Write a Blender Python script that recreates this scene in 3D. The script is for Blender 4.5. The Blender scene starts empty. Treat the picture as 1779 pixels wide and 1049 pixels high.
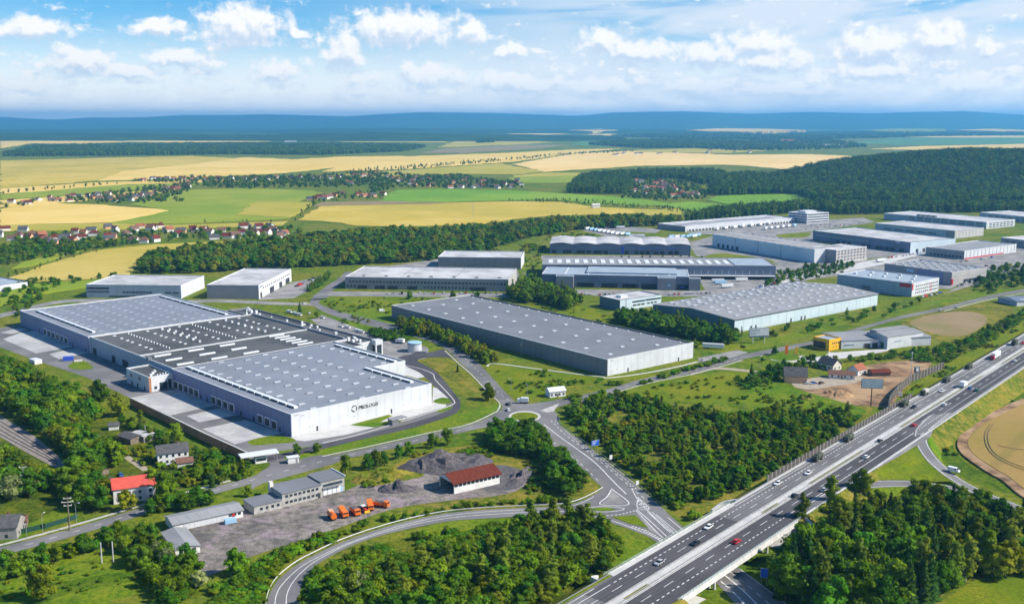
import bpy, bmesh, math, random
from mathutils import Vector, Matrix, noise
from mathutils.geometry import tessellate_polygon

# ------------------------------------------------------------------ camera, sky, sun, exposure
SC = bpy.context.scene
COL = SC.collection
CAM_H, FPX, HORIZON = 160.0, 1810.0, 208.0
PITCH = math.atan((524.5 - HORIZON) / FPX)
cam_d = bpy.data.cameras.new('camera')
cam_d.sensor_width = 36.0
cam_d.lens = 36.0 * FPX / 1779.0
cam_d.clip_start = 1.0
cam_d.clip_end = 60000.0
cam = bpy.data.objects.new('camera', cam_d)
cam.location = (0, 0, CAM_H)
cam.rotation_euler = (math.pi / 2 - PITCH, 0, 0)
COL.objects.link(cam)
SC.camera = cam

SUN_AZ = math.radians(97.0)      # clockwise from +Y: the sun stands to the right, a little behind the camera
SUN_EL = math.radians(39.0)
sun_dir = Vector((math.sin(SUN_AZ) * math.cos(SUN_EL), math.cos(SUN_AZ) * math.cos(SUN_EL), math.sin(SUN_EL)))
sl = bpy.data.lights.new('sun', 'SUN')
sl.energy = 4.8
sl.angle = math.radians(0.53)
sl.color = (1.0, 0.935, 0.82)
so = bpy.data.objects.new('sun', sl)
so.rotation_euler = (-sun_dir).to_track_quat('-Z', 'Y').to_euler()
so.location = (300, 0, 400)
COL.objects.link(so)

SC.view_settings.view_transform = 'Standard'
SC.view_settings.look = 'None'
SC.view_settings.exposure = 0.55
SC.view_settings.gamma = 1.0
SC.view_settings.use_curve_mapping = False
SC.cycles.use_denoising = True
SC.cycles.max_bounces = 3
SC.cycles.diffuse_bounces = 1
SC.cycles.glossy_bounces = 1
SC.cycles.transmission_bounces = 2
SC.cycles.transparent_max_bounces = 4
SC.cycles.volume_bounces = 1
SC.cycles.use_adaptive_sampling = True
SC.cycles.adaptive_threshold = 0.03
SC.cycles.caustics_reflective = False
SC.cycles.caustics_refractive = False

class NT:
    """thin helper round a node tree"""
    def __init__(s, tree):
        s.t = tree
    def n(s, typ, **kw):
        nd = s.t.nodes.new(typ)
        for k, v in kw.items():
            setattr(nd, k, v)
        return nd
    def l(s, a, b):
        s.t.links.new(a, b)
    def math(s, op, a, b=None, c=None, clamp=False):
        nd = s.n('ShaderNodeMath', operation=op, use_clamp=clamp)
        for i, v in enumerate((a, b, c)):
            if v is None: continue
            if hasattr(v, 'is_linked') or hasattr(v, 'links'): s.l(v, nd.inputs[i])
            else: nd.inputs[i].default_value = v
        return nd.outputs[0]
    def vmath(s, op, a, b=None):
        nd = s.n('ShaderNodeVectorMath', operation=op)
        for i, v in enumerate((a, b)):
            if v is None: continue
            if hasattr(v, 'links'): s.l(v, nd.inputs[i])
            else: nd.inputs[i].default_value = v
        return nd
    def mix(s, fac, a, b, mode='MIX'):
        nd = s.n('ShaderNodeMix', data_type='RGBA', blend_type=mode)
        for k, v in ((0, fac), (6, a), (7, b)):
            if hasattr(v, 'links'): s.l(v, nd.inputs[k])
            elif k == 0: nd.inputs[0].default_value = v
            else: nd.inputs[k].default_value = (v[0], v[1], v[2], 1)
        return nd.outputs[2]
    def maprange(s, v, a, b, c=0.0, d=1.0, typ='SMOOTHSTEP'):
        nd = s.n('ShaderNodeMapRange', interpolation_type=typ, clamp=True) if typ == 'LINEAR' else s.n('ShaderNodeMapRange', interpolation_type=typ)
        s.l(v, nd.inputs[0])
        for i, q in enumerate((a, b, c, d)): nd.inputs[i + 1].default_value = q
        return nd.outputs[0]
    def noise(s, vec, scale, detail=3.0, rough=0.55, dist=0.0):
        nd = s.n('ShaderNodeTexNoise')
        if vec is not None: s.l(vec, nd.inputs['Vector'])
        nd.inputs['Scale'].default_value = scale
        nd.inputs['Detail'].default_value = detail
        nd.inputs['Roughness'].default_value = rough
        nd.inputs['Distortion'].default_value = dist
        return nd.outputs['Fac']

# ---- world: Nishita sky with a field of cumulus, given by compass direction and height above the horizon
world = bpy.data.worlds.new('World')
SC.world = world
world.use_nodes = True
wt = NT(world.node_tree)
world.node_tree.nodes.clear()
wout = wt.n('ShaderNodeOutputWorld')
bg = wt.n('ShaderNodeBackground')
bg.inputs['Strength'].default_value = 0.1
wt.l(bg.outputs[0], wout.inputs[0])
sky = wt.n('ShaderNodeTexSky', sky_type='NISHITA')
sky.sun_disc = False
sky.sun_elevation = SUN_EL
sky.sun_rotation = SUN_AZ
sky.altitude = 300
sky.air_density = 1.0
sky.dust_density = 0.25
sky.ozone_density = 3.0
tc = wt.n('ShaderNodeTexCoord')
sep = wt.n('ShaderNodeSeparateXYZ'); wt.l(tc.outputs['Generated'], sep.inputs[0])
# azimuth and elevation in degrees
az_ = wt.math('MULTIPLY', wt.math('ARCTAN2', sep.outputs[0], sep.outputs[1]), 57.29578)
el_ = wt.math('MULTIPLY', wt.math('ARCSINE', sep.outputs[2]), 57.29578)
cmb = wt.n('ShaderNodeCombineXYZ'); wt.l(az_, cmb.inputs[0]); wt.l(el_, cmb.inputs[1])

# each cloud: azimuth, elevation of its base line, half width, height (degrees), strength
CLOUDS = []
def cloud_px(x, y, w, h, k=1.0):
    a = math.degrees(math.atan2(x - 889.5, FPX)); e = math.degrees(math.atan((524.5 - y) / FPX)) - math.degrees(PITCH)
    CLOUDS.append((a, e, w / 2 * 1.05 * 57.3 / FPX, h / 2 * 1.08 * 57.3 / FPX, k))
for c in [(85, 62, 95, 42), (435, 52, 150, 75), (290, 57, 95, 32), (605, 92, 75, 60), (700, 52, 200, 62, 1.1), (820, 58, 46, 48), (885, 90, 55, 28),
          (155, 115, 110, 46), (490, 128, 85, 40), (330, 105, 120, 30, .7), (745, 133, 110, 52), (880, 143, 140, 38), (535, 63, 50, 20, .8), (10, 72, 60, 30),
          (1045, 75, 80, 52, 1.1), (1110, 92, 170, 40), (1225, 95, 120, 42), (1310, 80, 120, 46), (1500, 92, 130, 66, .9), (1610, 78, 84, 60, 1.1), (1697, 97, 42, 36, .9),
          (1050, 148, 150, 34, .9), (1200, 152, 140, 34, .8), (1330, 110, 160, 40, .8), (1500, 125, 160, 40, .9), (1670, 150, 170, 36, .8), (920, 148, 120, 36, .7), (1380, 155, 200, 26, .7), (240, 128, 110, 26, .8), (60, 155, 120, 24, .8), (640, 158, 120, 24, .8)]:
    cloud_px(*c)
g = bpy.data.node_groups.new('cumulus_field', 'ShaderNodeTree')
g.interface.new_socket('Vector', in_out='INPUT', socket_type='NodeSocketVector')
g.interface.new_socket('Density', in_out='OUTPUT', socket_type='NodeSocketFloat')
gt = NT(g)
gi = gt.n('NodeGroupInput'); go = gt.n('NodeGroupOutput')
vin = gi.outputs[0]
# wobble the coordinates so that the outlines billow
warp = gt.n('ShaderNodeTexNoise'); gt.l(vin, warp.inputs['Vector']); warp.inputs['Scale'].default_value = 1.1; warp.inputs['Detail'].default_value = 2.0
wv = gt.vmath('SUBTRACT', warp.outputs['Color'], (0.5, 0.5, 0.5)).outputs[0]
wsc = gt.vmath('MULTIPLY', wv, (1.5, 0.85, 0.0)).outputs[0]
vw = gt.vmath('ADD', vin, wsc).outputs[0]
sepw = gt.n('ShaderNodeSeparateXYZ'); gt.l(vw, sepw.inputs[0])
best = None
for (a, e, w, h, k) in CLOUDS:
    w *= .75 + .25 * k; h *= .75 + .25 * k
    dx = gt.math('MULTIPLY_ADD', sepw.outputs[0], 1 / w, -a / w)
    dy = gt.math('MULTIPLY_ADD', sepw.outputs[1], 1 / h, -e / h)
    q = gt.math('MULTIPLY_ADD', dy, dy, gt.math('MULTIPLY', dx, dx))
    best = q if best is None else gt.math('MINIMUM', best, q)
best = gt.math('SUBTRACT', 1.0, gt.math('SQRT', best))
n1 = gt.noise(vin, 1.5, 4.0, 0.58)
n1v = gt.math('MULTIPLY_ADD', n1, 1.6, -0.8)
# scattered small clouds all round the compass, sparse high up, dense near the horizon
stretch = gt.vmath('MULTIPLY', vin, (0.42, 1.25, 1.0)).outputs[0]
n2 = gt.noise(stretch, 1.25, 3.0, 0.6)
sepg = gt.n('ShaderNodeSeparateXYZ'); gt.l(vin, sepg.inputs[0])
cover = gt.maprange(sepg.outputs[1], 0.6, 5.0, -0.40, -0.66, 'LINEAR')
scat = gt.math('MULTIPLY', gt.math('ADD', n2, cover), 2.6)
dens = gt.math('ADD', gt.math('MAXIMUM', best, scat), n1v)
gt.l(dens, go.inputs[0])
def field(vec):
    gn = wt.n('ShaderNodeGroup'); gn.node_tree = g; wt.l(vec, gn.inputs[0]); return gn.outputs[0]
D0 = field(cmb.outputs[0])
D1 = field(wt.vmath('ADD', cmb.outputs[0], (0.14, 0.46, 0)).outputs[0])     # a look towards the sun's side of the cloud
alpha = wt.maprange(D0, -0.22, 0.46)
shade = wt.maprange(wt.math('SUBTRACT', D0, D1), -0.42, 0.40)
# thin high veil on the right half
veil_v = wt.vmath('MULTIPLY', cmb.outputs[0], (0.10, 0.42, 0)).outputs[0]
veil_n = wt.noise(veil_v, 1.0, 3.0, 0.6, 0.6)
veil = wt.math('MULTIPLY', wt.maprange(veil_n, 0.28, 0.56), 0.9)
veil = wt.math('MULTIPLY', veil, wt.maprange(az_, -12.0, 10.0, 0.15, 1.0))
veil = wt.math('MULTIPLY', veil, wt.maprange(el_, 14.0, 40.0, 1.0, 0.0))
hz = wt.maprange(el_, -0.5, 6.0, 1.0, 0.0)                        # milky band low over the horizon
sky_blue = wt.mix(1.0, sky.outputs[0], (0.20, 0.66, 0.98), 'MULTIPLY')
base = wt.mix(hz, sky_blue, (10.5, 9.6, 8.6))
base = wt.mix(veil, base, (5.7, 6.2, 6.8))
cl_col = wt.mix(shade, (4.7, 5.5, 6.5), (7.6, 7.5, 7.4))
cl_a = wt.math('MULTIPLY', alpha, wt.maprange(el_, 0.3, 2.4, 0.12, 1.0, 'LINEAR'))
final = wt.mix(cl_a, base, cl_col)
wt.l(final, bg.inputs['Color'])
world.cycles.sampling_method = 'MANUAL'
world.cycles.sample_map_resolution = 256

# ------------------------------------------------------------------ helpers
R = math.radians
RND = random.Random(7)
cP, sP = math.cos(PITCH), math.sin(PITCH)
def P(px, py, z=0.0):
    """survey of the photograph: the place on the level z that is seen at a picture point"""
    u = (px - 889.5) / FPX; v = -(py - 524.5) / FPX
    d = Vector((u, cP + v * sP, -sP + v * cP))
    t = (z - CAM_H) / d.z
    return Vector((d.x * t, d.y * t, z))
def height_at(px, ytop, ybase):
    b = P(px, ybase, 0); lo, hi = 0.0, 120.0
    for _ in range(40):
        m = (lo + hi) / 2
        a = Vector((b.x, b.y, m - CAM_H)); dep = a.y * cP - a.z * sP
        yy = 524.5 - FPX * (a.y * sP + a.z * cP) / dep
        if yy > ytop: lo = m
        else: hi = m
    return lo
def PL(pts, z=0.0): return [P(x, y, z) for x, y in pts]

def tag(o, label=None, cat=None, group=None, kind=None):
    if label: o['label'] = label
    if cat: o['category'] = cat
    if group: o['group'] = group
    if kind: o['kind'] = kind
    return o
def empty(name, loc=(0, 0, 0), rz=0.0):
    o = bpy.data.objects.new(name, None); COL.objects.link(o)
    o.location = loc; o.rotation_euler = (0, 0, rz); o.empty_display_size = 0.5
    return o
def mobj(name, me, parent=None, loc=(0, 0, 0), rz=0.0, scale=(1, 1, 1)):
    o = bpy.data.objects.new(name, me); COL.objects.link(o)
    o.location = loc; o.rotation_euler = (0, 0, rz); o.scale = scale
    if parent is not None: o.parent = parent
    return o
def mesh(name, verts, faces, mat=None, mats=None, fmat=None, smooth=False):
    me = bpy.data.meshes.new(name)
    me.from_pydata([tuple(v) for v in verts], [], faces)
    for m in (mats or ([mat] if mat else [])): me.materials.append(m)
    if fmat: me.polygons.foreach_set('material_index', fmat)
    if smooth: me.polygons.foreach_set('use_smooth', [True] * len(me.polygons))
    me.update()
    return me

class MB:
    def __init__(s): s.v = []; s.f = []; s.m = []
    def add(s, vs, fs, mi=0):
        o = len(s.v); s.v += [tuple(v) for v in vs]; s.f += [tuple(i + o for i in f) for f in fs]; s.m += [mi] * len(fs)
    def box(s, x0, x1, y0, y1, z0, z1, mi=0):
        s.add([(x0, y0, z0), (x1, y0, z0), (x1, y1, z0), (x0, y1, z0), (x0, y0, z1), (x1, y0, z1), (x1, y1, z1), (x0, y1, z1)],
              [(3, 2, 1, 0), (4, 5, 6, 7), (0, 1, 5, 4), (1, 2, 6, 5), (2, 3, 7, 6), (3, 0, 4, 7)], mi)
    def prism(s, prof, y0, y1, mi=0):
        """profile of (x, z) points pushed along y"""
        n = len(prof)
        vs = [(x, y0, z) for x, z in prof] + [(x, y1, z) for x, z in prof]
        fs = [tuple(range(n)), tuple(reversed(range(n, 2 * n)))] + [(i + n, (i + 1) % n + n, (i + 1) % n, i) for i in range(n)]
        s.add(vs, fs, mi)
    def tube(s, a, b, r0, r1, n=6, mi=0, cap=True):
        a = Vector(a); b = Vector(b); d = (b - a).normalized()
        x = d.orthogonal().normalized(); y = d.cross(x)
        vs = [];
        for c, r in ((a, r0), (b, r1)):
            for i in range(n):
                t = 2 * math.pi * i / n; vs.append(c + x * (r * math.cos(t)) + y * (r * math.sin(t)))
        fs = [(i, (i + 1) % n, n + (i + 1) % n, n + i) for i in range(n)]
        if cap: fs += [tuple(reversed(range(n))), tuple(range(n, 2 * n))]
        s.add(vs, fs, mi)
    def cyl(s, c, r, z0, z1, n=24, mi=0):
        s.tube((c[0], c[1], z0), (c[0], c[1], z1), r, r, n, mi)
    def me(s, name, mats, smooth=False):
        if not isinstance(mats, (list, tuple)): mats = [mats]
        return mesh(name, s.v, s.f, mats=mats, fmat=s.m, smooth=smooth)
    def build(s, name, mats, parent=None, **kw):
        return mobj(name, s.me(name, mats), parent, **kw)

_unit = {}
def bx(name, parent, m, x0, x1, y0, y1, z0, z1, shift=None):
    """a box piece: shares one unit mesh for each material"""
    if m.name not in _unit:
        b = MB(); b.box(-.5, .5, -.5, .5, -.5, .5); _unit[m.name] = b.me('unit_' + m.name, m)
    return mobj(name, _unit[m.name], parent, ((x0 + x1) / 2, (y0 + y1) / 2, (z0 + z1) / 2), 0, (abs(x1 - x0), abs(y1 - y0), abs(z1 - z0)))

def catmull(pts, n=6, closed=False):
    pts = [Vector(p) for p in pts]; out = []; N = len(pts)
    rng = range(N) if closed else range(N - 1)
    for i in rng:
        p1, p2 = pts[i], pts[(i + 1) % N]
        p0 = pts[i - 1] if (closed or i > 0) else p1 * 2 - p2
        p3 = pts[(i + 2) % N] if (closed or i + 2 < N) else p2 * 2 - p1
        for k in range(n):
            t = k / n
            out.append(0.5 * ((2 * p1) + (p2 - p0) * t + (2 * p0 - 5 * p1 + 4 * p2 - p3) * t * t + (3 * p1 - p0 - 3 * p2 + p3) * t ** 3))
    if not closed: out.append(pts[-1])
    return out
def sheet_mesh(name, pts, mat, skirt=0.0):
    pts = [Vector(p) for p in pts]
    tris = tessellate_polygon([pts])
    fs = []
    for t in tris:
        a, b, c = (pts[i] for i in t)
        fs.append(tuple(t) if (b - a).cross(c - a).z > 0 else tuple(reversed(t)))
    vs = list(pts); n = len(pts)
    if skirt:
        vs += [p - Vector((0, 0, skirt)) for p in pts]
        area = sum(pts[i].x * pts[(i + 1) % n].y - pts[(i + 1) % n].x * pts[i].y for i in range(n))
        for i in range(n):
            j = (i + 1) % n
            fs.append((i, i + n, j + n, j) if area > 0 else (j, j + n, i + n, i))
    return mesh(name, vs, fs, mat)
def sheet(name, px, z, mat, smooth=0, skirt=0.0, parent=None, kind='structure', world_pts=None):
    pts = world_pts if world_pts is not None else PL(px, z)
    if smooth: pts = catmull(pts, smooth, True)
    o = mobj(name, sheet_mesh(name, pts, mat, skirt), parent)
    if parent is None and kind: o['kind'] = kind
    return o
def road(name, left, right, z, mat, smooth=5, parent=None):
    l = catmull(PL(left, z), smooth); r = catmull(PL(right, z), smooth)
    o = mobj(name, sheet_mesh(name, l + r[::-1], mat), parent)
    if parent is None: o['kind'] = 'structure'
    return o
def ribbon(mb, pts, w, dash=None, h=0.0):
    """a painted line (or low kerb when h > 0) along 3D points; dash = (on, off) metres"""
    segs = []
    if dash is None: segs = [pts]
    else:
        on, off = dash; cur = []; pos = 0.0; seg_on = True; left = on
        cur = [pts[0]]
        for a, b in zip(pts, pts[1:]):
            L = (b - a).length
            if L < 1e-6: continue
            t = 0.0
            while L - t > left:
                t += left; q = a.lerp(b, t / L)
                if seg_on: cur.append(q); segs.append(cur); cur = []
                else: cur = [q]
                seg_on = not seg_on; left = on if seg_on else off
            left -= L - t
            if seg_on: cur.append(b)
        if seg_on and len(cur) > 1: segs.append(cur)
    for sg in segs:
        vs = []; n = len(sg)
        for i, p in enumerate(sg):
            d = (sg[min(i + 1, n - 1)] - sg[max(i - 1, 0)]); d.z = 0
            if d.length < 1e-6: d = Vector((1, 0, 0))
            d.normalize(); q = Vector((-d.y, d.x, 0)) * (w / 2)
            vs += [p + q, p - q]
        fs = [(2 * i, 2 * i + 1, 2 * i + 3, 2 * i + 2) for i in range(n - 1)]
        if h:
            m = len(vs); vs += [v - Vector((0, 0, h)) for v in vs]
            fs += [(2 * i + 2, 2 * i + 2 + m, 2 * i + m, 2 * i) for i in range(n - 1)] + [(2 * i + 1, 2 * i + 1 + m, 2 * i + 3 + m, 2 * i + 3) for i in range(n - 1)]
        mb.add(vs, fs)
def inside(p, poly):
    x, y = p[0], p[1]; c = False; j = len(poly) - 1
    for i in range(len(poly)):
        xi, yi = poly[i][0], poly[i][1]; xj, yj = poly[j][0], poly[j][1]
        if (yi > y) != (yj > y) and x < (xj - xi) * (y - yi) / (yj - yi) + xi: c = not c
        j = i
    return c
# ------------------------------------------------------------------ materials
MATS = {}
def pmat(name, col, rough=0.8, col2=None, scale=0.2, amt=1.0, detail=4.0, metallic=0.0, bump=0.0, bscale=1.0, lo=0.38, hi=0.62, spec=0.3, rand=0.0, third=None, tscale=0.02):
    m = bpy.data.materials.new(name); m.use_nodes = True
    t = NT(m.node_tree); b = m.node_tree.nodes['Principled BSDF']
    b.inputs['Roughness'].default_value = rough; b.inputs['Metallic'].default_value = metallic
    b.inputs['Specular IOR Level'].default_value = spec
    geo = t.n('ShaderNodeNewGeometry'); c = None
    if col2 is not None:
        f = t.maprange(t.noise(geo.outputs['Position'], scale, detail, 0.6), lo, hi)
        c = t.mix(f, col, col2)
        if third is not None:
            f2 = t.maprange(t.noise(geo.outputs['Position'], tscale, 4.0, 0.6), 0.42, 0.62)
            c = t.mix(f2, c, third)
    if rand:
        oi = t.n('ShaderNodeObjectInfo')
        hsv = t.n('ShaderNodeHueSaturation')
        if c is not None: t.l(c, hsv.inputs['Color'])
        else: hsv.inputs['Color'].default_value = (*col, 1)
        t.l(t.maprange(oi.outputs['Random'], 0, 1, 1 - rand, 1 + rand, 'LINEAR'), hsv.inputs['Value'])
        c = hsv.outputs[0]
    if c is not None: t.l(c, b.inputs['Base Color'])
    else: b.inputs['Base Color'].default_value = (*col, 1)
    if bump:
        bp = t.n('ShaderNodeBump'); bp.inputs['Strength'].default_value = bump; bp.inputs['Distance'].default_value = 0.3
        t.l(t.noise(geo.outputs['Position'], bscale, 3.0), bp.inputs['Height']); t.l(bp.outputs[0], b.inputs['Normal'])
    MATS[name] = m
    return m
def ribbed(name, col, col2, period, ang=0.0, rough=0.5, spec=0.4, amt=0.12, nscale=0.05, metallic=0.0):
    """sheet-metal or cladding with standing seams every `period` metres across local x/y"""
    m = pmat(name, col, rough, col2, nscale, spec=spec, metallic=metallic, third=tuple(q * .86 for q in col), tscale=.045, detail=8.0)
    t = NT(m.node_tree); b = m.node_tree.nodes['Principled BSDF']
    src = b.inputs['Base Color'].links[0].from_socket
    tcn = t.n('ShaderNodeTexCoord'); mp = t.n('ShaderNodeMapping'); mp.inputs['Rotation'].default_value = (0, 0, ang)
    geo = t.n('ShaderNodeNewGeometry'); t.l(geo.outputs['Position'], mp.inputs[0])
    w = t.n('ShaderNodeTexWave', wave_type='BANDS', bands_direction='X'); t.l(mp.outputs[0], w.inputs['Vector'])
    w.inputs['Scale'].default_value = 0.314 / period; w.inputs['Distortion'].default_value = 0.0
    f = t.maprange(w.outputs['Fac'], 0.80, 0.98)
    c = t.mix(t.math('MULTIPLY', f, amt), src, (col[0] * .45, col[1] * .45, col[2] * .5))
    t.l(c, b.inputs['Base Color'])
    return m
def crop(name, c1, c2, c3, ang, period=18.0, rough=0.9, amt=0.25):
    m = pmat(name, c1, rough, c2, 0.012, spec=0.1, third=c3, tscale=0.0035)
    t = NT(m.node_tree); b = m.node_tree.nodes['Principled BSDF']
    src = b.inputs['Base Color'].links[0].from_socket
    mp = t.n('ShaderNodeMapping'); mp.inputs['Rotation'].default_value = (0, 0, ang)
    geo = t.n('ShaderNodeNewGeometry'); t.l(geo.outputs['Position'], mp.inputs[0])
    w = t.n('ShaderNodeTexWave', wave_type='BANDS', bands_direction='X'); t.l(mp.outputs[0], w.inputs['Vector'])
    w.inputs['Scale'].default_value = 0.314 / period; w.inputs['Distortion'].default_value = 1.5; w.inputs['Detail'].default_value = 1.0; w.inputs['Detail Scale'].default_value = 0.2
    f = t.maprange(w.outputs['Fac'], 0.75, 1.0)
    fine = t.maprange(t.noise(geo.outputs['Position'], 0.25, 3.0), 0.35, 0.7)
    c = t.mix(t.math('MULTIPLY', f, amt), src, (c1[0] * .6, c1[1] * .75, c1[2] * .6))
    c = t.mix(t.math('MULTIPLY', fine, 0.18), c, (c1[0] * .7, c1[1] * .7, c1[2] * .5))
    t.l(c, b.inputs['Base Color'])
    return m

# ground covers
def grass_mat(name, a, b_, c_, d_, s1=0.03, s2=0.3):
    m = pmat(name, a, 0.95, b_, s1, spec=0.05, third=c_, tscale=s1 * 0.35, lo=0.44, hi=0.57)
    t = NT(m.node_tree); b = m.node_tree.nodes['Principled BSDF']
    src = b.inputs['Base Color'].links[0].from_socket
    geo = t.n('ShaderNodeNewGeometry')
    f = t.maprange(t.noise(geo.outputs['Position'], s2, 6.0, 0.7), 0.42, 0.64)
    c = t.mix(t.math('MULTIPLY', f, 0.8), src, d_)
    f = t.maprange(t.noise(geo.outputs['Position'], 0.11, 5.0, 0.65, 0.8), 0.50, 0.66)
    c = t.mix(t.math('MULTIPLY', f, 0.55), c, (c_[0] * 1.25, c_[1] * 1.08, c_[2] * 1.4))
    f = t.maprange(t.noise(geo.outputs['Position'], 0.045, 6.0, 0.7, 0.5), 0.54, 0.66)
    c = t.mix(t.math('MULTIPLY', f, 0.6), c, (d_[0] * .9, d_[1] * .95, d_[2]))
    t.l(c, b.inputs['Base Color'])
    bp = t.n('ShaderNodeBump'); bp.inputs['Strength'].default_value = 0.8; bp.inputs['Distance'].default_value = 0.6
    t.l(t.noise(geo.outputs['Position'], 0.6, 5.0, 0.65), bp.inputs['Height']); t.l(bp.outputs[0], b.inputs['Normal'])
    return m
M_ground = grass_mat('meadow_ground', (0.095, 0.165, 0.010), (0.145, 0.20, 0.012), (0.20, 0.20, 0.022), (0.040, 0.085, 0.006))
M_lawn = grass_mat('mown_grass', (0.095, 0.185, 0.008), (0.14, 0.215, 0.010), (0.175, 0.22, 0.013), (0.052, 0.12, 0.006), 0.05, 0.5)
M_olive = grass_mat('yellowing_grass', (0.175, 0.205, 0.009), (0.225, 0.225, 0.013), (0.12, 0.185, 0.008), (0.085, 0.13, 0.006), 0.06, 0.6)
M_dark_grass = grass_mat('lush_grass', (0.05, 0.12, 0.006), (0.08, 0.16, 0.008), (0.12, 0.17, 0.010), (0.03, 0.075, 0.005), 0.05, 0.5)
M_rough = grass_mat('rough_weeds', (0.10, 0.145, 0.008), (0.22, 0.19, 0.02), (0.055, 0.10, 0.006), (0.29, 0.22, 0.045), 0.09, 0.35)
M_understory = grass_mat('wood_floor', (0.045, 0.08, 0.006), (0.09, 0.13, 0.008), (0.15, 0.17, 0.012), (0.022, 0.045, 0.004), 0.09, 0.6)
M_gold = crop('ripe_wheat', (0.48, 0.37, 0.06), (0.42, 0.34, 0.05), (0.55, 0.42, 0.11), 0.4)
M_gold2 = crop('golden_barley', (0.54, 0.39, 0.055), (0.60, 0.45, 0.10), (0.44, 0.35, 0.05), -0.5)
M_tan = crop('pale_straw', (0.72, 0.50, 0.13), (0.66, 0.46, 0.10), (0.76, 0.54, 0.17), 0.9)
M_peach = crop('stubble', (0.78, 0.54, 0.20), (0.73, 0.50, 0.17), (0.82, 0.58, 0.24), 1.2)
M_green_crop = crop('green_crop', (0.16, 0.31, 0.018), (0.14, 0.27, 0.015), (0.22, 0.34, 0.025), 0.2)
M_soft_crop = crop('young_crop', (0.25, 0.30, 0.022), (0.31, 0.33, 0.03), (0.20, 0.28, 0.018), 1.0)
M_olive_crop = crop('unripe_grain', (0.42, 0.35, 0.045), (0.36, 0.33, 0.035), (0.48, 0.38, 0.075), 0.7)
M_blue_crop = crop('bluish_crop', (0.10, 0.22, 0.07), (0.08, 0.19, 0.06), (0.13, 0.24, 0.07), 0.3)
M_gold3 = crop('greenish_wheat', (0.33, 0.215, 0.07), (0.27, 0.205, 0.05), (0.40, 0.255, 0.095), 0.66, 24.0, amt=.5)
M_soil = pmat('bare_soil', (0.30, 0.175, 0.085), 0.95, (0.13, 0.075, 0.042), 0.11, bump=0.9, bscale=0.7, detail=9.0, third=(0.40, 0.26, 0.14), tscale=0.05)
M_brown_field = pmat('fallow_field', (0.24, 0.17, 0.07), 0.95, (0.20, 0.18, 0.06), 0.05, bump=0.4, third=(0.28, 0.20, 0.10), tscale=0.02)
# hard surfaces
M_asphalt = pmat('asphalt', (0.175, 0.17, 0.170), 0.88, (0.135, 0.132, 0.134), 0.12, spec=0.15, detail=8.0, third=(0.215, 0.208, 0.205), tscale=0.03)
M_asphalt_new = pmat('new_asphalt', (0.072, 0.068, 0.078), 0.85, (0.058, 0.056, 0.064), 0.2, spec=0.2, third=(0.088, 0.083, 0.093), tscale=0.03)
M_asphalt_old = pmat('worn_asphalt', (0.25, 0.24, 0.23), 0.9, (0.19, 0.185, 0.18), 0.15, spec=0.15, third=(0.31, 0.295, 0.28), tscale=0.05)
M_yard = pmat('yard_gravel', (0.235, 0.205, 0.175), 0.95, (0.095, 0.085, 0.08), 0.045, bump=0.6, bscale=0.6, third=(0.34, 0.305, 0.265), tscale=0.022, detail=9.0, spec=0.1)
M_cinder = pmat('dark_cinder', (0.085, 0.08, 0.085), 0.95, (0.13, 0.12, 0.12), 0.3, bump=0.9, bscale=0.8)
M_concrete = pmat('pale_concrete', (0.56, 0.55, 0.53), 0.85, (0.48, 0.475, 0.46), 0.12, spec=0.2)
M_pad = pmat('concrete_pad', (0.53, 0.52, 0.50), 0.85, (0.43, 0.425, 0.41), 0.12, spec=0.2, third=(0.37, 0.365, 0.36), detail=8.0, tscale=0.04)
M_paving = pmat('white_paving', (0.58, 0.57, 0.55), 0.85, (0.50, 0.49, 0.475), 0.12, detail=8.0, spec=0.2)
M_paint = pmat('road_paint', (0.74, 0.74, 0.72), 0.7, (0.55, 0.55, 0.54), 0.6, spec=0.2)
M_kerb = pmat('kerb_stone', (0.50, 0.48, 0.44), 0.85, (0.40, 0.39, 0.36), 0.4)
M_ballast = pmat('rail_ballast', (0.30, 0.26, 0.23), 0.95, (0.20, 0.17, 0.15), 0.5, bump=0.6)
M_dirt = pmat('dirt_track', (0.40, 0.34, 0.26), 0.95, (0.32, 0.27, 0.2), 0.3, bump=0.4)
M_yard = grass_mat('yard_ground', (0.25, 0.22, 0.19), (0.15, 0.135, 0.125), (0.31, 0.275, 0.24), (0.10, 0.09, 0.085), 0.06, 0.28)
M_weathered = pmat('weathered_render', (0.46, 0.45, 0.42), 0.9, (0.34, 0.33, 0.31), 0.5, detail=8.0)
# building skins
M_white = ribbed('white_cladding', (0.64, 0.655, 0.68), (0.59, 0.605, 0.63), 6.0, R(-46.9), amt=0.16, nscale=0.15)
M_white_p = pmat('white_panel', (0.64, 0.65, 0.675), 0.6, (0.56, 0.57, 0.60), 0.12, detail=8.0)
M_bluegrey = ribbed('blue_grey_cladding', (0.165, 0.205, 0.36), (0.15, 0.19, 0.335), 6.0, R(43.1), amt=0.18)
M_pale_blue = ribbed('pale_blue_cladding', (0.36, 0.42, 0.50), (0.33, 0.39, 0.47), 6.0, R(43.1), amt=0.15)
M_grey_wall = ribbed('grey_cladding', (0.20, 0.205, 0.22), (0.18, 0.185, 0.20), 6.0, R(40), amt=0.2)
M_mid_grey = pmat('mid_grey_cladding', (0.27, 0.27, 0.285), 0.55, (0.24, 0.24, 0.255), 0.06)
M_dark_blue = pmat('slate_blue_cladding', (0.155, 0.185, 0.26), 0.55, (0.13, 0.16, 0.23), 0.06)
M_teal_wall = pmat('blue_green_cladding', (0.56, 0.66, 0.71), 0.5, (0.51, 0.61, 0.67), 0.06)
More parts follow.
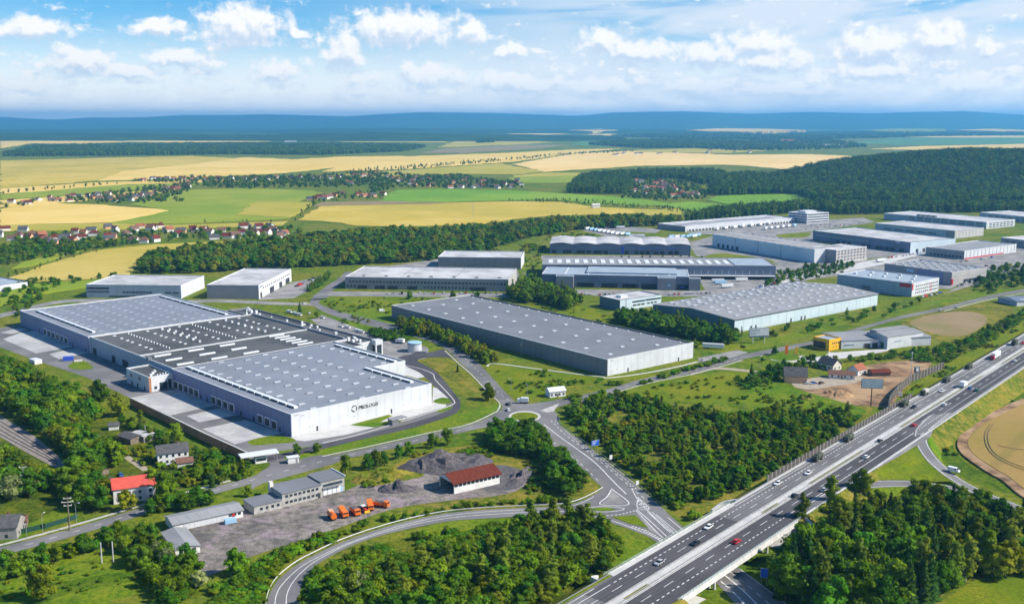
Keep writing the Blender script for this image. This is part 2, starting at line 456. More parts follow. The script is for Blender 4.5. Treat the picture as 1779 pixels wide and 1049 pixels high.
M_dark_teal = pmat('dark_teal_cladding', (0.13, 0.19, 0.22), 0.5, (0.11, 0.16, 0.19), 0.06)
M_warm_grey = pmat('warm_grey_cladding', (0.45, 0.43, 0.41), 0.6, (0.40, 0.38, 0.37), 0.06)
M_roof_blue = ribbed('blue_grey_roof', (0.245, 0.265, 0.305), (0.22, 0.24, 0.28), 3.0, R(43.1), rough=0.75, spec=0.15, amt=0.12, nscale=0.03)
M_roof_grey = ribbed('slate_grey_roof', (0.205, 0.215, 0.235), (0.175, 0.185, 0.205), 4.0, R(40), rough=0.75, spec=0.15, amt=0.10, nscale=0.03)
M_roof_dark = pmat('dark_felt_roof', (0.088, 0.093, 0.094), 0.85, (0.068, 0.073, 0.075), 0.10, detail=8.0, third=(0.115, 0.12, 0.12), spec=0.15, tscale=0.03)
M_roof_pale = pmat('pale_membrane_roof', (0.47, 0.46, 0.46), 0.8, (0.36, 0.355, 0.36), 0.10, spec=0.15, third=(0.56, 0.55, 0.55), tscale=0.04)
M_roof_mid = ribbed('grey_metal_roof', (0.30, 0.305, 0.315), (0.26, 0.265, 0.275), 4.0, R(-46), rough=0.75, spec=0.15, amt=0.15)
M_roof_blue2 = pmat('pale_blue_roof', (0.34, 0.40, 0.46), 0.75, (0.29, 0.35, 0.41), 0.08, spec=0.15)
M_trim = pmat('light_trim', (0.70, 0.71, 0.72), 0.5)
M_dark_trim = pmat('dark_trim', (0.08, 0.10, 0.11), 0.5)
M_skylight = pmat('skylight_dome', (0.46, 0.48, 0.52), 0.5, spec=0.3, rand=0.15)
M_dimlight = pmat('dull_dome', (0.33, 0.35, 0.39), 0.6, rand=0.15)
M_domelight = pmat('roof_dome', (0.60, 0.62, 0.64), 0.4)
M_skywhite = pmat('white_skylight', (0.74, 0.75, 0.76), 0.3, spec=0.5)
M_glass = pmat('window_glass', (0.035, 0.05, 0.065), 0.12, spec=0.6, rand=0.4)
M_door = pmat('dark_dock_door', (0.045, 0.048, 0.055), 0.6, rand=0.2)
M_metal = pmat('galvanised_metal', (0.45, 0.46, 0.47), 0.45, metallic=0.6)
M_hvac = pmat('roof_unit_metal', (0.66, 0.67, 0.68), 0.5, rand=0.15)
M_brown_wall = pmat('rusty_brown_panels', (0.52, 0.25, 0.12), 0.85, (0.40, 0.19, 0.09), 0.5, rand=0.15)
M_barrier = pmat('brown_grey_barrier', (0.10, 0.085, 0.075), 0.8, (0.075, 0.065, 0.06), 0.4)
M_red_tile = pmat('red_tiles', (0.155, 0.036, 0.022), 0.9, (0.115, 0.028, 0.018), 0.7, bump=0.3, spec=0.1)
M_orange_tile = pmat('orange_tiles', (0.36, 0.125, 0.06), 0.85, (0.27, 0.09, 0.045), 0.7)
M_brown_tile = pmat('brown_tiles', (0.19, 0.095, 0.065), 0.8, (0.15, 0.08, 0.055), 0.7)
M_grey_tile = pmat('grey_tiles', (0.11, 0.108, 0.11), 0.9, (0.08, 0.08, 0.082), 0.6, spec=0.1)
M_red_bright = pmat('bright_red_roof', (0.62, 0.10, 0.065), 0.65, (0.54, 0.085, 0.06), 0.4)
M_plaster = pmat('cream_plaster', (0.70, 0.67, 0.58), 0.9, (0.60, 0.57, 0.50), 0.5)
M_plaster_w = pmat('white_plaster', (0.78, 0.77, 0.74), 0.9, (0.68, 0.67, 0.65), 0.4)
M_plaster_o = pmat('apricot_plaster', (0.70, 0.42, 0.25), 0.9, (0.62, 0.36, 0.22), 0.4)
M_grey_plaster = pmat('grey_plaster', (0.34, 0.32, 0.30), 0.9, (0.28, 0.26, 0.25), 0.4)
M_yellow = pmat('yellow_panels', (0.80, 0.45, 0.025), 0.5, (0.74, 0.40, 0.02), 0.2)
M_green_door = pmat('green_door', (0.02, 0.09, 0.05), 0.6)
M_blue = pmat('blue_paint', (0.05, 0.10, 0.55), 0.45)
M_sky_blue = pmat('light_blue_paint', (0.34, 0.55, 0.75), 0.5)
M_signblue = pmat('sign_blue', (0.02, 0.12, 0.55), 0.5)
M_print = pmat('grey_print', (0.22, 0.26, 0.33), 0.6)
M_black = pmat('black_rubber', (0.02, 0.02, 0.02), 0.7)
M_rust = pmat('rusty_steel', (0.12, 0.07, 0.05), 0.8)
M_timber = pmat('weathered_timber', (0.22, 0.17, 0.13), 0.9, (0.15, 0.12, 0.09), 0.8)
M_orange = pmat('orange_paint', (0.80, 0.17, 0.02), 0.4, rand=0.1)
M_redp = pmat('red_paint', (0.55, 0.03, 0.03), 0.35)
M_army = pmat('olive_drab', (0.055, 0.062, 0.04), 0.75, rand=0.15)
M_carw = pmat('white_car_paint', (0.78, 0.78, 0.78), 0.3, spec=0.5)
M_carb = pmat('black_car_paint', (0.02, 0.02, 0.025), 0.25, spec=0.5)
M_cars = pmat('silver_car_paint', (0.50, 0.51, 0.53), 0.3, metallic=0.3)
M_carblue = pmat('blue_car_paint', (0.05, 0.14, 0.40), 0.3)
M_cargreen = pmat('green_car_paint', (0.02, 0.16, 0.10), 0.3)
def tracked(name, base, rand_dark):
    # tyre-darkened wheel tracks running along the motorway lanes, patches of repair
    m = pmat(name, base, .88, tuple(q * .78 for q in base), .10, spec=.15, third=tuple(q * 1.22 for q in base), tscale=.025, detail=8.0)
    t = NT(m.node_tree); b = m.node_tree.nodes['Principled BSDF']; src = b.inputs['Base Color'].links[0].from_socket
    geo = t.n('ShaderNodeNewGeometry'); mp = t.n('ShaderNodeMapping'); mp.inputs['Rotation'].default_value = (0, 0, R(39.8)); t.l(geo.outputs['Position'], mp.inputs[0])
    w = t.n('ShaderNodeTexWave', wave_type='BANDS', bands_direction='X'); t.l(mp.outputs[0], w.inputs['Vector']); w.inputs['Scale'].default_value = .314 / 1.75
    st = t.vmath('MULTIPLY', mp.outputs[0], (1.2, .018, 1.0)).outputs[0]
    f = t.math('MULTIPLY', t.maprange(w.outputs['Fac'], .3, .95), t.maprange(t.noise(st, 1.0, 4.0), .3, .7))
    c = t.mix(t.math('MULTIPLY', f, rand_dark), src, tuple(q * .55 for q in base)); t.l(c, b.inputs['Base Color']); return m
M_mw_old = tracked('motorway_asphalt', (0.165, 0.16, 0.158), .75)
M_mw_new = tracked('motorway_dark_asphalt', (0.088, 0.084, 0.090), .6)
M_carglass = pmat('car_glass', (0.012, 0.015, 0.02), 0.1, spec=0.6)
M_bark = pmat('bark', (0.11, 0.085, 0.06), 0.95, (0.07, 0.055, 0.04), 2.0)
M_birchbark = pmat('birch_bark', (0.55, 0.53, 0.49), 0.9, (0.25, 0.23, 0.21), 2.0)
M_heap = pmat('dark_rubble', (0.13, 0.115, 0.12), 0.95, (0.08, 0.07, 0.075), 0.8, bump=1.0, bscale=0.9)
def leaf_mat(name, c1, c2, rv=0.28, rh=0.03, trans=0.25):
    m = bpy.data.materials.new(name); m.use_nodes = True; t = NT(m.node_tree); m.node_tree.nodes.clear()
    out = t.n('ShaderNodeOutputMaterial'); geo = t.n('ShaderNodeNewGeometry'); oi = t.n('ShaderNodeObjectInfo')
    f = t.maprange(t.noise(geo.outputs['Position'], 0.22, 3.0), 0.38, 0.62)
    c = t.mix(f, c1, c2)
    f2 = t.maprange(t.noise(geo.outputs['Position'], 0.02, 3.0), 0.40, 0.62)
    c = t.mix(t.math('MULTIPLY', f2, 0.45), c, (c1[0] * .62, c1[1] * .72, c1[2] * .9))
    fl = t.mix(t.math('MULTIPLY', geo.outputs['Random Per Island'], 0.45), c, (c2[0] * 1.5, c2[1] * 1.35, c2[2] * 1.3))
    hs = t.n('ShaderNodeHueSaturation'); t.l(fl, hs.inputs['Color'])
    t.l(t.maprange(oi.outputs['Random'], 0, 1, 1 - rv, 1 + rv, 'LINEAR'), hs.inputs['Value'])
    h2 = t.math('FRACT', t.math('MULTIPLY', oi.outputs['Random'], 7.31))
    t.l(t.maprange(h2, 0, 1, 0.5 - rh * .62, 0.5 + rh * 0.45, 'LINEAR'), hs.inputs['Hue'])
    d = t.n('ShaderNodeBsdfDiffuse'); tr = t.n('ShaderNodeBsdfTranslucent'); mx = t.n('ShaderNodeMixShader')
    mx.inputs[0].default_value = trans
    t.l(hs.outputs[0], d.inputs[0]); t.l(hs.outputs[0], tr.inputs[0]); t.l(d.outputs[0], mx.inputs[1]); t.l(tr.outputs[0], mx.inputs[2]); t.l(mx.outputs[0], out.inputs[0])
    return m
M_leaf = leaf_mat('leaf_green', (0.0821, 0.1710, 0.0082), (0.1436, 0.2326, 0.0109), 0.38, 0.045)
M_leaf_d = leaf_mat('leaf_dark', (0.0484, 0.1348, 0.0086), (0.0865, 0.1989, 0.0121), 0.38, 0.04)
M_leaf_y = leaf_mat('leaf_yellowish', (0.1456, 0.1792, 0.0090), (0.1904, 0.2128, 0.0112), 0.3, 0.03)
M_leaf_b = leaf_mat('leaf_birch', (0.1155, 0.1771, 0.0154), (0.1694, 0.2310, 0.0216), 0.35, 0.04)
M_leaf_s = leaf_mat('leaf_silver', (0.2100, 0.2660, 0.0840), (0.2940, 0.3500, 0.1190))
M_needle = leaf_mat('needles', (0.0252, 0.0630, 0.0112), (0.0420, 0.0910, 0.0140), trans=0.1)
M_far_leaf = leaf_mat('distant_leaf', (0.0377, 0.0887, 0.0089), (0.0721, 0.1331, 0.0111), rv=0.45, rh=.05)
# ------------------------------------------------------------------ terrain
gm = mesh('ground', [(-15000, -300, 0), (15000, -300, 0), (24000, 33000, 0), (-24000, 33000, 0)], [(0, 1, 2, 3)], M_ground)
mobj('ground', gm)['kind'] = 'structure'

def hill_mesh(name, x0, x1, nx, y0, y1, ny, fn, mat):
    vs = []; fs = []
    for j in range(ny + 1):
        for i in range(nx + 1):
            x = x0 + (x1 - x0) * i / nx; y = y0 + (y1 - y0) * j / ny
            vs.append((x, y, fn(x, y)))
    for j in range(ny):
        for i in range(nx):
            a = j * (nx + 1) + i; fs.append((a, a + 1, a + nx + 2, a + nx + 1))
    o = mobj(name, mesh(name, vs, fs, mat, smooth=True)); o['kind'] = 'structure'
    return o
def smooth01(t): t = max(0.0, min(1.0, t)); return t * t * (3 - 2 * t)
SKY = [(-900, 203), (-400, 204), (0, 203), (60, 206), (110, 208), (170, 204.5), (260, 204), (330, 201), (400, 202), (470, 199.5), (540, 201), (610, 202.5), (660, 199), (740, 195.5), (840, 196.5), (930, 199.5), (1000, 201.5), (1060, 196.5), (1180, 194.5), (1300, 198.5), (1400, 195.5), (1500, 198), (1600, 194.5), (1660, 193.5), (1720, 197.5), (1779, 201), (2200, 198), (2800, 201)]
def skyline(px):
    for (a, b), (c, d) in zip(SKY, SKY[1:]):
        if a <= px <= c: return b + (d - b) * (px - a) / (c - a)
    return 202
def ridge(x, y):
    D = 25000.0
    px = 889.5 + x / y * FPX
    crest = CAM_H + (HORIZON - skyline(px)) / FPX * D
    n = noise.fractal(Vector((x / 4200, y / 4200, 3.1)), 1.0, 2.0, 5)
    rise = smooth01((y - 15800 - 1800 * noise.noise(Vector((x / 4000, 0, 7)))) / 8600)
    fall = 1 - 0.25 * smooth01((y - D) / 4000)
    return -25 + (crest + 25) * rise * fall + n * 42 * rise * (1 - 0.8 * smooth01((y - 22500) / 2200))
M_hill = pmat('wooded_hills', (0.022, 0.050, 0.016), 0.95, (0.035, 0.072, 0.02), 0.0016, spec=0.0, detail=8.0, bump=0.9, bscale=0.02)
hill_mesh('hills', -15500, 15500, 200, 14000, 30000, 80, ridge, M_hill)
def low_ridge(x, y):
    n = 0.5 + 0.5 * noise.fractal(Vector((x / 2600, y / 2600, 5.2)), 1.0, 2.0, 4)
    up = smooth01((y - 11600 - 900 * noise.noise(Vector((x / 2500, 2, 1)))) / 1300) * (1 - .4 * smooth01((y - 13600) / 1600))
    return -10 + (10 + 62 * n * (1 - .75 * smooth01((x - 1500) / 3500))) * up
hill_mesh('low_hills', -9500, 8000, 130, 10800, 16000, 40, low_ridge, M_hill)
def foot(x, y):
    # lower wooded foothills in front of the ridge
    n = 0.5 + 0.5 * noise.fractal(Vector((x / 1500, y / 1500, 9.4)), 1.0, 2.0, 4)
    lft = 1.0 - 0.55 * smooth01((x + 400) / 1800)
    up = smooth01((y - 7600) / 900) * (1 - 0.35 * smooth01((y - 9000) / 1200))
    return -8 + (8 + 62 * n * lft) * up
M_hill2 = pmat('wooded_foothills', (0.022, 0.048, 0.014), 0.95, (0.04, 0.078, 0.02), 0.003, spec=0.0, detail=8.0, bump=0.9, bscale=0.03)
hill_mesh('foothills', -6500, 900, 110, 7500, 10600, 40, foot, M_hill2)
FIELD_N = [0]
def field(name, px, mat, z=0.5, smooth=0):
    FIELD_N[0] += 1
    zz = z + 0.012 * FIELD_N[0]
    pts = PL(px, zz)
    if smooth: pts = catmull(pts, smooth, True)
    out = []; n = len(pts)
    for i in range(n):                                     # ragged margins
        a, b = pts[i], pts[(i + 1) % n]; L = (b - a).length; k = max(1, min(60, int(L / (8 if smooth else 22))))
        d = (b - a).normalized(); q = Vector((-d.y, d.x, 0)); am = min(L * .04, max(1.0, a.y * .0022)) * (.4 if smooth else 1)
        for j in range(k):
            p = a.lerp(b, j / k); out.append(p + q * (am * 2.4 * noise.fractal(Vector((p.x / 60, p.y / 60, FIELD_N[0])), 1.0, 2.0, 4)) if j else p)
    return sheet(name, None, zz, mat, 0, skirt=zz + 0.1, world_pts=out)
# near right wooded hill
HC = (1250.0, 2750.0)
def right_hill(x, y):
    a = (x - 1300) / 780.0; b = (y - 2850) / 800.0
    if x > 1300: a *= 0.42
    r = math.sqrt(a * a + b * b)
    return -1.0 + 66.0 * (1 - smooth01(r)) + 3 * noise.noise(Vector((x / 200, y / 200, 1)))* (1 - smooth01(r))
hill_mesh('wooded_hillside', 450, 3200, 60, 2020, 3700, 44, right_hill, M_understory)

# far farmland, outlined on the plain
field('pale_field', [(0, 240), (60, 242), (150, 244), (235, 246), (120, 250), (50, 249), (0, 257)], M_tan, 1.5)
field('pale_field', [(205, 246), (300, 240), (380, 238), (470, 236), (560, 240), (520, 244), (420, 247), (300, 248)], M_tan, 1.5)
field('pale_field', [(560, 241), (680, 240), (770, 244), (775, 248), (690, 247), (600, 247)], M_olive_crop, 1.5)
field('straw_field', [(880, 231), (930, 227), (985, 229), (975, 233), (900, 236)], M_peach, 2.0)
field('pale_field', [(780, 237), (830, 235), (840, 239), (790, 241)], M_olive_crop, 2.0)
field('pale_field', [(960, 237), (1060, 232), (1075, 235), (1000, 241)], M_tan, 2.0)
field('gold_field', [(0, 279), (130, 276), (330, 271), (410, 275), (470, 283), (290, 293), (200, 309), (130, 317), (0, 327)], M_gold2)
field('straw_field', [(170, 314), (216, 297), (345, 284), (428, 273), (506, 277), (600, 272), (700, 271), (660, 285), (573, 292), (500, 300), (337, 309)], M_tan)
field('straw_field', [(0, 328), (160, 317), (440, 310), (440, 314), (220, 320), (0, 337)], M_tan)
field('green_strip', [(0, 338), (200, 322), (330, 317), (380, 318), (210, 332), (130, 338), (0, 346)], M_soft_crop)
field('straw_field', [(0, 348), (130, 340), (270, 330), (300, 332), (180, 345), (60, 356), (0, 360)], M_tan)
field('straw_field', [(0, 363), (84, 353), (185, 356), (297, 365), (250, 376), (189, 386), (0, 391)], M_tan)
field('green_field', [(225, 355), (324, 330), (430, 327), (545, 331), (560, 338), (520, 350), (505, 379), (420, 384), (300, 389), (190, 388), (297, 366)], M_soft_crop)
field('straw_field', [(410, 373), (445, 351), (540, 351), (530, 362), (505, 378)], M_olive_crop, 0.9)
field('gold_field', [(0, 391), (189, 388), (300, 391), (420, 387), (500, 384), (490, 391), (300, 398), (140, 400), (0, 402)], M_olive_crop)
field('gold_field', [(517, 382), (560, 356), (640, 351), (760, 352), (900, 350), (975, 351), (1030, 359), (1150, 365), (1090, 371), (960, 374), (890, 380), (830, 390), (700, 393), (620, 392), (560, 384)], M_gold2)
field('brown_field_strip', [(545, 358), (560, 351), (660, 349), (800, 353), (640, 356)], M_brown_field, 0.9)
field('green_field', [(655, 349), (690, 330), (760, 328), (900, 331), (1060, 341), (1120, 347), (1190, 357), (1130, 357), (1020, 352), (960, 347), (870, 348), (760, 351)], M_green_crop)
field('olive_field', [(560, 305), (700, 296), (870, 284), (945, 298), (890, 303), (790, 302), (690, 305), (640, 309)], M_olive_crop)
field('straw_field', [(560, 298), (600, 285), (700, 272), (870, 266), (1000, 260), (1080, 258), (1000, 266), (890, 281), (700, 294)], M_tan)
field('stubble_field', [(890, 285), (998, 267), (1090, 262), (1264, 269), (1400, 268), (1482, 271), (1508, 280), (1440, 290), (1382, 296), (1300, 288), (1253, 286), (1100, 288), (945, 298)], M_peach, 0.9)
field('green_field', [(890, 305), (950, 300), (1010, 300), (1000, 307), (960, 315), (900, 317)], M_olive_crop)
field('soil_field', [(730, 266), (770, 258), (900, 252), (990, 252), (930, 258), (800, 266)], M_brown_field, 0.9)
field('olive_field', [(760, 256), (790, 245), (880, 243), (960, 247), (900, 251)], M_olive_crop, 1.2)
field('green_field', [(985, 252), (1010, 245), (1100, 246), (1100, 250), (1040, 254)], M_blue_crop, 1.2)
field('meadow', [(880, 308), (990, 305), (1090, 304), (1075, 312), (1000, 318), (900, 318)], M_soft_crop)
field('meadow', [(1080, 262), (1250, 256), (1330, 262), (1260, 266), (1120, 265)], M_olive_crop, 0.9)
field('green_field', [(1470, 248), (1550, 240), (1779, 238), (1800, 249), (1690, 251), (1560, 253)], M_blue_crop, 1.2)
field('straw_field', [(1560, 238), (1650, 236), (1790, 236), (1790, 239), (1650, 239)], M_tan, 1.6)
field('straw_field', [(1510, 259), (1600, 254), (1779, 250), (1800, 256), (1640, 261)], M_tan, 1.2)
field('green_field', [(1200, 236), (1290, 234), (1285, 240), (1220, 240)], M_blue_crop, 1.6)
field('green_field', [(1225, 347), (1250, 339), (1400, 337), (1410, 346), (1350, 354), (1260, 354)], M_green_crop)
field('green_field', [(1140, 356), (1200, 350), (1290, 358), (1275, 364), (1200, 366)], M_green_crop)
field('olive_field', [(1100, 366), (1180, 362), (1185, 372), (1120, 374)], M_olive_crop)
field('gold_field', [(12, 483), (60, 466), (130, 445), (180, 433), (270, 424), (340, 421), (430, 418), (425, 426), (330, 432), (262, 444), (235, 462), (225, 478), (130, 485), (60, 488)], M_gold)
field('green_meadow', [(0, 508), (60, 493), (150, 487), (215, 482), (170, 495), (60, 512), (0, 530)], M_soft_crop)
field('green_meadow', [(20, 466), (40, 455), (100, 438), (150, 432), (100, 448), (50, 462)], M_soft_crop)
for i, q in enumerate([[(1195, 226), (1250, 223), (1330, 224), (1400, 226.5), (1300, 229), (1230, 228)], [(1500, 226), (1560, 223.5), (1640, 224), (1600, 227.5), (1530, 228)], [(1660, 226), (1720, 224), (1779, 226), (1740, 228)], [(990, 226), (1040, 224), (1070, 226), (1030, 228)]]):
    field('far_field', q, (M_tan, M_soft_crop, M_tan, M_peach, M_tan, M_olive_crop)[i], 30.0)
# the round wheat field beside the motorway
field('soil_margin', [(1800, 695), (1720, 717), (1683, 741), (1664, 764), (1670, 786), (1703, 811), (1736, 830), (1800, 856)], M_soil, 0.25, 5)
field('gold_field', [(1800, 703), (1735, 722), (1700, 742), (1682, 764), (1688, 784), (1712, 803), (1745, 822), (1800, 843)], M_gold3, 0.4, 5)

for q in ([(1722, 735), (1712, 752), (1714, 772), (1727, 790), (1755, 806), (1800, 822)], [(1727, 735), (1717, 752), (1719, 771), (1731, 788), (1758, 803), (1800, 818)], [(1733, 772), (1760, 778), (1800, 782)]):
    mb = MB(); ribbon(mb, catmull(PL(q, 1.25), 5), .42, None, .1); mb.build('tractor_track', M_brown_field)['kind'] = 'structure'
# meadows and verges close by
def patch(name, px, mat, z=0.02, smooth=4): return sheet(name, px, z, mat, smooth)
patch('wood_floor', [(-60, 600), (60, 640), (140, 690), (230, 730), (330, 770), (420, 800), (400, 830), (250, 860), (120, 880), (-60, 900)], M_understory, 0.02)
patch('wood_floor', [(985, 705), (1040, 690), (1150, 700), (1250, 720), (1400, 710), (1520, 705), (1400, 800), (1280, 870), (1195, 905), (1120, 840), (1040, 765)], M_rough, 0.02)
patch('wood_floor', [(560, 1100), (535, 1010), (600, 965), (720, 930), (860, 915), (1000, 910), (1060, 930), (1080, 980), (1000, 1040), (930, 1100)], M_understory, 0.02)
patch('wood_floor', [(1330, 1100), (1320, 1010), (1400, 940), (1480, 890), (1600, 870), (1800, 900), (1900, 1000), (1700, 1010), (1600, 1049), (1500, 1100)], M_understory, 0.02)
patch('olive_meadow', [(845, 645), (880, 633), (1030, 652), (1170, 650), (1000, 668), (960, 680), (900, 692)], M_olive, 0.025)
patch('olive_meadow', [(1080, 680), (1180, 655), (1290, 645), (1330, 660), (1340, 690), (1260, 700), (1150, 695)], M_olive, 0.03)
patch('green_meadow', [(1330, 655), (1400, 680), (1500, 710), (1480, 720), (1380, 708), (1290, 700)], M_lawn, 0.035)
patch('lawn', [(560, 515), (700, 512), (900, 515), (900, 526), (720, 528), (640, 532), (560, 530)], M_olive, 0.02)
patch('lawn', [(580, 548), (640, 535), (690, 540), (700, 560), (650, 572), (600, 570)], M_lawn, 0.025)
patch('lawn', [(900, 527), (960, 520), (1060, 548), (1180, 580), (1280, 595), (1290, 608), (1230, 610), (1100, 575), (980, 545)], M_olive, 0.02)
patch('bank_lawn', [(1290, 595), (1350, 585), (1530, 545), (1700, 508), (1740, 508), (1600, 535), (1480, 560), (1380, 590), (1300, 608)], M_lawn, 0.02)
patch('lawn', [(505, 770), (620, 757), (760, 730), (868, 700), (866, 712), (800, 738), (690, 765), (560, 790), (480, 802), (470, 795)], M_lawn, 0.02)
patch('verge', [(1620, 750), (1660, 718), (1790, 640), (1790, 690), (1710, 715), (1675, 742), (1655, 765), (1664, 790), (1700, 818), (1790, 862), (1700, 842), (1650, 812), (1622, 785)], M_dark_grass, 0.03, 3)
patch('verge', [(1560, 708), (1700, 625), (1790, 575), (1790, 555), (1700, 600), (1600, 660)], M_olive, 0.03, 3)
patch('lawn', [(870, 905), (1000, 912), (1130, 945), (1060, 985), (1000, 975), (900, 940)], M_lawn, 0.03)
patch('lawn', [(700, 935), (780, 905), (900, 903), (900, 915), (790, 925)], M_lawn, 0.035)
patch('lawn', [(0, 930), (60, 905), (110, 880), (130, 895), (115, 908), (60, 925), (20, 940)], M_lawn, 0.03)
patch('lower_meadow', [(-60, 1000), (80, 965), (200, 950), (290, 985), (270, 1020), (180, 1049), (100, 1100), (-60, 1100)], M_lawn, 0.03)
patch('lush_meadow', [(-40, 1042), (60, 1018), (150, 1003), (205, 994), (262, 992), (268, 1002), (180, 1018), (120, 1030), (40, 1060), (-40, 1075)], M_dark_grass, 0.034, 3)
patch('lawn', [(1640, 1049), (1700, 1005), (1800, 985), (1850, 1100), (1640, 1100)], M_olive, 0.035)
patch('rough_ground', [(620, 850), (700, 800), (760, 780), (860, 775), (930, 800), (960, 840), (950, 870), (900, 882), (780, 885)], M_rough, 0.03)
patch('rough_ground', [(960, 790), (1000, 810), (1040, 850), (1000, 868), (940, 878), (930, 830)], M_rough, 0.032)
patch('soil_yard', [(1385, 702), (1362, 684), (1385, 668), (1440, 652), (1500, 636), (1570, 626), (1618, 630), (1596, 652), (1566, 680), (1545, 706), (1500, 704), (1440, 706)], M_soil, 0.032)
patch('fallow_field', [(1580, 562), (1620, 546), (1680, 541), (1715, 552), (1690, 578), (1640, 583)], M_brown_field, 0.034)
patch('rough_field', [(1565, 565), (1620, 536), (1690, 528), (1755, 545), (1720, 585), (1640, 592)], M_rough, 0.03)
patch('weed_strip', [(1625, 540), (1660, 530), (1740, 528), (1760, 545), (1700, 552)], M_rough, 0.028)
# yards and car parks
def yard(name, px, mat=M_asphalt_old, z=0.045, smooth=0): return sheet(name, px, z, mat, smooth)
yard('apron', [(-20, 590), (0, 570), (40, 562), (170, 600), (262, 640), (330, 680), (265, 692), (228, 692), (150, 655), (60, 625), (0, 603)], M_asphalt, 0.045)
yard('apron', [(232, 692), (310, 672), (505, 757), (640, 745), (760, 700), (800, 690), (792, 712), (700, 742), (560, 772), (440, 790), (425, 793), (330, 745)], M_asphalt, 0.046)
yard('concrete_pad', [(5, 589), (35, 578), (72, 573), (130, 600), (128, 602), (63, 613.5)], M_pad, 0.06)
yard('concrete_pad', [(0, 578), (30, 570), (48, 572), (20, 580)], M_pad, 0.06)
yard('concrete_pad', [(85, 615), (135, 603), (157, 612), (102, 623.4)], M_pad, 0.06)
yard('concrete_pad', [(228.7, 690.7), (268, 682), (306, 676), (378, 702), (364, 706), (295.4, 721.4)], M_pad, 0.06)
yard('concrete_pad', [(324, 722), (385, 708), (416, 720), (346.8, 733)], M_pad, 0.06)
yard('concrete_pad', [(352, 744.5), (425, 729), (492, 752), (444, 761.4), (408, 771.5)], M_pad, 0.06)
yard('forecourt', [(505.6, 758.8), (560, 746), (751, 700), (775, 697), (775, 706), (690, 732), (600, 755), (530, 766), (512, 764)], M_paving, 0.062)
yard('forecourt', [(751, 700), (752, 672), (765, 675), (786, 694), (780, 700)], M_paving, 0.061)
yard('terrace', [(704, 651), (704, 632), (728, 640), (752, 649), (748, 653), (725, 657)], M_paving, 0.064)
yard('lawn_panel', [(607, 738), (675, 720), (682, 722), (660, 733), (690, 729), (702, 730), (690, 734), (650, 742)], M_lawn, 0.075)
yard('lawn_panel', [(752, 697), (770, 690), (787, 696), (772, 702)], M_lawn, 0.075, 4)
yard('lawn_panel', [(758, 713), (780, 706), (786, 709), (766, 716)], M_lawn, 0.075, 4)
yard('lawn_panel', [(432, 766), (470, 757), (505, 760), (512, 767), (470, 771), (440, 773)], M_lawn, 0.075, 4)
yard('lawn_panel', [(118, 637), (128, 629), (142, 626), (158, 634), (160, 640), (135, 642)], M_lawn, 0.075, 4)
yard('service_yard', [(560, 547), (640, 577), (690, 590), (720, 595), (745, 605), (740, 622), (705, 628), (655, 612), (570, 575), (540, 555)], M_asphalt_old, 0.05)
yard('works_yard', [(285, 940), (320, 905), (420, 880), (450, 880), (600, 852), (640, 830), (720, 815), (790, 825), (900, 820), (915, 838), (880, 858), (790, 868), (690, 882), (600, 912), (520, 940), (430, 968), (360, 1000), (300, 985), (330, 955)], M_yard, 0.05, 3)
yard('cinder_yard', [(860, 808), (895, 812), (915, 825), (905, 845), (872, 852), (840, 850), (850, 830)], M_cinder, 0.06, 4)
yard('car_park', [(563, 506), (900, 510), (945, 512), (940, 519), (900, 517), (560, 514)], M_asphalt_old, 0.05)
yard('yard_surface', [(905, 470), (960, 505), (1050, 515), (1230, 515), (1380, 500), (1430, 470), (1360, 486), (1215, 505), (940, 502)], M_asphalt_old, 0.05)
yard('yard_surface', [(940, 444), (1200, 444), (1230, 455), (1360, 460), (1400, 470), (1360, 487), (940, 450)], M_asphalt_old, 0.048)
yard('trailer_yard', [(1010, 400), (1060, 392), (1150, 398), (1140, 405), (1090, 402), (1070, 410), (1140, 412), (1180, 415), (1210, 420), (1060, 412)], M_asphalt_old, 0.05)
yard('trailer_yard', [(1190, 404), (1380, 386), (1500, 378), (1520, 386), (1480, 392), (1410, 402), (1330, 410), (1240, 408)], M_asphalt_old, 0.05)
yard('park_asphalt', [(1195, 422), (1240, 410), (1420, 403), (1420, 440), (1500, 452), (1600, 440), (1680, 452), (1720, 470), (1650, 502), (1560, 500), (1450, 480), (1350, 493), (1230, 514), (1215, 485), (1360, 485), (1352, 458), (1210, 445)], M_asphalt_old, 0.042)
patch('park_lawn', [(1225, 445), (1260, 440), (1340, 452), (1330, 458), (1240, 452)], M_olive, 0.047, 3); patch('park_lawn', [(1400, 475), (1450, 466), (1500, 462), (1450, 474), (1410, 482)], M_olive, 0.047, 3); patch('park_lawn', [(1350, 408), (1405, 404), (1400, 412), (1360, 413)], M_olive, 0.055, 3)
yard('works_street', [(1500, 455), (1420, 470), (1350, 485), (1360, 492), (1440, 478), (1530, 460), (1610, 440), (1590, 438)], M_concrete, 0.052)
yard('yard_surface', [(1410, 440), (1500, 450), (1600, 440), (1660, 452), (1720, 470), (1660, 500), (1640, 510), (1720, 488), (1780, 470), (1780, 430), (1560, 420)], M_asphalt_old, 0.044)
yard('yard_surface', [(510, 490), (560, 480), (548, 500), (510, 518), (450, 521), (455, 512)], M_asphalt_old, 0.05)
yard('yard_surface', [(655, 465), (760, 450), (765, 470), (900, 470), (905, 500), (640, 470)], M_asphalt_old, 0.05)
yard('forecourt', [(1390, 618), (1440, 611), (1450, 612), (1540, 606), (1530, 612), (1440, 626), (1400, 632), (1370, 628), (1340, 625), (1350, 620)], M_concrete, 0.05, 3)
yard('lawn_panel', [(1395, 618), (1420, 612), (1440, 612), (1430, 618), (1405, 621)], M_lawn, 0.06, 3)
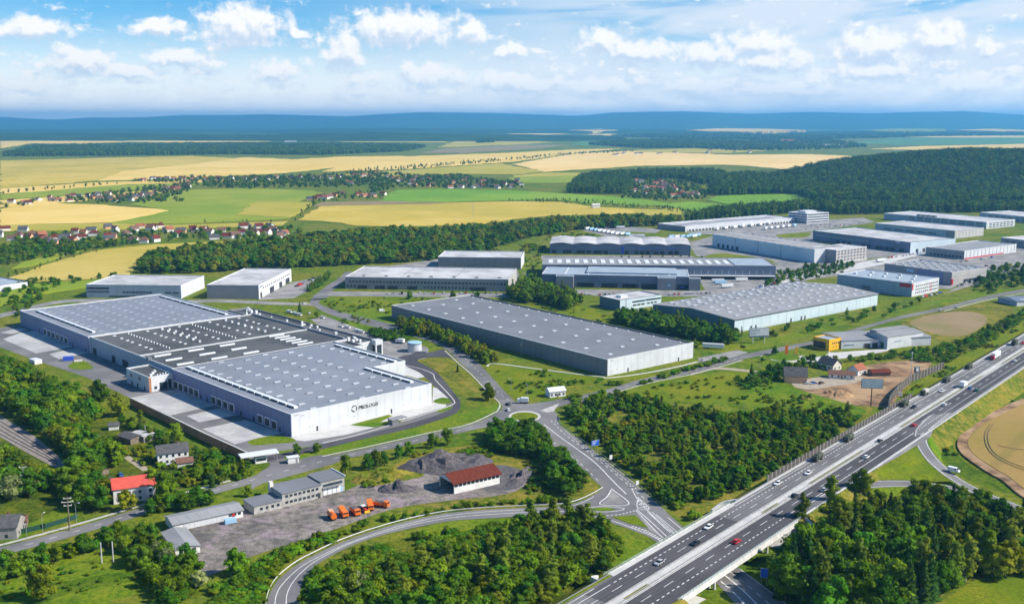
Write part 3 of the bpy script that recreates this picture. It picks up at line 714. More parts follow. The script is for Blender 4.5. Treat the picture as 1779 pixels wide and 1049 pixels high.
yard('lawn_panel', [(1336, 620), (1360, 612), (1390, 620), (1380, 626), (1350, 626)], M_lawn, 0.058, 3)
yard('forecourt', [(1212, 622), (1280, 608), (1300, 612), (1230, 634), (1215, 632)], M_asphalt_old, 0.05)
yard('gate_forecourt', [(425, 793), (470, 780), (500, 800), (555, 790), (592, 800), (520, 822), (455, 840), (435, 850), (445, 825), (470, 805)], M_asphalt, 0.055, 3)
yard('farm_yard', [(1375, 665), (1420, 655), (1480, 650), (1500, 660), (1440, 672), (1400, 676)], M_dirt, 0.05, 3)
sheet('dirt_track', [(160, 757), (172, 755), (245, 805), (262, 815), (248, 818), (215, 795)], 0.05, M_dirt)

# ------------------------------------------------------------------ roads at ground level
def lines(name, parent, specs, z, mat=M_paint, h=0.0):
    mb = MB()
    for sp in specs:
        pts, w = sp[0], sp[1]; dash = sp[2] if len(sp) > 2 else None
        ribbon(mb, catmull(PL(pts, z), 5), w, dash, h)
    o = mb.build(name, mat, parent)
    if parent is None: o['kind'] = 'structure'
    return o
# road past the works: from the left edge up to the junction
r2 = road('road', [(-40, 958), (0, 950), (130, 916), (300, 865), (400, 838), (480, 815), (560, 795), (640, 778), (740, 755), (820, 737), (866, 715), (876, 702)],
          [(-40, 975), (0, 965), (130, 930), (300, 878), (400, 850), (480, 828), (560, 806), (640, 788), (740, 766), (820, 747), (880, 735), (905, 738)], 0.07, M_asphalt)
lines('kerb', r2, [([(-40, 953), (0, 946), (130, 911), (300, 861), (400, 834)], 1.6), ([(560, 792), (640, 775), (740, 752.5), (815, 736), (864, 714)], 1.0)], 0.16, M_kerb, 0.12)
lines('lane_marking', r2, [([(0, 957.5), (130, 923), (300, 871.5), (400, 844), (480, 821.5), (560, 800.5), (640, 783), (740, 760.5), (820, 742)], 0.3, (3, 6))], 0.085)
# road up between the two big halls
r3 = road('road', [(866, 716), (872, 702), (850, 680), (822, 650), (800, 630), (775, 607), (745, 592), (700, 580), (660, 570), (620, 560), (570, 545), (540, 527), (545, 515), (570, 495), (590, 482), (600, 472)],
          [(905, 712), (898, 701), (880, 683), (848, 648), (828, 628), (795, 600), (760, 586), (720, 574), (680, 563), (640, 553), (590, 541), (556, 528), (561, 517), (590, 495), (604, 483), (612, 472)], 0.074, M_asphalt)
lines('kerb', r3, [([(864, 714), (868, 700), (848, 681), (820, 651), (798, 632), (773, 609)], 0.9)], 0.16, M_kerb, 0.12)
lines('lane_marking', r3, [([(884, 695), (864, 680), (835, 649), (814, 629), (785, 603), (752, 589)], 0.3, (3, 6))], 0.09)
r3b = road('access_road', [(545, 527), (470, 524), (380, 520), (300, 522), (120, 520), (0, 545)], [(552, 531), (470, 529), (380, 525), (300, 527), (120, 525), (0, 552)], 0.06, M_asphalt_old)
# road to the right
r4 = road('road', [(898, 701), (930, 700), (975, 693), (1015, 685), (1058, 675), (1125, 656), (1216, 638), (1290, 616), (1340, 606), (1420, 590), (1480, 572), (1560, 550), (1640, 533), (1720, 513), (1800, 498)],
          [(905, 712), (945, 714), (985, 702), (1015, 697), (1058, 683), (1125, 664), (1216, 645), (1290, 624), (1345, 613), (1424, 595), (1484, 577), (1560, 555), (1640, 538), (1720, 518), (1800, 503)], 0.078, M_asphalt)
lines('kerb', r4, [([(985, 704), (1015, 699), (1058, 685), (1125, 665.5), (1216, 646.5), (1290, 625.5)], 1.0), ([(1640, 540), (1720, 520), (1800, 505)], 1.4)], 0.15, M_kerb, 0.12)
lines('lane_marking', r4, [([(1000, 694), (1058, 679), (1125, 660), (1216, 641.5), (1290, 620)], 0.25, (3, 6))], 0.094)
road('country_lane', [(1200, 648), (1240, 638), (1290, 641), (1340, 648)], [(1200, 652), (1240, 642), (1290, 645), (1340, 652)], 0.06, M_dirt)
# wide road from the junction down to the underpass
r1 = road('main_road', [(905, 738), (930, 728), (945, 745), (956, 758), (962, 775), (998, 802), (1022, 824), (1044, 844), (1070, 862), (1093, 876), (1107, 884), (1158, 933), (1210, 985), (1247, 1015), (1285, 1056)],
          [(945, 714), (960, 712), (969, 722), (973, 738), (1003, 762), (1052, 799), (1080, 822), (1104, 841), (1125, 861), (1140, 873), (1156, 887), (1185, 913), (1240, 958), (1290, 990), (1376, 1056)], 0.082, M_asphalt)
lines('kerb', r1, [([(969.5, 722.4), (972.5, 737.6), (1003, 762), (1052, 798.6), (1104, 841.3), (1156, 887)], 0.35)], 0.20, M_kerb, 0.12)
lines('lane_marking', r1, [
    ([(945, 737), (975, 760), (1030, 800), (1062, 832), (1088, 858)], 0.5),
    ([(957, 730), (985, 757), (1020, 783), (1060, 815), (1095, 845), (1120, 866)], 0.35, (3, 3)),
    ([(965, 731), (1000, 764), (1040, 794), (1080, 827), (1110, 853)], 0.35, (1.5, 1.5)),
    ([(962, 768), (1000, 797), (1040, 835)], 0.3, (3, 4)),
    ([(1095, 843), (1110, 870), (1140, 900), (1170, 926)], 0.35),
    ([(1106, 884), (1130, 905), (1158, 931)], 0.4), ([(1125, 888), (1150, 912), (1165, 925)], 0.35), ([(1108, 863), (1128, 883), (1108, 882), (1108, 864)], 0.35),
    ([(1108, 866), (1115, 871)], 0.5), ([(1108, 870), (1119, 876)], 0.5), ([(1109, 875), (1124, 880)], 0.5), ([(1110, 880), (1127, 883)], 0.4),
    ([(1160, 898), (1185, 919)], 0.35), ([(1140, 893), (1178, 925)], 0.3), ([(1133, 889), (1172, 925)], 0.3),
    ([(1252, 1008), (1270, 1024), (1300, 1056)], 0.35), ([(1259, 998), (1292, 1026), (1322, 1056)], 0.6),
    ([(1268, 992), (1300, 1017), (1345, 1056)], 0.3, (3, 3)), ([(1252, 1010), (1275, 1028), (1302, 1053)], 0.3, (1.5, 1.5)), ([(1286, 988), (1341, 1029), (1373, 1054)], 0.3)], 0.096)
# island of the roundabout
yard('island_kerb', [(911.5 + 28 * math.cos(t * math.pi / 12), 723 + 9.6 * math.sin(t * math.pi / 12)) for t in range(24)], M_concrete, 0.14)
yard('island_lawn', [(911.5 + 23.5 * math.cos(t * math.pi / 12), 723 + 7.4 * math.sin(t * math.pi / 12)) for t in range(24)], M_olive, 0.19)
# sealed sliver round the island
yard('road_surface', [(876, 716), (890, 706), (920, 704), (950, 712), (960, 722), (945, 735), (915, 740), (890, 736), (876, 728)], M_asphalt, 0.10, 4)
yard('painted_island', [(938, 713), (972, 700), (962, 714), (952, 716)], M_kerb, 0.115)
# loop ramp
r6 = road('loop_road', [(462, 1060), (464, 1049), (469, 1030), (485, 1005), (516, 980), (550, 961.5), (594, 941), (651, 920.7), (707, 905), (776, 891), (850, 884.6), (927, 881), (979, 878), (1009, 870), (1033.5, 858), (1045, 849), (1044, 842)],
          [(524, 1060), (522, 1049), (521, 1027), (529, 1005), (547, 983), (579, 963), (619.5, 944), (666.5, 928.5), (729, 914), (792, 903.4), (850, 900), (920, 896), (1000, 899), (1033, 899), (1064, 908.5), (1094.6, 919), (1125, 931), (1146, 943), (1158, 933), (1106, 884), (1070, 860)], 0.086, M_asphalt, 4)
lines('lane_marking', r6, [
    ([(476, 1060), (481, 1030), (496, 1008), (524, 983), (557, 965), (600, 945), (655, 925), (710, 909), (778, 895), (850, 888), (926, 884), (979, 881), (1010, 873), (1032, 862)], 0.3),
    ([(497, 1060), (499, 1030), (513, 1005), (538, 981), (568, 963), (607, 944), (660, 926), (715, 911), (785, 898.5), (850, 893), (925, 889), (1000, 887)], 0.3),
    ([(1062, 848), (1093, 875), (1043, 875.5), (1055, 862), (1062, 850)], 0.5), ([(1003, 882), (1047, 879.5), (1082, 882), (1078, 886), (1047, 888.5), (1003, 887)], 0.45),
    ([(1031, 896), (1070, 906), (1097, 916), (1130, 929), (1150, 940)], 0.4), ([(1031, 896), (1070, 894), (1105, 886)], 0.5, (1.0, 0.8)), ([(1105, 886), (1130, 912), (1152, 934)], 0.35), ([(1098, 914), (1120, 921), (1150, 937)], 1.4, (0.6, 0.9))], 0.10)
yard('hatched_island', [(1062.5, 850), (1090, 874), (1046, 874.5)], M_asphalt_old, 0.098)
yard('island_lawn', [(1023, 884), (1047, 881), (1070, 884), (1047, 887)], M_lawn, 0.20, 4)
yard('island_lawn', [(1062, 897), (1104, 894), (1112, 902), (1127, 917), (1098, 910)], M_olive, 0.20)
yard('island_lane', [(1106, 890), (1150, 932), (1128, 919)], M_asphalt_old, 0.099)
# access loop round the big hall
r5 = road('access_road', [(440, 798), (520, 780), (620, 757), (720, 733), (780, 712), (786, 700), (775, 688), (752, 668), (730, 648), (706, 636), (690, 622), (720, 614), (745, 612), (770, 606)],
          [(440, 806), (520, 789), (620, 765), (724, 741), (790, 718), (800, 702), (795, 690), (775, 665), (757, 645), (735, 632), (725, 626), (735, 622), (765, 620), (790, 622)], 0.084, M_asphalt_new)
lines('kerb', r5, [([(704, 634), (730, 640), (752, 649), (757, 660), (788, 694), (784, 703), (760, 712), (700, 731), (620, 755), (560, 769)], 0.6)], 0.2, M_paving, 0.12)
yard('verge_lawn', [(740, 628), (752, 625), (775, 630), (795, 640), (808, 655), (825, 668), (838, 676), (830, 682), (810, 672), (790, 662), (765, 648)], M_rough, 0.1, 3)
# railway in the lower left
sheet('rail_bed', [(-30, 706), (0, 721), (60, 757), (90, 782), (118, 808), (96, 812), (40, 782), (0, 758), (-30, 744)], 0.06, M_ballast)
for k, off in enumerate((0, 9, 19, 28)):
    mb = MB(); a = P(-30, 712 + off * .9, .3); b = P(100, 793 + off * .45, .3); ribbon(mb, [a, b], 0.14, None, 0.2)
    mb.build('rail', M_rust)['kind'] = 'structure'
# white footpath from the gate to the grey hall, and edging of the hall
for q in ([(846, 636), (858, 631), (930, 640), (1000, 649), (1045, 654), (1058, 656), (1120, 648), (1180, 636), (1212, 628)],):
    mb = MB(); ribbon(mb, catmull(PL(q, 0.16), 4), 1.6, None, 0.1); mb.build('path', M_paving)['kind'] = 'structure'
# ------------------------------------------------------------------ motorway on its embankment, with the bridge
MZ = 6.0
MD = Vector((math.sin(R(39.8)), math.cos(R(39.8)), 0)); MN = Vector((MD.y, -MD.x, 0))
def mw(s, n, z=MZ): return MD * s + MN * n + Vector((0, 0, z))
S0, S1, B0, B1 = 200.0, 1050.0, 281.0, 366.0
def strip(name, n0, n1, s0, s1, z, mat, parent=None, h=0.0):
    mb = MB()
    if h: mb.add([mw(s0, n0, z), mw(s0, n1, z), mw(s1, n1, z), mw(s1, n0, z), mw(s0, n0, z - h), mw(s0, n1, z - h), mw(s1, n1, z - h), mw(s1, n0, z - h)],
                 [(0, 1, 2, 3), (7, 6, 5, 4), (4, 5, 1, 0), (5, 6, 2, 1), (6, 7, 3, 2), (7, 4, 0, 3)])
    else: mb.add([mw(s0, n0, z), mw(s0, n1, z), mw(s1, n1, z), mw(s1, n0, z)], [(0, 1, 2, 3)])
    o = mb.build(name, mat, parent)
    if parent is None: o['kind'] = 'structure'
    return o
NL, NR = -189.3, -162.0
embs = []
for (a, b) in ((S0, B0), (B1, S1)):
    mb = MB()
    prof = [(NL - 10.5, 0.0), (NL - 1.0, MZ - .05), (NR + 1.0, MZ - .05), (NR + 10.5, 0.0)]
    vs = [mw(a, n, z) for n, z in prof] + [mw(b, n, z) for n, z in prof]
    mb.add(vs, [(0, 4, 5, 1), (1, 5, 6, 2), (2, 6, 7, 3), (0, 1, 2, 3), (7, 6, 5, 4)])
    e = mb.build('embankment', M_rough); e['kind'] = 'structure'
# sealed carriageways
mway = strip('motorway', NL, -178.0, S0, S1, MZ, M_mw_old)
strip('carriageway', -174.2, NR, S0, S1, MZ, M_mw_new, mway)
strip('resurfaced_lane', NL + 1.5, -178.1, 262, 352, MZ + 0.02, M_mw_new, mway)
strip('median_paving', -178.0, -174.2, S0, S1, MZ + 0.10, M_concrete, mway, 0.3)
for (a, b) in ((268, 282), (366, 380), (410, 470), (520, 660), (700, 860)): strip('median_grass', -176.0, -174.6, a, b, MZ + 0.15, M_rough, mway)
strip('verge_strip', NL - .8, NL + .6, S0, B0, MZ + 0.06, M_olive, mway)
strip('verge_strip', NL - .8, NL + .6, B1, S1, MZ + 0.06, M_concrete, mway)
strip('verge_strip', NR - .3, NR + .9, B1, S1, MZ + 0.06, M_concrete, mway)
mk = MB()
def mline(n, s0, s1, w, dash=None): ribbon(mk, [mw(s0, n, MZ + 0.035), mw(s1, n, MZ + 0.035)], w, dash)
mline(NL + 1.7, S0, 268, .25); mline(-185.2, S0, 274, .3); mline(-185.2, 276, 560, .4, (1.6, 1.6)); mline(-185.2, 560, S1, .3)
mline(-181.8, S0, S1, .25, (6, 8)); mline(-178.5, S0, S1, .28); mline(-173.8, S0, S1, .28)
mline(-170.4, S0, S1, .25, (6, 8)); mline(-166.8, S0, 370, .4, (1.6, 1.6)); mline(-166.8, 370, 480, .3); mline(-166.8, 512, 700, .4, (1.6, 1.6)); mline(-166.8, 700, S1, .3); mline(-166.8, 480, 512, .3)
mline(NL + 1.7, B1, S1, .25); mline(NR - 1.0, 512, S1, .3)
mk.build('lane_marking', M_paint, mway)
# bridge
br = empty('road_bridge', mw((B0 + B1) / 2, (NL + NR) / 2, 0)); br.rotation_euler = (0, 0, -R(39.8))   # local x = across, local y = along
tag(br, 'concrete motorway bridge with railings over the wide road below', 'bridge')
HL = (B1 - B0) / 2; HW = (NR - NL) / 2
M_bridge = pmat('bridge_concrete', (0.70, 0.69, 0.66), 0.85, (0.58, 0.57, 0.55), 0.3)
M_greenrail = pmat('grey_green_railing', (0.34, 0.42, 0.38), 0.6)
bx('deck', br, M_bridge, -HW - .9, HW + .9, -HL - 1, HL + 1, MZ - 1.5, MZ - .12)
bx('fascia', br, M_bridge, HW + .9, HW + 1.2, -HL - 1, HL + 1, MZ - 1.7, MZ + .35)
bx('fascia', br, M_bridge, -HW - 1.2, -HW - .9, -HL - 1, HL + 1, MZ - 1.7, MZ + .35)
bx('footway', br, M_concrete, -HW - .9, -HW + 1.2, -HL - 1, HL + 1, MZ - .1, MZ + .18)
bx('footway', br, M_concrete, HW - .2, HW + .9, -HL - 1, HL + 1, MZ - .1, MZ + .18)
for sx in (-HW - 1.05, HW + 1.05, ):
    pr = bx('parapet_rail', br, M_greenrail, sx - .06, sx + .06, -HL - 4, HL + 4, MZ + 1.2, MZ + 1.32)
    bx('parapet_rail', br, M_greenrail, sx - .04, sx + .04, -HL - 4, HL + 4, MZ + .72, MZ + .80)
    for k in range(45):
        y = -HL - 2 + k * (2 * HL + 4) / 44
        bx('parapet_post', br, M_greenrail, sx - .05, sx + .05, y - .06, y + .06, MZ + .3, MZ + 1.25)
for y in (-19.0, 21.0):
    for x in (-11, -7.5, -4, 0.5, 4, 7.5, 11, 13):
        b = MB(); b.tube((x, y, 0), (x, y, MZ - 1.9), .55, .5, 10); b.build('pier', M_bridge, br)
    bx('pier_cap', br, M_bridge, -HW, HW, y - .9, y + .9, MZ - 2.3, MZ - 1.5)
for sgn in (-1, 1):
    b = MB(); y = sgn * HL
    b.prism([(-HW - 1.0, 0), (HW + 1.0, 0), (HW + 1.0, MZ - 1.5), (-HW - 1.0, MZ - 1.5)], y - .6, y + .6)
    b.build('abutment', M_bridge, br)
    b = MB(); b.add([(-HW, y, MZ - 1.8), (HW, y, MZ - 1.8), (HW + 1, y - sgn * 15, .15), (-HW - 1, y - sgn * 15, .15)], [(0, 1, 2, 3) if sgn < 0 else (3, 2, 1, 0)])
    b.add([(-HW, y, 0), (-HW, y, MZ - 1.8), (-HW - 1, y - sgn * 15, .15)], [(0, 1, 2)]); b.add([(HW, y, 0), (HW, y, MZ - 1.8), (HW + 1, y - sgn * 15, .15)], [(0, 1, 2)])
    b.build('slope_paving', M_concrete, br)
    for sx in (-1, 1):
        b = MB(); ribbon(b, catmull([Vector((sx * (HW + 1), y + sgn * 7, MZ + .4)), Vector((sx * (HW + 5.5), y + sgn * 4, MZ - 1)), Vector((sx * (HW + 7.5), y - sgn * 2, MZ - 3.2))], 4), .9, None, 2.6)
        b.build('wing_wall', M_bridge, br)
# guard rails: one thing for each run
def rail_run(label, pts, post=4.0, m=M_metal):
    o = empty('guard_rail', pts[0])
    tag(o, label, 'guard rail')
    b = MB(); base = pts[0]
    q = [p - base + Vector((0, 0, .75)) for p in pts]; ribbon(b, q, .10, None, .32); b.build('beam', m, o)
    total = 0; acc = 0; b = MB()
    for a, c in zip(pts, pts[1:]):
        L = (c - a).length; n = max(1, int(L / post))
        for k in range(n):
            p = a.lerp(c, k / n) - base; b.box(p.x - .06, p.x + .06, p.y - .06, p.y + .06, p.z, p.z + .7)
    b.build('post_row', m, o)['kind'] = 'stuff'
    return o
rail_run('steel guard rail along the outer left verge of the motorway beside the young wood', [mw(s, NL - .2, MZ) for s in range(370, 1040, 30)])
rail_run('steel guard rail on the left verge before the bridge', [mw(s, NL - .2, MZ) for s in range(205, 283, 19)])
rail_run('left rail of the motorway median', [mw(s, -177.6, MZ + .1) for s in range(205, 1040, 30)])
rail_run('right rail of the motorway median', [mw(s, -174.5, MZ + .1) for s in range(205, 1040, 30)])
rail_run('steel guard rail on the right verge beyond the slip road', [mw(s, NR + .3, MZ) for s in range(520, 1040, 30)])
rail_run('pale guard rail along the outer curve of the loop road', catmull(PL([(462, 1052), (466, 1030), (481, 1004), (513, 978), (548, 959.5), (592, 939), (650, 918.7), (706, 903), (776, 889), (850, 882.6), (927, 879), (979, 876), (1009, 868), (1034, 856), (1047, 848)], .1), 3), 4.0, M_trim)
rail_run('dark guard rail on the right edge of the wide junction road', catmull(PL([(971, 722), (975, 738), (1005, 761), (1054, 797), (1106, 840), (1158, 886)], .1), 3))
# slip road to the right: falls from the motorway to the ground
def sloped_road(name, left, right, zs, mat, smooth=4):
    l = catmull([P(x, y, z) for (x, y), z in zip(left, zs)], smooth); r = catmull([P(x, y, z) for (x, y), z in zip(right, zs)], smooth)
    mb = MB(); n = min(len(l), len(r)); vs = []
    for a, b in zip(l[:n], r[:n]):
        d = (a - b); d.z = 0; d = d.normalized(); vs += [a + d * max(.3, a.z * 1.5) - Vector((0, 0, a.z + .1)), a + d * 1.0 - Vector((0, 0, .1)), b - d * 1.0 - Vector((0, 0, .1)), b - d * max(.3, b.z * 1.5) - Vector((0, 0, b.z + .1))]
    fs = []
    for i in range(n - 1):
        for k in range(3): fs.append((4 * i + k, 4 * i + k + 1, 4 * i + 5 + k, 4 * i + 4 + k))
    mb.add(vs, fs); e = mb.build('embankment', M_lawn); e['kind'] = 'structure'
    mb = MB(); vs = []
    for a, b in zip(l[:n], r[:n]): vs += [a, b]
    mb.add(vs, [(2 * i, 2 * i + 1, 2 * i + 3, 2 * i + 2) for i in range(n - 1)])
    o = mb.build(name, mat); o['kind'] = 'structure'
    mk = MB()
    up = Vector((0, 0, .03))
    ribbon(mk, [a.lerp(b, .12) + up for a, b in zip(l[:n], r[:n])], .3); ribbon(mk, [a.lerp(b, .9) + up for a, b in zip(l[:n], r[:n])], .3)
    mk.build('lane_marking', M_paint, o)
    return l, r
slipL, slipR = sloped_road('slip_road', [(1612, 722), (1592, 742), (1588, 756), (1592, 772), (1606, 795), (1629, 817), (1656, 836), (1700, 862), (1760, 886)],
            [(1655, 716), (1622, 741), (1612, 754), (1612, 770), (1624, 790), (1644, 811), (1670, 832), (1715, 855), (1779, 880)],
            [6.03, 6.03, 6.0, 5.6, 4.6, 3.2, 1.8, .6, .1], M_asphalt)
sloped_road('slip_road', [(1400, 876), (1445, 849), (1474, 840), (1516, 834.5), (1574, 834), (1616, 838), (1660, 845), (1720, 858)], [(1402, 893), (1440, 868), (1470, 853), (1519, 847), (1574, 845), (1616, 848), (1655, 855), (1710, 870)], [6.03, 6.0, 5.0, 3.6, 2.2, 1.0, .3, .1], M_asphalt)
sheet('gore_paving', None, MZ + .015, M_asphalt_old, world_pts=[mw(430, NR, MZ + .015), mw(530, NR - .2, MZ + .015), mw(512, NR + 4.0, MZ + .015), mw(470, NR + 2.6, MZ + .015)])
_tri = [(1590, 766, 5.85), (1594, 774, 5.5), (1606, 796, 4.5), (1629, 818, 3.1), (1652, 836, 1.75), (1616, 836.5, 1.1), (1574, 833.0, 2.2), (1516, 833.5, 3.6), (1478, 838, 5.0), (1462, 835, 5.9), (1500, 815, 5.85), (1545, 790, 5.85)]
sheet('green_triangle', None, 0, M_olive, world_pts=[P(x, y, z) for x, y, z in _tri])
# noise barrier: brown-grey panels between posts
nb = empty('noise_barrier', mw(400, NL - 2.0, 0))
tag(nb, 'dark noise barrier of upright panels between posts beside the motorway and young wood', 'noise barrier')
for k in range(46):
    s = 402 + k * 3.9; base = mw(s, NL - 1.6, MZ - .4) - nb.location; e = mw(s + 3.9, NL - 1.6, MZ - .4) - nb.location; mid = (base + e) / 2
    if k == 0:
        b = MB(); b.box(-.08, .08, -1.85, 1.85, 0, 3.0); pan = b.me('panel', M_barrier); b = MB(); b.box(-.18, .18, -.15, .15, 0, 3.3); pst = b.me('post', M_kerb)
    mobj('panel', pan, nb, mid, -R(39.8)); mobj('post', pst, nb, base, -R(39.8))
nb2 = empty('noise_barrier', P(1548, 708)); tag(nb2, 'tall brown noise wall bending away from the motorway round the soil yard', 'noise barrier')
pts = PL([(1543, 712), (1546, 700), (1560, 682), (1582, 664), (1605, 655), (1640, 640)], 0)
b = MB(); b.box(-.1, .1, -.5, .5, 0, 1); pan2 = b.me('panel', M_barrier); b = MB(); b.box(-.2, .2, -.2, .2, 0, 4.9); pst2 = b.me('post', M_kerb)
for a, c in zip(pts, pts[1:]):
    n = max(1, int((c - a).length / 4.2))
    for k in range(n):
        p, q = a.lerp(c, k / n), a.lerp(c, (k + 1) / n); d = q - p
        mobj('panel', pan2, nb2, (p + q) / 2 - nb2.location, math.atan2(-d.x, d.y), (1, d.length - .3, 4.6)); mobj('post', pst2, nb2, p - nb2.location, math.atan2(-d.x, d.y))
# rust-brown retaining wall below the loading apron
rw = empty('retaining_wall', P(232, 692)); tag(rw, 'long rust-brown retaining wall below the loading apron of the big hall', 'wall')
top = PL([(226, 690), (296, 723), (356, 752), (410, 776), (431, 786)], 4.6)
b = MB(); b.box(-.25, .25, -.5, .5, 0, 1); pan3 = b.me('panel', M_brown_wall); b = MB(); b.box(-.4, .4, -.5, .5, 0, 1); cp3 = b.me('coping', M_concrete)
for a, c in zip(top, top[1:]):
    n = max(1, int((c - a).length / 4.0))
    for k in range(n):
        p, q = a.lerp(c, k / n), a.lerp(c, (k + 1) / n); d = q - p; m = (p + q) / 2; m.z = 0
        pz = mobj('panel', pan3, rw, m - rw.location, math.atan2(-d.x, d.y), (1, d.length - .08, 4.4)); mobj('coping', cp3, rw, m - rw.location + Vector((0, 0, 4.42)), math.atan2(-d.x, d.y), (1, d.length - .02, .18))
# ------------------------------------------------------------------ buildings
class B:
    """a hall: local x runs along its right-hand visible face, local y along its left-hand visible face"""
    def __init__(s, name, label, near, right, left, by, ref=None, h=None, az=None, cat='warehouse', Lu=None, Lv=None):
        s.h = h or height_at(near[0], near[1], by)
        O = P(near[0], near[1], s.h); r = P(right[0], right[1], s.h) - O; l = P(left[0], left[1], s.h) - O
        if ref is None: ref = 'u' if r.length > l.length else 'v'
        u = r.normalized() if ref == 'u' else Vector((l.y, -l.x, 0)).normalized()
        if az is not None: u = Vector((math.sin(R(az)), math.cos(R(az)), 0))
        v = Vector((-u.y, u.x, 0))
        s.Lu = Lu or r.dot(u); s.Lv = Lv or l.dot(v)
        s.o = empty(name, (O.x, O.y, 0), math.atan2(u.y, u.x)); s.u, s.v, s.O = u, v, O
        tag(s.o, label, cat)
    def bx(s, name, m, *a, parent=None): return bx(name, parent or s.o, m, *a)
    def shell(s, wu, wv, roof, wback=None, trim=M_trim, rect=None, h=None, parapet=0.5, th=0.35, trim_t=0.25):
        x0, x1, y0, y1 = rect or (0, s.Lu, 0, s.Lv); h = h or s.h; wback = wback or wu
        s.bx('wall', wu, x0 + th, x1 - th, y0, y0 + th, 0, h); s.bx('wall', wv, x0, x0 + th, y0, y1, 0, h)
        s.bx('wall', wback, x0 + th, x1 - th, y1 - th, y1, 0, h); s.bx('wall', wback, x1 - th, x1, y0, y1, 0, h)
        s.roof = s.bx('roof', roof, x0 + th, x1 - th, y0 + th, y1 - th, h - parapet - .4, h - parapet)
        t = trim_t
        for a in ((x0 - .06, x1 + .06, y0 - .06, y0 + th + .1), (x0 - .06, x1 + .06, y1 - th - .1, y1 + .06), (x0 - .06, x0 + th + .1, y0 + th + .1, y1 - th - .1), (x1 - th - .1, x1 + .06, y0 + th + .1, y1 - th - .1)):
            s.bx('roof_edge', trim, *a, h, h + t)
    def gable(s, roof, rise, along='x', over=.4, rect=None, h=None, wall=None):
        x0, x1, y0, y1 = rect or (0, s.Lu, 0, s.Lv); h = h or s.h; b = MB(); o = over; t = .25
        if along == 'x':
            m = (y0 + y1) / 2
            prof = [(y0 - o, h), (m, h + rise), (y1 + o, h), (y1 + o, h + t), (m, h + rise + t), (y0 - o, h + t)]
            b.add([(x0 - o, y, z) for y, z in prof] + [(x1 + o, y, z) for y, z in prof], [(0, 1, 4, 5), (1, 2, 3, 4), (11, 10, 7, 6), (10, 9, 8, 7), (5, 4, 10, 11), (4, 3, 9, 10), (6, 7, 1, 0), (7, 8, 2, 1), (0, 5, 11, 6), (2, 8, 9, 3)])
            tri = [[(x, y0, h), (x, y1, h), (x, m, h + rise)] for x in (x0 + .01, x1 - .01)]
        else:
            m = (x0 + x1) / 2
            prof = [(x0 - o, h), (m, h + rise), (x1 + o, h), (x1 + o, h + t), (m, h + rise + t), (x0 - o, h + t)]
            b.add([(x, y0 - o, z) for x, z in prof] + [(x, y1 + o, z) for x, z in prof], [(0, 1, 4, 5), (1, 2, 3, 4), (11, 10, 7, 6), (10, 9, 8, 7), (5, 4, 10, 11), (4, 3, 9, 10), (6, 7, 1, 0), (7, 8, 2, 1), (0, 5, 11, 6), (2, 8, 9, 3)])
            tri = [[(x0, y, h), (x1, y, h), (m, y, h + rise)] for y in (y0 + .01, y1 - .01)]
        s.roof = b.build('roof', roof, s.o)
        if wall:
            for t_ in tri:
                g_ = MB(); g_.add(t_, [(0, 1, 2)]); g_.build('gable', wall, s.o)
    def walls(s, wu, wv, wback=None, rect=None, h=None, th=.35):
        x0, x1, y0, y1 = rect or (0, s.Lu, 0, s.Lv); h = h or s.h; wback = wback or wu
        s.bx('wall', wu, x0 + th, x1 - th, y0, y0 + th, 0, h); s.bx('wall', wv, x0, x0 + th, y0, y1, 0, h)
        s.bx('wall', wback, x0 + th, x1 - th, y1 - th, y1, 0, h); s.bx('wall', wback, x1 - th, x1, y0, y1, 0, h)
    def on(s, face, name, m, a, b, z0, z1, proud=.08, off=0.0, parent=None):
        """a piece on a face: 'u' the right-hand face, 'v' the left-hand one; a..b along the face"""
        if face == 'u': return s.bx(name, m, a, b, off - proud, off + .02, z0, z1, parent=parent)
        return s.bx(name, m, off - proud, off + .02, a, b, z0, z1, parent=parent)
    def windows(s, face, a, b, n, w, z0, z1, m=M_glass, off=0.0, name='window'):
        for k in range(n):
            c = a + (b - a) * (k + .5) / n; s.on(face, name, m, c - w / 2, c + w / 2, z0, z1, off=off)
    def docks(s, face, xs, w=3.4, h=3.6, z=1.0, frame=True, off=0.0, fm=M_trim):
        for x in xs:
            if frame: s.on(face, 'dock_frame', fm, x - w / 2 - .6, x + w / 2 + .6, z - .4, z + h + .6, .25, off)
            d = s.on(face, 'dock_door', M_door, x - w / 2, x + w / 2, z, z + h, .40, off)
    def skylights(s, xs, ys, w, d, hh, m=M_skylight, z=None, stagger=0.0, name='skylight', skip=None):
        z = s.h - .5 if z is None else z
        for i, x in enumerate(xs):
            for j, y in enumerate(ys):
                yy = y + (stagger if i % 2 else 0)
                if skip and skip(x, yy): continue
                s.bx(name, m, x - w / 2, x + w / 2, yy - d / 2, yy + d / 2, z, z + hh)
def frange(a, b, st):
    out = []
    while a < b: out.append(a); a += st
    return out

# --- the big hall in four joined sections
m = B('logistics_hall', 'huge white and blue-grey distribution hall with company lettering on its bright end wall', (504.8, 720), (750.8, 666.7), (38.7, 539.4), 758.8, az=46.9, h=11.8)
H = 11.8
def sec(rect, wu, wv, roof, h, wb=M_white_p): m.shell(wu, wv, roof, wb, rect=rect, h=h)
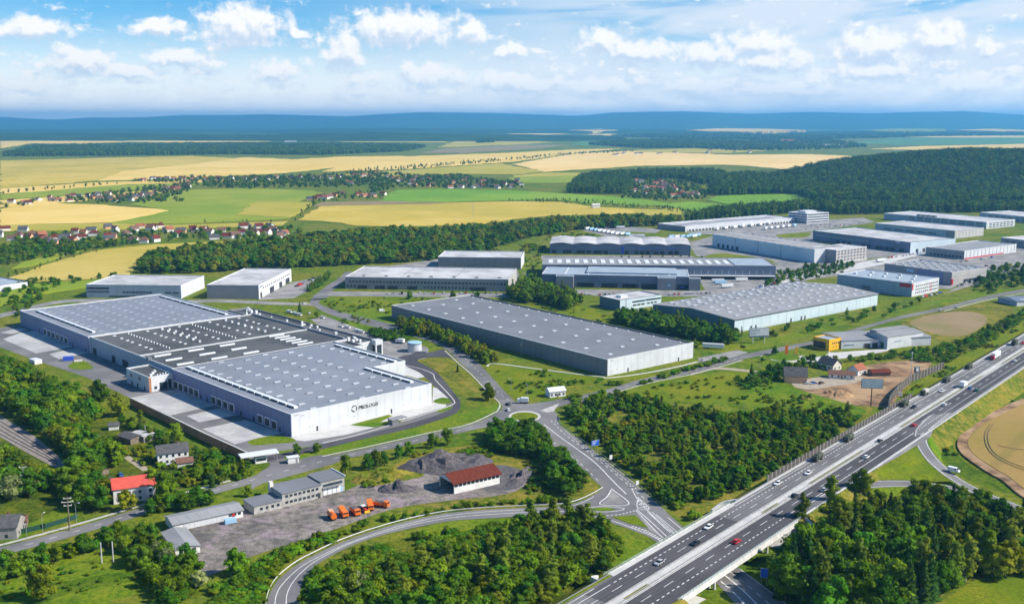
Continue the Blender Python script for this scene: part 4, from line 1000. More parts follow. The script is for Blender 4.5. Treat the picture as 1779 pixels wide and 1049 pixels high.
# front section with the notch: two rectangles of one roof
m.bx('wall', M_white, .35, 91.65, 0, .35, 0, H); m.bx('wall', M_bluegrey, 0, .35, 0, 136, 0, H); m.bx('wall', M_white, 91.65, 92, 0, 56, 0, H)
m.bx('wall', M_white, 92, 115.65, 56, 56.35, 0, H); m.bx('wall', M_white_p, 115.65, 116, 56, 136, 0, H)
m.bx('roof', M_roof_blue, .35, 91.65, .35, 56.2, H - .9, H - .5); m.bx('roof', M_roof_blue, .35, 115.65, 56.2, 136, H - .9, H - .5)
for a in ((-.06, 92.06, -.06, .5), (-.06, .5, .5, 136), (91.5, 92.06, .5, 56), (91.5, 116.06, 56, 56.5), (115.5, 116.06, 56.5, 136), (.5, 115.5, 135.6, 136.1)): m.bx('roof_edge', M_trim, *a, H, H + .22)
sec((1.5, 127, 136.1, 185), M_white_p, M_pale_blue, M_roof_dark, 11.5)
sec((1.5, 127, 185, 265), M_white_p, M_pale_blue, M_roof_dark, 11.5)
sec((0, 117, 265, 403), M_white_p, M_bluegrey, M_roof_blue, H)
# long lower flat-roofed office strip on the far right side
m.shell(M_white_p, M_mid_grey, M_roof_dark, M_mid_grey, rect=(127.1, 145, 128, 303), h=9.6, trim=M_mid_grey, parapet=.9)
m.shell(M_white_p, M_mid_grey, M_roof_dark, M_mid_grey, rect=(117.1, 127, 265.2, 303), h=9.6, trim=M_mid_grey, parapet=.9)
m.shell(M_white_p, M_mid_grey, M_roof_dark, M_mid_grey, rect=(116.2, 127, 118, 136), h=10.4, trim=M_mid_grey, parapet=.7)
m.bx('tower_frame', M_white_p, 141.5, 147.5, 123, 128, 7.2, 10.6); m.bx('tower_leg', M_white_p, 141.5, 142.5, 123, 124, 0, 7.2); m.bx('tower_leg', M_white_p, 146.5, 147.5, 123, 124, 0, 7.2); m.bx('tower_glazing', M_glass, 142.5, 146.5, 123.6, 127.8, .2, 7.2)
# office block at the left wall
m.shell(M_white_p, M_white_p, M_roof_dark, M_white_p, rect=(-15, -.02, 134.5, 166.5), h=9.2, parapet=.7)
m.on('u', 'brick_strip', M_brown_wall, -15.05, -13.6, .1, 9.0, .1, 134.5)
m.on('u', 'entrance_glazing', M_glass, -8.5, -3.5, .3, 5.0, .12, 134.5); m.on('u', 'entrance_glazing', M_glass, -3.1, -1.0, .3, 6.2, .12, 134.5); m.on('u', 'window', M_glass, -11.8, -10.2, 1.5, 3.2, .12, 134.5)
for y in (140, 150, 158): m.on('v', 'door', M_glass, y, y + 1.6, .1, 2.6, .1, -15)
for y in (158, 146): m.on('v', 'window', M_glass, y, y + 3, 5.2, 7.2, .1, -15)
for k in range(3): m.bx('roof_unit', M_hvac, -12 + 3 * k, -10.6 + 3 * k, 139 + 4 * k, 140.4 + 4 * k, 8.5, 9.9)
for k in range(4): m.bx('vent', M_hvac, -9 + 2 * k, -8.4 + 2 * k, 136 + .6 * k, 136.6 + .6 * k, 8.5, 9.9)
m.bx('stair_tower', M_grey_wall, -.03, 2.2, 168, 171.5, 11.5, 13.4)
# roof furniture
cols = frange(15.4, 90, 15.5)
m.skylights(cols, frange(3.4, 132, 11.25), 3.8, 1.5, .5, stagger=5.6, skip=lambda x, y: y > 133 or (x > 83 and y < 60))
m.skylights([103], frange(62, 132, 11.25), 3.8, 1.5, .5, stagger=5.6, skip=lambda x, y: y > 133)
m.skylights(frange(15.4, 108, 11.6), frange(270, 399, 11.25), 3.4, 1.3, .4, M_dimlight, stagger=5.6, skip=lambda x, y: y > 400)
def ridge_strip(x, ya, yb, n):
    st = (yb - ya) / n
    for k in range(n):
        y = ya + k * st; b_ = m.bx('ridge_light', M_skywhite, x - .2, x + 2.0, y, y + st - .9, H - .5, H + .55)
        m.bx('glazing', M_glass, x - .75, x - .2, y + .4, y + st - 1.6, H - .5, H + .35)
ridge_strip(8.4, 10, 134, 15); ridge_strip(8.8, 279, 392, 11); ridge_strip(109.6, 58.5, 126, 7); ridge_strip(85.6, 11, 58, 5); ridge_strip(110.6, 277, 393, 9)
for i, x in enumerate((13.2, 36.0, 58.5)):
    for y in (176.6, 160.8, 144.8): m.bx('skylight_bar', M_skywhite, x - 5.5, x + 5.5, y - .8, y + .8, 11.0, 11.9)
for k in range(6): m.bx('skylight_bar', M_skywhite, 93, 105, 181 - k * 7.4, 182.2 - k * 7.4, 11.0, 11.8)
for x in (16, 40, 64, 88, 112):
    for k in range(7): m.bx('roof_hatch', M_skywhite, x - 1.0, x + 1.0, 258 - k * 9.8 - (2.2 if k % 3 else 0), 259.2 - k * 9.8 - (2.2 if k % 3 else 0), 11.0, 11.5)
for x in (26, 74):
    for k in range(15): m.bx('vent', M_skywhite, x - .35, x + .35, 258 - k * 4.6, 258.7 - k * 4.6, 11.0, 12.0)
for x in (50, 100):
    for k in range(7):
        m.bx('fan_unit', M_hvac, x - .8, x + .8, 256 - k * 9.6, 257.5 - k * 9.6, 11.0, 12.3)
for k in range(5): m.bx('fan_unit', M_hvac, 53, 54.4, 252 - k * 10, 253.4 - k * 10, 11, 12.2)
rr = random.Random(3)
for k in range(34): 
    x = 128.5 + rr.random() * 14; y = 132 + rr.random() * 168; a = .4 + rr.random() * .7; m.bx('roof_unit', M_hvac, x - a, x + a, y - a, y + a, 8.7, 9.6 + rr.random() * 1.6)
m.bx('roof_curb', M_mid_grey, 126.4, 127.7, 140, 264, 11.0, 12.3)
# loading doors
m.docks('v', [16.5, 23.5, 31.0], 4.4, 3.8, .9); m.docks('v', [62, 69, 76, 83], 4.4, 3.8, .9); m.docks('v', [104, 110.5, 117, 124, 130.5], 4.4, 3.8, .9)
m.docks('v', [306, 314.5, 323, 331.5, 340, 348.5], 4.6, 3.8, .9)
for y in (10.5, 37.5, 51, 90, 98, 294, 299, 360, 270): m.on('v', 'door', M_door, y, y + 1.6, .2, 3.0)
m.docks('v', [258, 226], 5.0, 4.4, .2, False, 1.5); m.docks('v', [205, 209.5], 4.0, 4.4, .2, False, 1.5)
for x in (15, 63): m.on('u', 'door', M_door, x, x + 1.0, .1, 2.6)
for x, z in ((10.5, 3), (12.3, 3.2), (6, 9.8), (7.2, 9.8), (38.5, 3.0), (72, 3), (75, 3.4), (2.2, 10.6), (3.2, 10.6), (4.0, 10.6)): m.on('u', 'vent_plate', M_mid_grey, x, x + .5, z, z + .5)
# company sign: ring emblem and lettering
M_sign = pmat('sign_charcoal', (0.055, 0.06, 0.06), 0.6)
def face_text(bd, face, txt, a, z, size, mat, off=0.0, bold=0.0, name='lettering', space=1.0, proud=.14, shear=0.0):
    cu = bpy.data.curves.new(name, 'FONT'); cu.body = txt; cu.size = size; cu.extrude = .04; cu.offset = bold; cu.space_character = space; cu.shear = shear; cu.resolution_u = 3
    o = bpy.data.objects.new('tmp', cu); COL.objects.link(o)
    dg = bpy.context.evaluated_depsgraph_get(); me = bpy.data.meshes.new_from_object(o.evaluated_get(dg)); bpy.data.objects.remove(o)
    me.materials.clear(); me.materials.append(mat)
    t = mobj(name, me, bd.o)
    if face == 'u': t.location = (a, off - proud, z); t.rotation_euler = (R(90), 0, 0)
    else: t.location = (off - proud, a, z); t.rotation_euler = (R(90), 0, R(-90))
    return t
b = MB()
rc, rin, n = 1.85, 1.15, 30
for k in range(n):
    t0, t1 = 2 * math.pi * k / n, 2 * math.pi * (k + 1) / n
    if k in (3, 13, 14, 23, 24): continue
    w0 = rin + .35 * math.sin(t0 * 1.5) ** 2; 
    q = [(rc * math.cos(t0), 0, rc * math.sin(t0)), (rc * math.cos(t1), 0, rc * math.sin(t1)), (w0 * math.cos(t1), 0, w0 * math.sin(t1)), (w0 * math.cos(t0), 0, w0 * math.sin(t0))]
    b.add(q + [(x, .08, z) for x, y, z in q], [(3, 2, 1, 0), (4, 5, 6, 7), (0, 1, 5, 4), (1, 2, 6, 5), (2, 3, 7, 6), (3, 0, 4, 7)])
em = b.build('emblem', M_sign, m.o); em.location = (38.9, -.16, 7.5)
face_text(m, 'u', 'PRO', 41.6, 6.5, 2.75, M_sign, bold=.06, shear=.12); face_text(m, 'u', 'LOGIS', 46.95, 6.5, 2.75, M_sign, bold=.0, shear=.12)
# a flat shelter beside the white forecourt
b2 = empty('gate_shelter', P(690, 735)); tag(b2, 'small flat grey-roofed shelter on the lawn before the big white wall', 'shelter')
bx('roof', b2, M_roof_mid, -5, 5, -2.5, 2.5, 2.9, 3.2); bx('wall', b2, M_grey_wall, -4.6, -.5, -2, 2, 0, 2.9)
for x, y in ((4.6, -2), (4.6, 2)): bx('post', b2, M_metal, x - .1, x + .1, y - .1, y + .1, 0, 2.9)
b2.rotation_euler = (0, 0, R(43))

# --- grey hall to the right
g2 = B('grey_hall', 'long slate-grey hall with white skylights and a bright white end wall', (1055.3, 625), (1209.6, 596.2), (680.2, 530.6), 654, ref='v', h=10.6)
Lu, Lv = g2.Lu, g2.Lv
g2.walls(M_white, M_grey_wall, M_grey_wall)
nv = Lv * .915
g2.bx('roof', M_roof_grey, .35, Lu * .62, .35, Lv - .35, 9.7, 10.1); g2.bx('roof', M_roof_grey, Lu * .62, Lu - .35, .35, Lv - .35, 9.7, 10.1)
for a, mm in (((-.06, Lu + .06, -.06, .45), M_trim), ((-.06, .45, .45, Lv), M_trim), ((-.06, Lu + .06, Lv - .4, Lv + .06), M_skywhite), ((Lu - 1.2, Lu + .06, .45, Lv - .4), M_dark_trim)): g2.bx('roof_edge', mm, *a, 10.6, 10.9)
for i, x in enumerate((14, 36, 58)):
    for k in range(11): 
        y = 12 + k * 23 + (0 if i != 1 else 11)
        if y < Lv - 5: g2.bx('skylight', M_domelight, x - 1.5, x + 1.5, y - 1.1, y + 1.1, 10.1, 10.5)
for k in range(20): g2.bx('skylight', M_domelight, Lu - 5.0, Lu - 3.8, 8 + k * 12.4, 9.2 + k * 12.4, 10.1, 10.6)
for x in (18, 66): g2.on('u', 'door', M_door, x, x + 1.2, .1, 2.6)
for x, z in ((8, 3), (50, 1.6), (3, 9.4), (4.2, 9.4), (70, 5), (73, 5)): g2.on('u', 'vent_plate', M_mid_grey, x, x + .6, z, z + .5)

# --- row of halls behind
w1 = B('white_hall', 'white hall with dark little windows and pale flat roof behind the big blue-grey roof', (313.9, 496), (359, 479), (149, 494.4), 518.4, ref='v')
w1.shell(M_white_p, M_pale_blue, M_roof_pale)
w1.windows('v', w1.Lv * .76, w1.Lv * .99, 8, 3.0, w1.h * .66, w1.h * .80); w1.windows('v', w1.Lv * .76, w1.Lv * .99, 7, 3.2, w1.h * .42, w1.h * .52); w1.windows('v', w1.Lv * .30, w1.Lv * .62, 9, 2.6, w1.h * .40, w1.h * .50); w1.windows('v', w1.Lv * .48, w1.Lv * .76, 6, 4, .6, w1.h * .16); w1.windows('v', 1, w1.Lv * .18, 2, 6, w1.h * .38, w1.h * .48)
w2 = B('grey_and_white_hall', 'hall with a plain dark grey end and white side full of loading doors', (449, 496), (513, 467.3), (359, 495), 519.7, ref='v')
w2.shell(M_white_p, M_mid_grey, M_roof_pale)
w2.windows('u', w2.Lu * .1, w2.Lu * .95, 14, 3, w2.h * .62, w2.h * .72); w2.docks('u', [w2.Lu * q for q in (.06, .33, .37, .41, .62, .66, .82, .86, .90)], 4, 5, .3, False)
w2.on('u', 'sign_panel', M_print, w2.Lu * .03, w2.Lu * .12, w2.h * .78, w2.h * .88)
w3 = B('long_grey_hall', 'very long grey hall with rows of small windows beyond the lawn', (883, 485.7), (897, 466.5), (599.3, 481), 506.6, ref='v')
w3.shell(M_warm_grey, M_mid_grey, M_roof_pale, trim=M_trim)
w3.windows('v', w3.Lv * .01, w3.Lv * .98, 46, 2.2, w3.h * .55, w3.h * .70); w3.windows('v', w3.Lv * .22, w3.Lv * .52, 14, 1.8, w3.h * .16, w3.h * .32)
w3.docks('v', [w3.Lv * q for q in (.15, .18, .21, .57, .60, .69, .72, .77, .80, .88, .905)], 5.0, w3.h * .30, .2, False)
w3.windows('v', w3.Lv * .93, w3.Lv * .995, 3, 2, w3.h * .14, w3.h * .34)
for k in range(7): w3.bx('roof_unit', M_mid_grey, 10, 13, w3.Lv * (.05 + k * .14), w3.Lv * (.05 + k * .14) + 3, w3.h - .5, w3.h + .5)
for q in (.33, .66): w3.bx('roof_seam', M_mid_grey, .5, w3.Lu - .5, w3.Lv * q, w3.Lv * q + .6, w3.h - .5, w3.h - .2)
w4 = B('plain_grey_hall', 'windowless dark grey hall directly behind the long grey hall', (905, 448), (911, 440.7), (760.8, 446.5), 468, ref='v', Lu=55)
w4.shell(M_white_p, M_grey_wall, M_roof_pale)
# --- slate-blue halls with waved and flat roofs
def along_hall(name, label, fl, fr, by_r, depth, h=None, **kw):
    """a hall whose long face looks at the camera: front-left top, front-right top, base at the right corner"""
    return B(name, label, fr, (fr[0] + 5, fr[1] - 10), fl, by_r, ref='v', h=h, Lu=depth, **kw)
b5 = along_hall('wave_roof_hall', 'slate-blue hall under a waved pale roof with loading doors', (955, 423.4), (1200, 426), 443.6, 60)
b5.walls(M_dark_blue, M_dark_blue)
wv = MB(); n = 48
for j in range(n + 1):
    y = b5.Lv * j / n; z = b5.h + 1.6 * abs(math.sin(math.pi * 6 * j / n)) + .1
    wv.v += [(-1.2, y, z), (b5.Lu + 1, y, z + 1.5), (-1.2, y, z - .5), (b5.Lu + 1, y, z + 1.0)]
for j in range(n):
    a = 4 * j; wv.f += [(a, a + 1, a + 5, a + 4), (a + 6, a + 7, a + 3, a + 2), (a, a + 4, a + 6, a + 2), (a + 1, a + 3, a + 7, a + 5)]; wv.m += [0] * 4
wv.build('roof', M_roof_pale, b5.o)
b5.docks('v', [b5.Lv * q for q in (.10, .14, .20, .24, .30, .34, .38, .45, .60, .64, .67, .72, .76, .79, .86, .89, .97)], 5.0, b5.h * .36, .2, False)
b5.on('v', 'sign_panel', M_blue, b5.Lv * .47, b5.Lv * .49, 1, b5.h * .75); b5.windows('v', b5.Lv * .08, b5.Lv * .40, 3, b5.Lv * .07, b5.h * .55, b5.h * .62, M_carblue)
b6 = along_hall('skylit_hall', 'long low hall with a row of white roof lights behind the bay-fronted hall', (941.6, 460), (1348, 462.5), 485.5, 62)
b6.shell(M_dark_blue, M_dark_blue, M_roof_mid, parapet=.15, trim=M_roof_mid)
for k in range(21): b6.bx('skylight', M_skywhite, 14, 42, b6.Lv * (.975 - k * .0385) - 5, b6.Lv * (.975 - k * .0385) - .5, b6.h - .15, b6.h + .25)
b6.bx('roof_panel', M_roof_blue2, 3, 56, 3, b6.Lv * .17, b6.h - .1, b6.h + .4)
b6.on('v', 'canopy', M_trim, 1, b6.Lv * .38, b6.h * .26, b6.h * .30, 5); b6.on('v', 'loading_bay', M_door, 3, b6.Lv * .36, .3, b6.h * .24, .1)
b6.windows('v', 2, b6.Lv * .36, 12, .8, b6.h * .36, b6.h * .66, M_pale_blue, name='cladding_rib')
b7 = along_hall('bay_front_hall', 'slate-blue hall with projecting grey bays and dark loading docks', (941.6, 476), (1197, 481), 503.0, 50)
b7.shell(M_dark_blue, M_dark_blue, M_roof_blue2, parapet=.1, trim=M_trim)
for k, q in enumerate((.13, .28, .68, .84)): b7.bx('roof_seam', M_trim, .5, 49, b7.Lv * q, b7.Lv * q + .8, b7.h - .1, b7.h + .2)
b7.bx('step_roof', M_roof_blue2, 10, 49, b7.Lv * .08, b7.Lv * .70, b7.h - .1, b7.h + 1.4)
for (qa, qb) in ((.78, .90), (.09, .21), (-.075, .0)):
    b7.shell(M_mid_grey, M_mid_grey, M_roof_blue2, rect=(-7, -.05, b7.Lv * qa, b7.Lv * qb), h=b7.h - .6, parapet=.1)
b7.docks('v', [b7.Lv * q for q in (.95, .98, .74, .71, .68, .66, .57, .545, .52, .50, .43, .405, .38, .36, .30, .275, .25, .235, .06, .035, .01)], 5.2, b7.h * .36, .2, False)
b7.on('v', 'banner', M_sky_blue, b7.Lv * .125, b7.Lv * .14, b7.h * .3, b7.h * .5, .1, -7); b7.on('v', 'banner', M_blue, b7.Lv * .03, b7.Lv * .06, b7.h * .10, b7.h * .22, .5)
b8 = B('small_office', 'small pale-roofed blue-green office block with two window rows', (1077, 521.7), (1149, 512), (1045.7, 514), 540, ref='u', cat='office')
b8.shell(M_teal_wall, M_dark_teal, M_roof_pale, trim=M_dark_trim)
b8.windows('u', b8.Lu * .30, b8.Lu * .60, 4, 4, b8.h * .60, b8.h * .75); b8.windows('u', b8.Lu * .62, b8.Lu * .98, 5, 4, b8.h * .62, b8.h * .77); b8.windows('u', b8.Lu * .30, b8.Lu * .60, 3, 4, b8.h * .28, b8.h * .42); b8.windows('u', b8.Lu * .64, b8.Lu * .9, 3, 3, b8.h * .3, b8.h * .44)
b8.on('u', 'downpipe', M_dark_trim, b8.Lu * .14, b8.Lu * .15, 0, b8.h); b8.bx('roof_unit', M_hvac, 10, 18, 10, 16, b8.h - .5, b8.h + 1.6)
# --- big panelled hall beside the road
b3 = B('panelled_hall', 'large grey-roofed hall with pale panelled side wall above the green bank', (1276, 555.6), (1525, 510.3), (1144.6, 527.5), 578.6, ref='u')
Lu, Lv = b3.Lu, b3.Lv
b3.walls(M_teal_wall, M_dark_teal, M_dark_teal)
b3.gable(M_roof_mid, 3.0, 'x', .8, wall=M_dark_teal)
b3.on('u', 'fascia', M_dark_trim, -.8, Lu + .8, b3.h - .7, b3.h - .02, .5)
for k in range(18):
    a = Lu * k / 18; b3.on('u', 'wall_panel', M_teal_wall, a + .12, a + Lu / 18 - .12, .6, b3.h - .9, .12)
for q in (.10, .13, .36, .43, .455, .76): b3.on('u', 'door', M_door, Lu * q, Lu * q + 1.6, .1, 3.2, .3)
for i in range(14):
    for j, q in enumerate((.08, .20, .31, .42)):
        a = Lu * (.05 + i * .068) + (j % 2) * 4; z = b3.h + 6.0 * q; b3.bx('skylight', M_skylight, a, a + 4.2, Lv * q, Lv * q + 2.2, z + .1, z + .75)
    for j, q in enumerate((.58, .70, .81, .92)):
        a = Lu * (.05 + i * .068) + (j % 2) * 4; z = b3.h + 6.0 * (1 - q); b3.bx('skylight', M_skylight, a, a + 4.2, Lv * q, Lv * q + 2.2, z + .1, z + .75)
# --- halls on the right
def simple(name, label, near, right, left, by, wu, wv, roof, ref=None, cat='warehouse', trim=M_trim, **kw):
    o = B(name, label, near, right, left, by, ref, cat=cat, **kw); o.shell(wu, wv, roof, trim=trim); return o
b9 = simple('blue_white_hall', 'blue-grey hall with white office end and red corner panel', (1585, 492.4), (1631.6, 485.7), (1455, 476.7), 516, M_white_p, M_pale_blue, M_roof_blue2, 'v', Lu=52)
b9.on('v', 'red_panel', M_redp, 1, 12, b9.h * .66, b9.h * .95); b9.on('u', 'red_panel', M_redp, .2, 2.5, b9.h * .5, b9.h * .95)
for zq in (.18, .42, .66): b9.windows('u', 6, b9.Lu - 16, 8, 1.8, b9.h * zq, b9.h * (zq + .12)); b9.windows('u', b9.Lu - 15, b9.Lu - 1, 5, 1.5, b9.h * zq, b9.h * (zq + .12))
b9.on('u', 'stair_glazing', M_redp, b9.Lu - 16, b9.Lu - 15, 1, b9.h * .8); b9.on('v', 'sign_panel', M_grey_wall, b9.Lv * .55, b9.Lv * .64, 1, b9.h * .42, 3)
for k in range(10): b9.bx('roof_unit', M_hvac, 8 + (k * 17) % 36, 10.5 + (k * 17) % 36, b9.Lv * (.06 + k * .09), b9.Lv * (.06 + k * .09) + 2.5, b9.h - .5, b9.h + .9)
b10 = simple('dock_end_hall', 'grey hall with three dark loading shelters in its pale end wall', (1654, 473.4), (1707.5, 463.3), (1537, 457.7), 495.8, M_warm_grey, M_mid_grey, M_roof_mid, 'v', Lu=58)
for q in (.36, .51, .66): b10.on('u', 'dock_shelter', M_door, b10.Lu * q, b10.Lu * q + 6, .4, b10.h * .34, 1.2)
b10.on('u', 'dock_shelter', M_door, b10.Lu * .82, b10.Lu * .82 + 6, .4, b10.h * .34, 1.2)
b10.on('v', 'sign_panel', M_sky_blue, b10.Lv * .55, b10.Lv * .66, b10.h * .62, b10.h * .82); b10.on('v', 'wall_panel', M_bluegrey, b10.Lv * .12, b10.Lv * .50, .5, b10.h * .9, .12); b10.on('u', 'red_tank', M_redp, -1.5, .0, 1, b10.h * .5, 2)
for zq in (.35, .62): b10.on('u', 'panel_joint', M_dark_trim, .5, b10.Lu - .5, b10.h * zq, b10.h * zq + .15)
for i in range(5):
    for k in range(7): b10.bx('skylight', M_skylight, 6 + i * 11, 8.5 + i * 11, b10.Lv * (.07 + k * .135), b10.Lv * (.07 + k * .135) + 3, b10.h - .5, b10.h + .2)
b11 = simple('ribbed_hall', 'hall with a brightly lit ribbed white side and a red band at its foot', (1675.6, 436.3), (1766, 424), (1605.4, 429.6), 451, M_white_p, M_mid_grey, M_roof_mid, 'u')
b11.on('u', 'red_band', M_redp, .3, b11.Lu * .75, .3, 1.6)
for k in range(14): b11.on('u', 'wall_rib', M_grey_wall, b11.Lu * (k + .5) / 14, b11.Lu * (k + .5) / 14 + .5, 1.8, b11.h - .3, .15)
b11.windows('v', 2, b11.Lv * .9, 9, 3, b11.h * .15, b11.h * .35, M_door)
b12 = simple('dark_blue_hall', 'very long slate-blue hall with a pale flat roof and dark loading doors', (1582, 421.3), (1657, 414), (1412.5, 401), 439.7, M_teal_wall, M_dark_blue, M_roof_pale, 'v', trim=M_dark_trim)
b12.docks('v', [b12.Lv * q for q in (.08, .17, .22, .27, .31, .40, .45, .60, .66, .72)], 6, b12.h * .30, .2, False); b12.windows('v', b12.Lv * .4, b12.Lv * .97, 16, 4, b12.h * .58, b12.h * .66, M_pale_blue); b12.on('v', 'sign_panel', M_white_p, b12.Lv * .1, b12.Lv * .14, b12.h * .85, b12.h * .97); b12.docks('u', [b12.Lu * .15, b12.Lu * .3], 4, 4, .2, False)
b13 = simple('stepped_window_hall', 'pale hall with long dark window bands and grey windowed end', (1659, 401), (1705.7, 396), (1521, 388), 415, M_warm_grey, M_pale_blue, M_roof_pale, 'v', Lu=70)
for zq in (.18, .42, .66): b13.windows('u', 3, b13.Lu - 3, 8, 5, b13.h * zq, b13.h * (zq + .1), M_white_p)
b13.windows('v', b13.Lv * .2, b13.Lv * .9, 5, b13.Lv * .11, b13.h * .35, b13.h * .47); b13.on('v', 'wall_panel', M_mid_grey, .2, b13.Lv * .1, .2, b13.h - .3, .12)
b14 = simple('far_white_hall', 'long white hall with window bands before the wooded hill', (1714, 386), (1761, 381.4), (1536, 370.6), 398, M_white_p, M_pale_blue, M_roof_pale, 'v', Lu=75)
for zq in (.15, .42, .68): b14.windows('u', 6, b14.Lu - 4, 7, 7, b14.h * zq, b14.h * (zq + .13))
for zq in (.35, .68): b14.windows('v', 4, b14.Lv * .75, 9, b14.Lv * .06, b14.h * zq, b14.h * (zq + .12))
for k in range(4): b14.bx('roof_unit', M_dark_trim, 10, 16, b14.Lv * (.52 + .05 * k), b14.Lv * (.52 + .05 * k) + 6, b14.h - .5, b14.h + 1.6)
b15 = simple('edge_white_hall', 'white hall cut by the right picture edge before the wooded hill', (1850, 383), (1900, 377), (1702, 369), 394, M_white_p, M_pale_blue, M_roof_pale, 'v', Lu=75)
b15.windows('v', b15.Lv * .1, b15.Lv * .9, 10, b15.Lv * .06, b15.h * .5, b15.h * .64); b15.windows('v', b15.Lv * .1, b15.Lv * .9, 10, b15.Lv * .06, b15.h * .15, b15.h * .28)
b16 = simple('edge_grey_hall', 'dark grey hall at the right edge behind the ribbed white hall', (1840, 424), (1900, 416), (1739, 412.8), 438, M_white_p, M_mid_grey, M_roof_pale, 'v', Lu=60)
b16.windows('v', b16.Lv * .1, b16.Lv * .95, 7, 6, b16.h * .5, b16.h * .65)
b17 = simple('sawtooth_hall', 'long pale blue hall with cross ribs along its roof', (1415.4, 433.4), (1447, 428.5), (1238, 407), 457, M_white_p, M_teal_wall, M_roof_pale, 'v', Lu=48)
for k in range(14): b17.bx('roof_rib', M_mid_grey, 1, 47, b17.Lv * (.05 + k * .07), b17.Lv * (.05 + k * .07) + 1.4, b17.h - .5, b17.h + .6)
for q in (.30, .52, .75): b17.on('v', 'panel_joint', M_dark_blue, b17.Lv * q, b17.Lv * q + .8, .2, b17.h - .2)
for k in range(5): b17.on('v', 'dock_door', M_door, b17.Lv * (.72 + .05 * k), b17.Lv * (.72 + .05 * k) + 4, .3, b17.h * .3)
b18 = simple('concrete_office', 'concrete office block with a grid of small windows', (1453, 434.8), (1506, 428.5), (1443, 433), 457.7, M_warm_grey, M_mid_grey, M_roof_pale, 'u', 'office', Lv=34)
for zq in (.14, .38, .62, .82): b18.windows('u', 2, b18.Lu - 2, 9, 3.0, b18.h * zq, b18.h * (zq + .09))
b18.bx('plinth', M_concrete, -2, b18.Lu, -1.2, 0, 0, 1.8)
b19 = simple('cross_dock_hall', 'long white cross-dock hall with parked trailers along it', (1190.6, 393.7), (1381.4, 378.3), (1157.5, 387), 403, M_white_p, M_mid_grey, M_roof_pale, 'u', trim=M_skywhite)
b19.on('u', 'dock_band', M_door, 4, b19.Lu * .98, .4, b19.h * .36, .12)
for k in range(34): b19.on('u', 'dock_pillar', M_trim, b19.Lu * (.02 + k * .0285), b19.Lu * (.02 + k * .0285) + 1.6, .2, b19.h * .4, .4)
b19.bx('roof_inset', M_mid_grey, b19.Lu * .05, b19.Lu * .9, b19.Lv * .35, b19.Lv * .6, b19.h - .5, b19.h - .2)
b20 = simple('white_office', 'white four-storey office with dark window bands beside the trailer yard', (1402.4, 371.3), (1440, 369.0), (1377, 368.8), 389, M_white_p, M_white_p, M_roof_pale, 'u', 'office', Lv=40)
for zq in (.10, .34, .58, .82): b20.on('u', 'window_band', M_glass, 1, b20.Lu - 1, b20.h * zq, b20.h * (zq + .1)); b20.on('v', 'window_band', M_glass, 1, 38, b20.h * zq, b20.h * (zq + .1))
b20.bx('roof_house', M_white_p, 4, b20.Lu * .6, 8, 24, b20.h - .5, b20.h + 3.2)
b21 = B('roadside_shed', 'white shed with dark gable roof and white roof panel at the right edge', (1766.6, 524), (1815, 511), (1733.8, 516.5), 532, 'v', Lu=45)
b21.walls(M_white_p, M_pale_blue); b21.gable(M_dark_blue, 2.4, 'x', .5, wall=M_white_p); b21.on('v', 'sign_panel', M_print, 8, 18, b21.h * .5, b21.h * .85)
b21.bx('roof_panel', M_skywhite, 6, 40, 1.5, 4.5, b21.h + .9, b21.h + 1.2)
b22 = B('edge_shed', 'low white building with dark roof line at the left edge beyond the meadow', (-60, 503), (47.5, 489.5), (-110, 494), 514, 'u')
b22.shell(M_white_p, M_mid_grey, M_roof_blue2, trim=M_dark_trim)
# --- yellow showroom and white sheds
y1 = B('yellow_showroom', 'bright yellow showroom block with pale roof', (1441, 590.6), (1459.5, 586.5), (1412.8, 584.8), 609.6, 'v', cat='showroom', Lu=13)
y1.shell(M_yellow, M_yellow, M_roof_blue2, M_yellow, trim=M_yellow)
y1.on('v', 'glazing', M_glass, y1.Lv * .22, y1.Lv * .95, .8, y1.h * .72); y1.windows('u', 2.5, 11, 4, 1.0, y1.h * .56, y1.h * .72); y1.windows('u', 3.5, 9.5, 2, .7, y1.h * .26, y1.h * .36)
y2 = B('white_workshop', 'white workshop with long pale roof behind the yellow block', (1462, 592), (1490, 583), (1428, 578), 607, 'v', h=6.0, Lu=70, cat='workshop')
y2.walls(M_white_p, M_white_p); y2.gable(M_roof_mid, 1.2, 'x', .4, wall=M_white_p); y2.docks('u', [20, 26], 4, 3.4, .1, False); y2.on('u', 'sign_panel', M_print, 2, 10, 2.2, 3.2)
y3 = B('white_shed', 'tall white storage shed with green door and stepped grey roof', (1542, 586), (1604, 577.5), (1489, 580), 607, 'u', cat='shed')
y3.walls(M_white_p, M_pale_blue); y3.gable(M_roof_mid, 1.6, 'x', .3, wall=M_pale_blue); y3.on('v', 'door', M_green_door, y3.Lv * .16, y3.Lv * .30, .1, y3.h * .5); y3.windows('v', y3.Lv * .55, y3.Lv * .85, 2, 3.4, y3.h * .5, y3.h * .68)
y3.on('u', 'sign_panel', M_pale_blue, y3.Lu * .2, y3.Lu * .4, y3.h * .5, y3.h * .62); y3.bx('roof_step', M_roof_mid, 2, y3.Lu - 1, y3.Lv * .62, y3.Lv * .95, y3.h + .3, y3.h + 2.4)
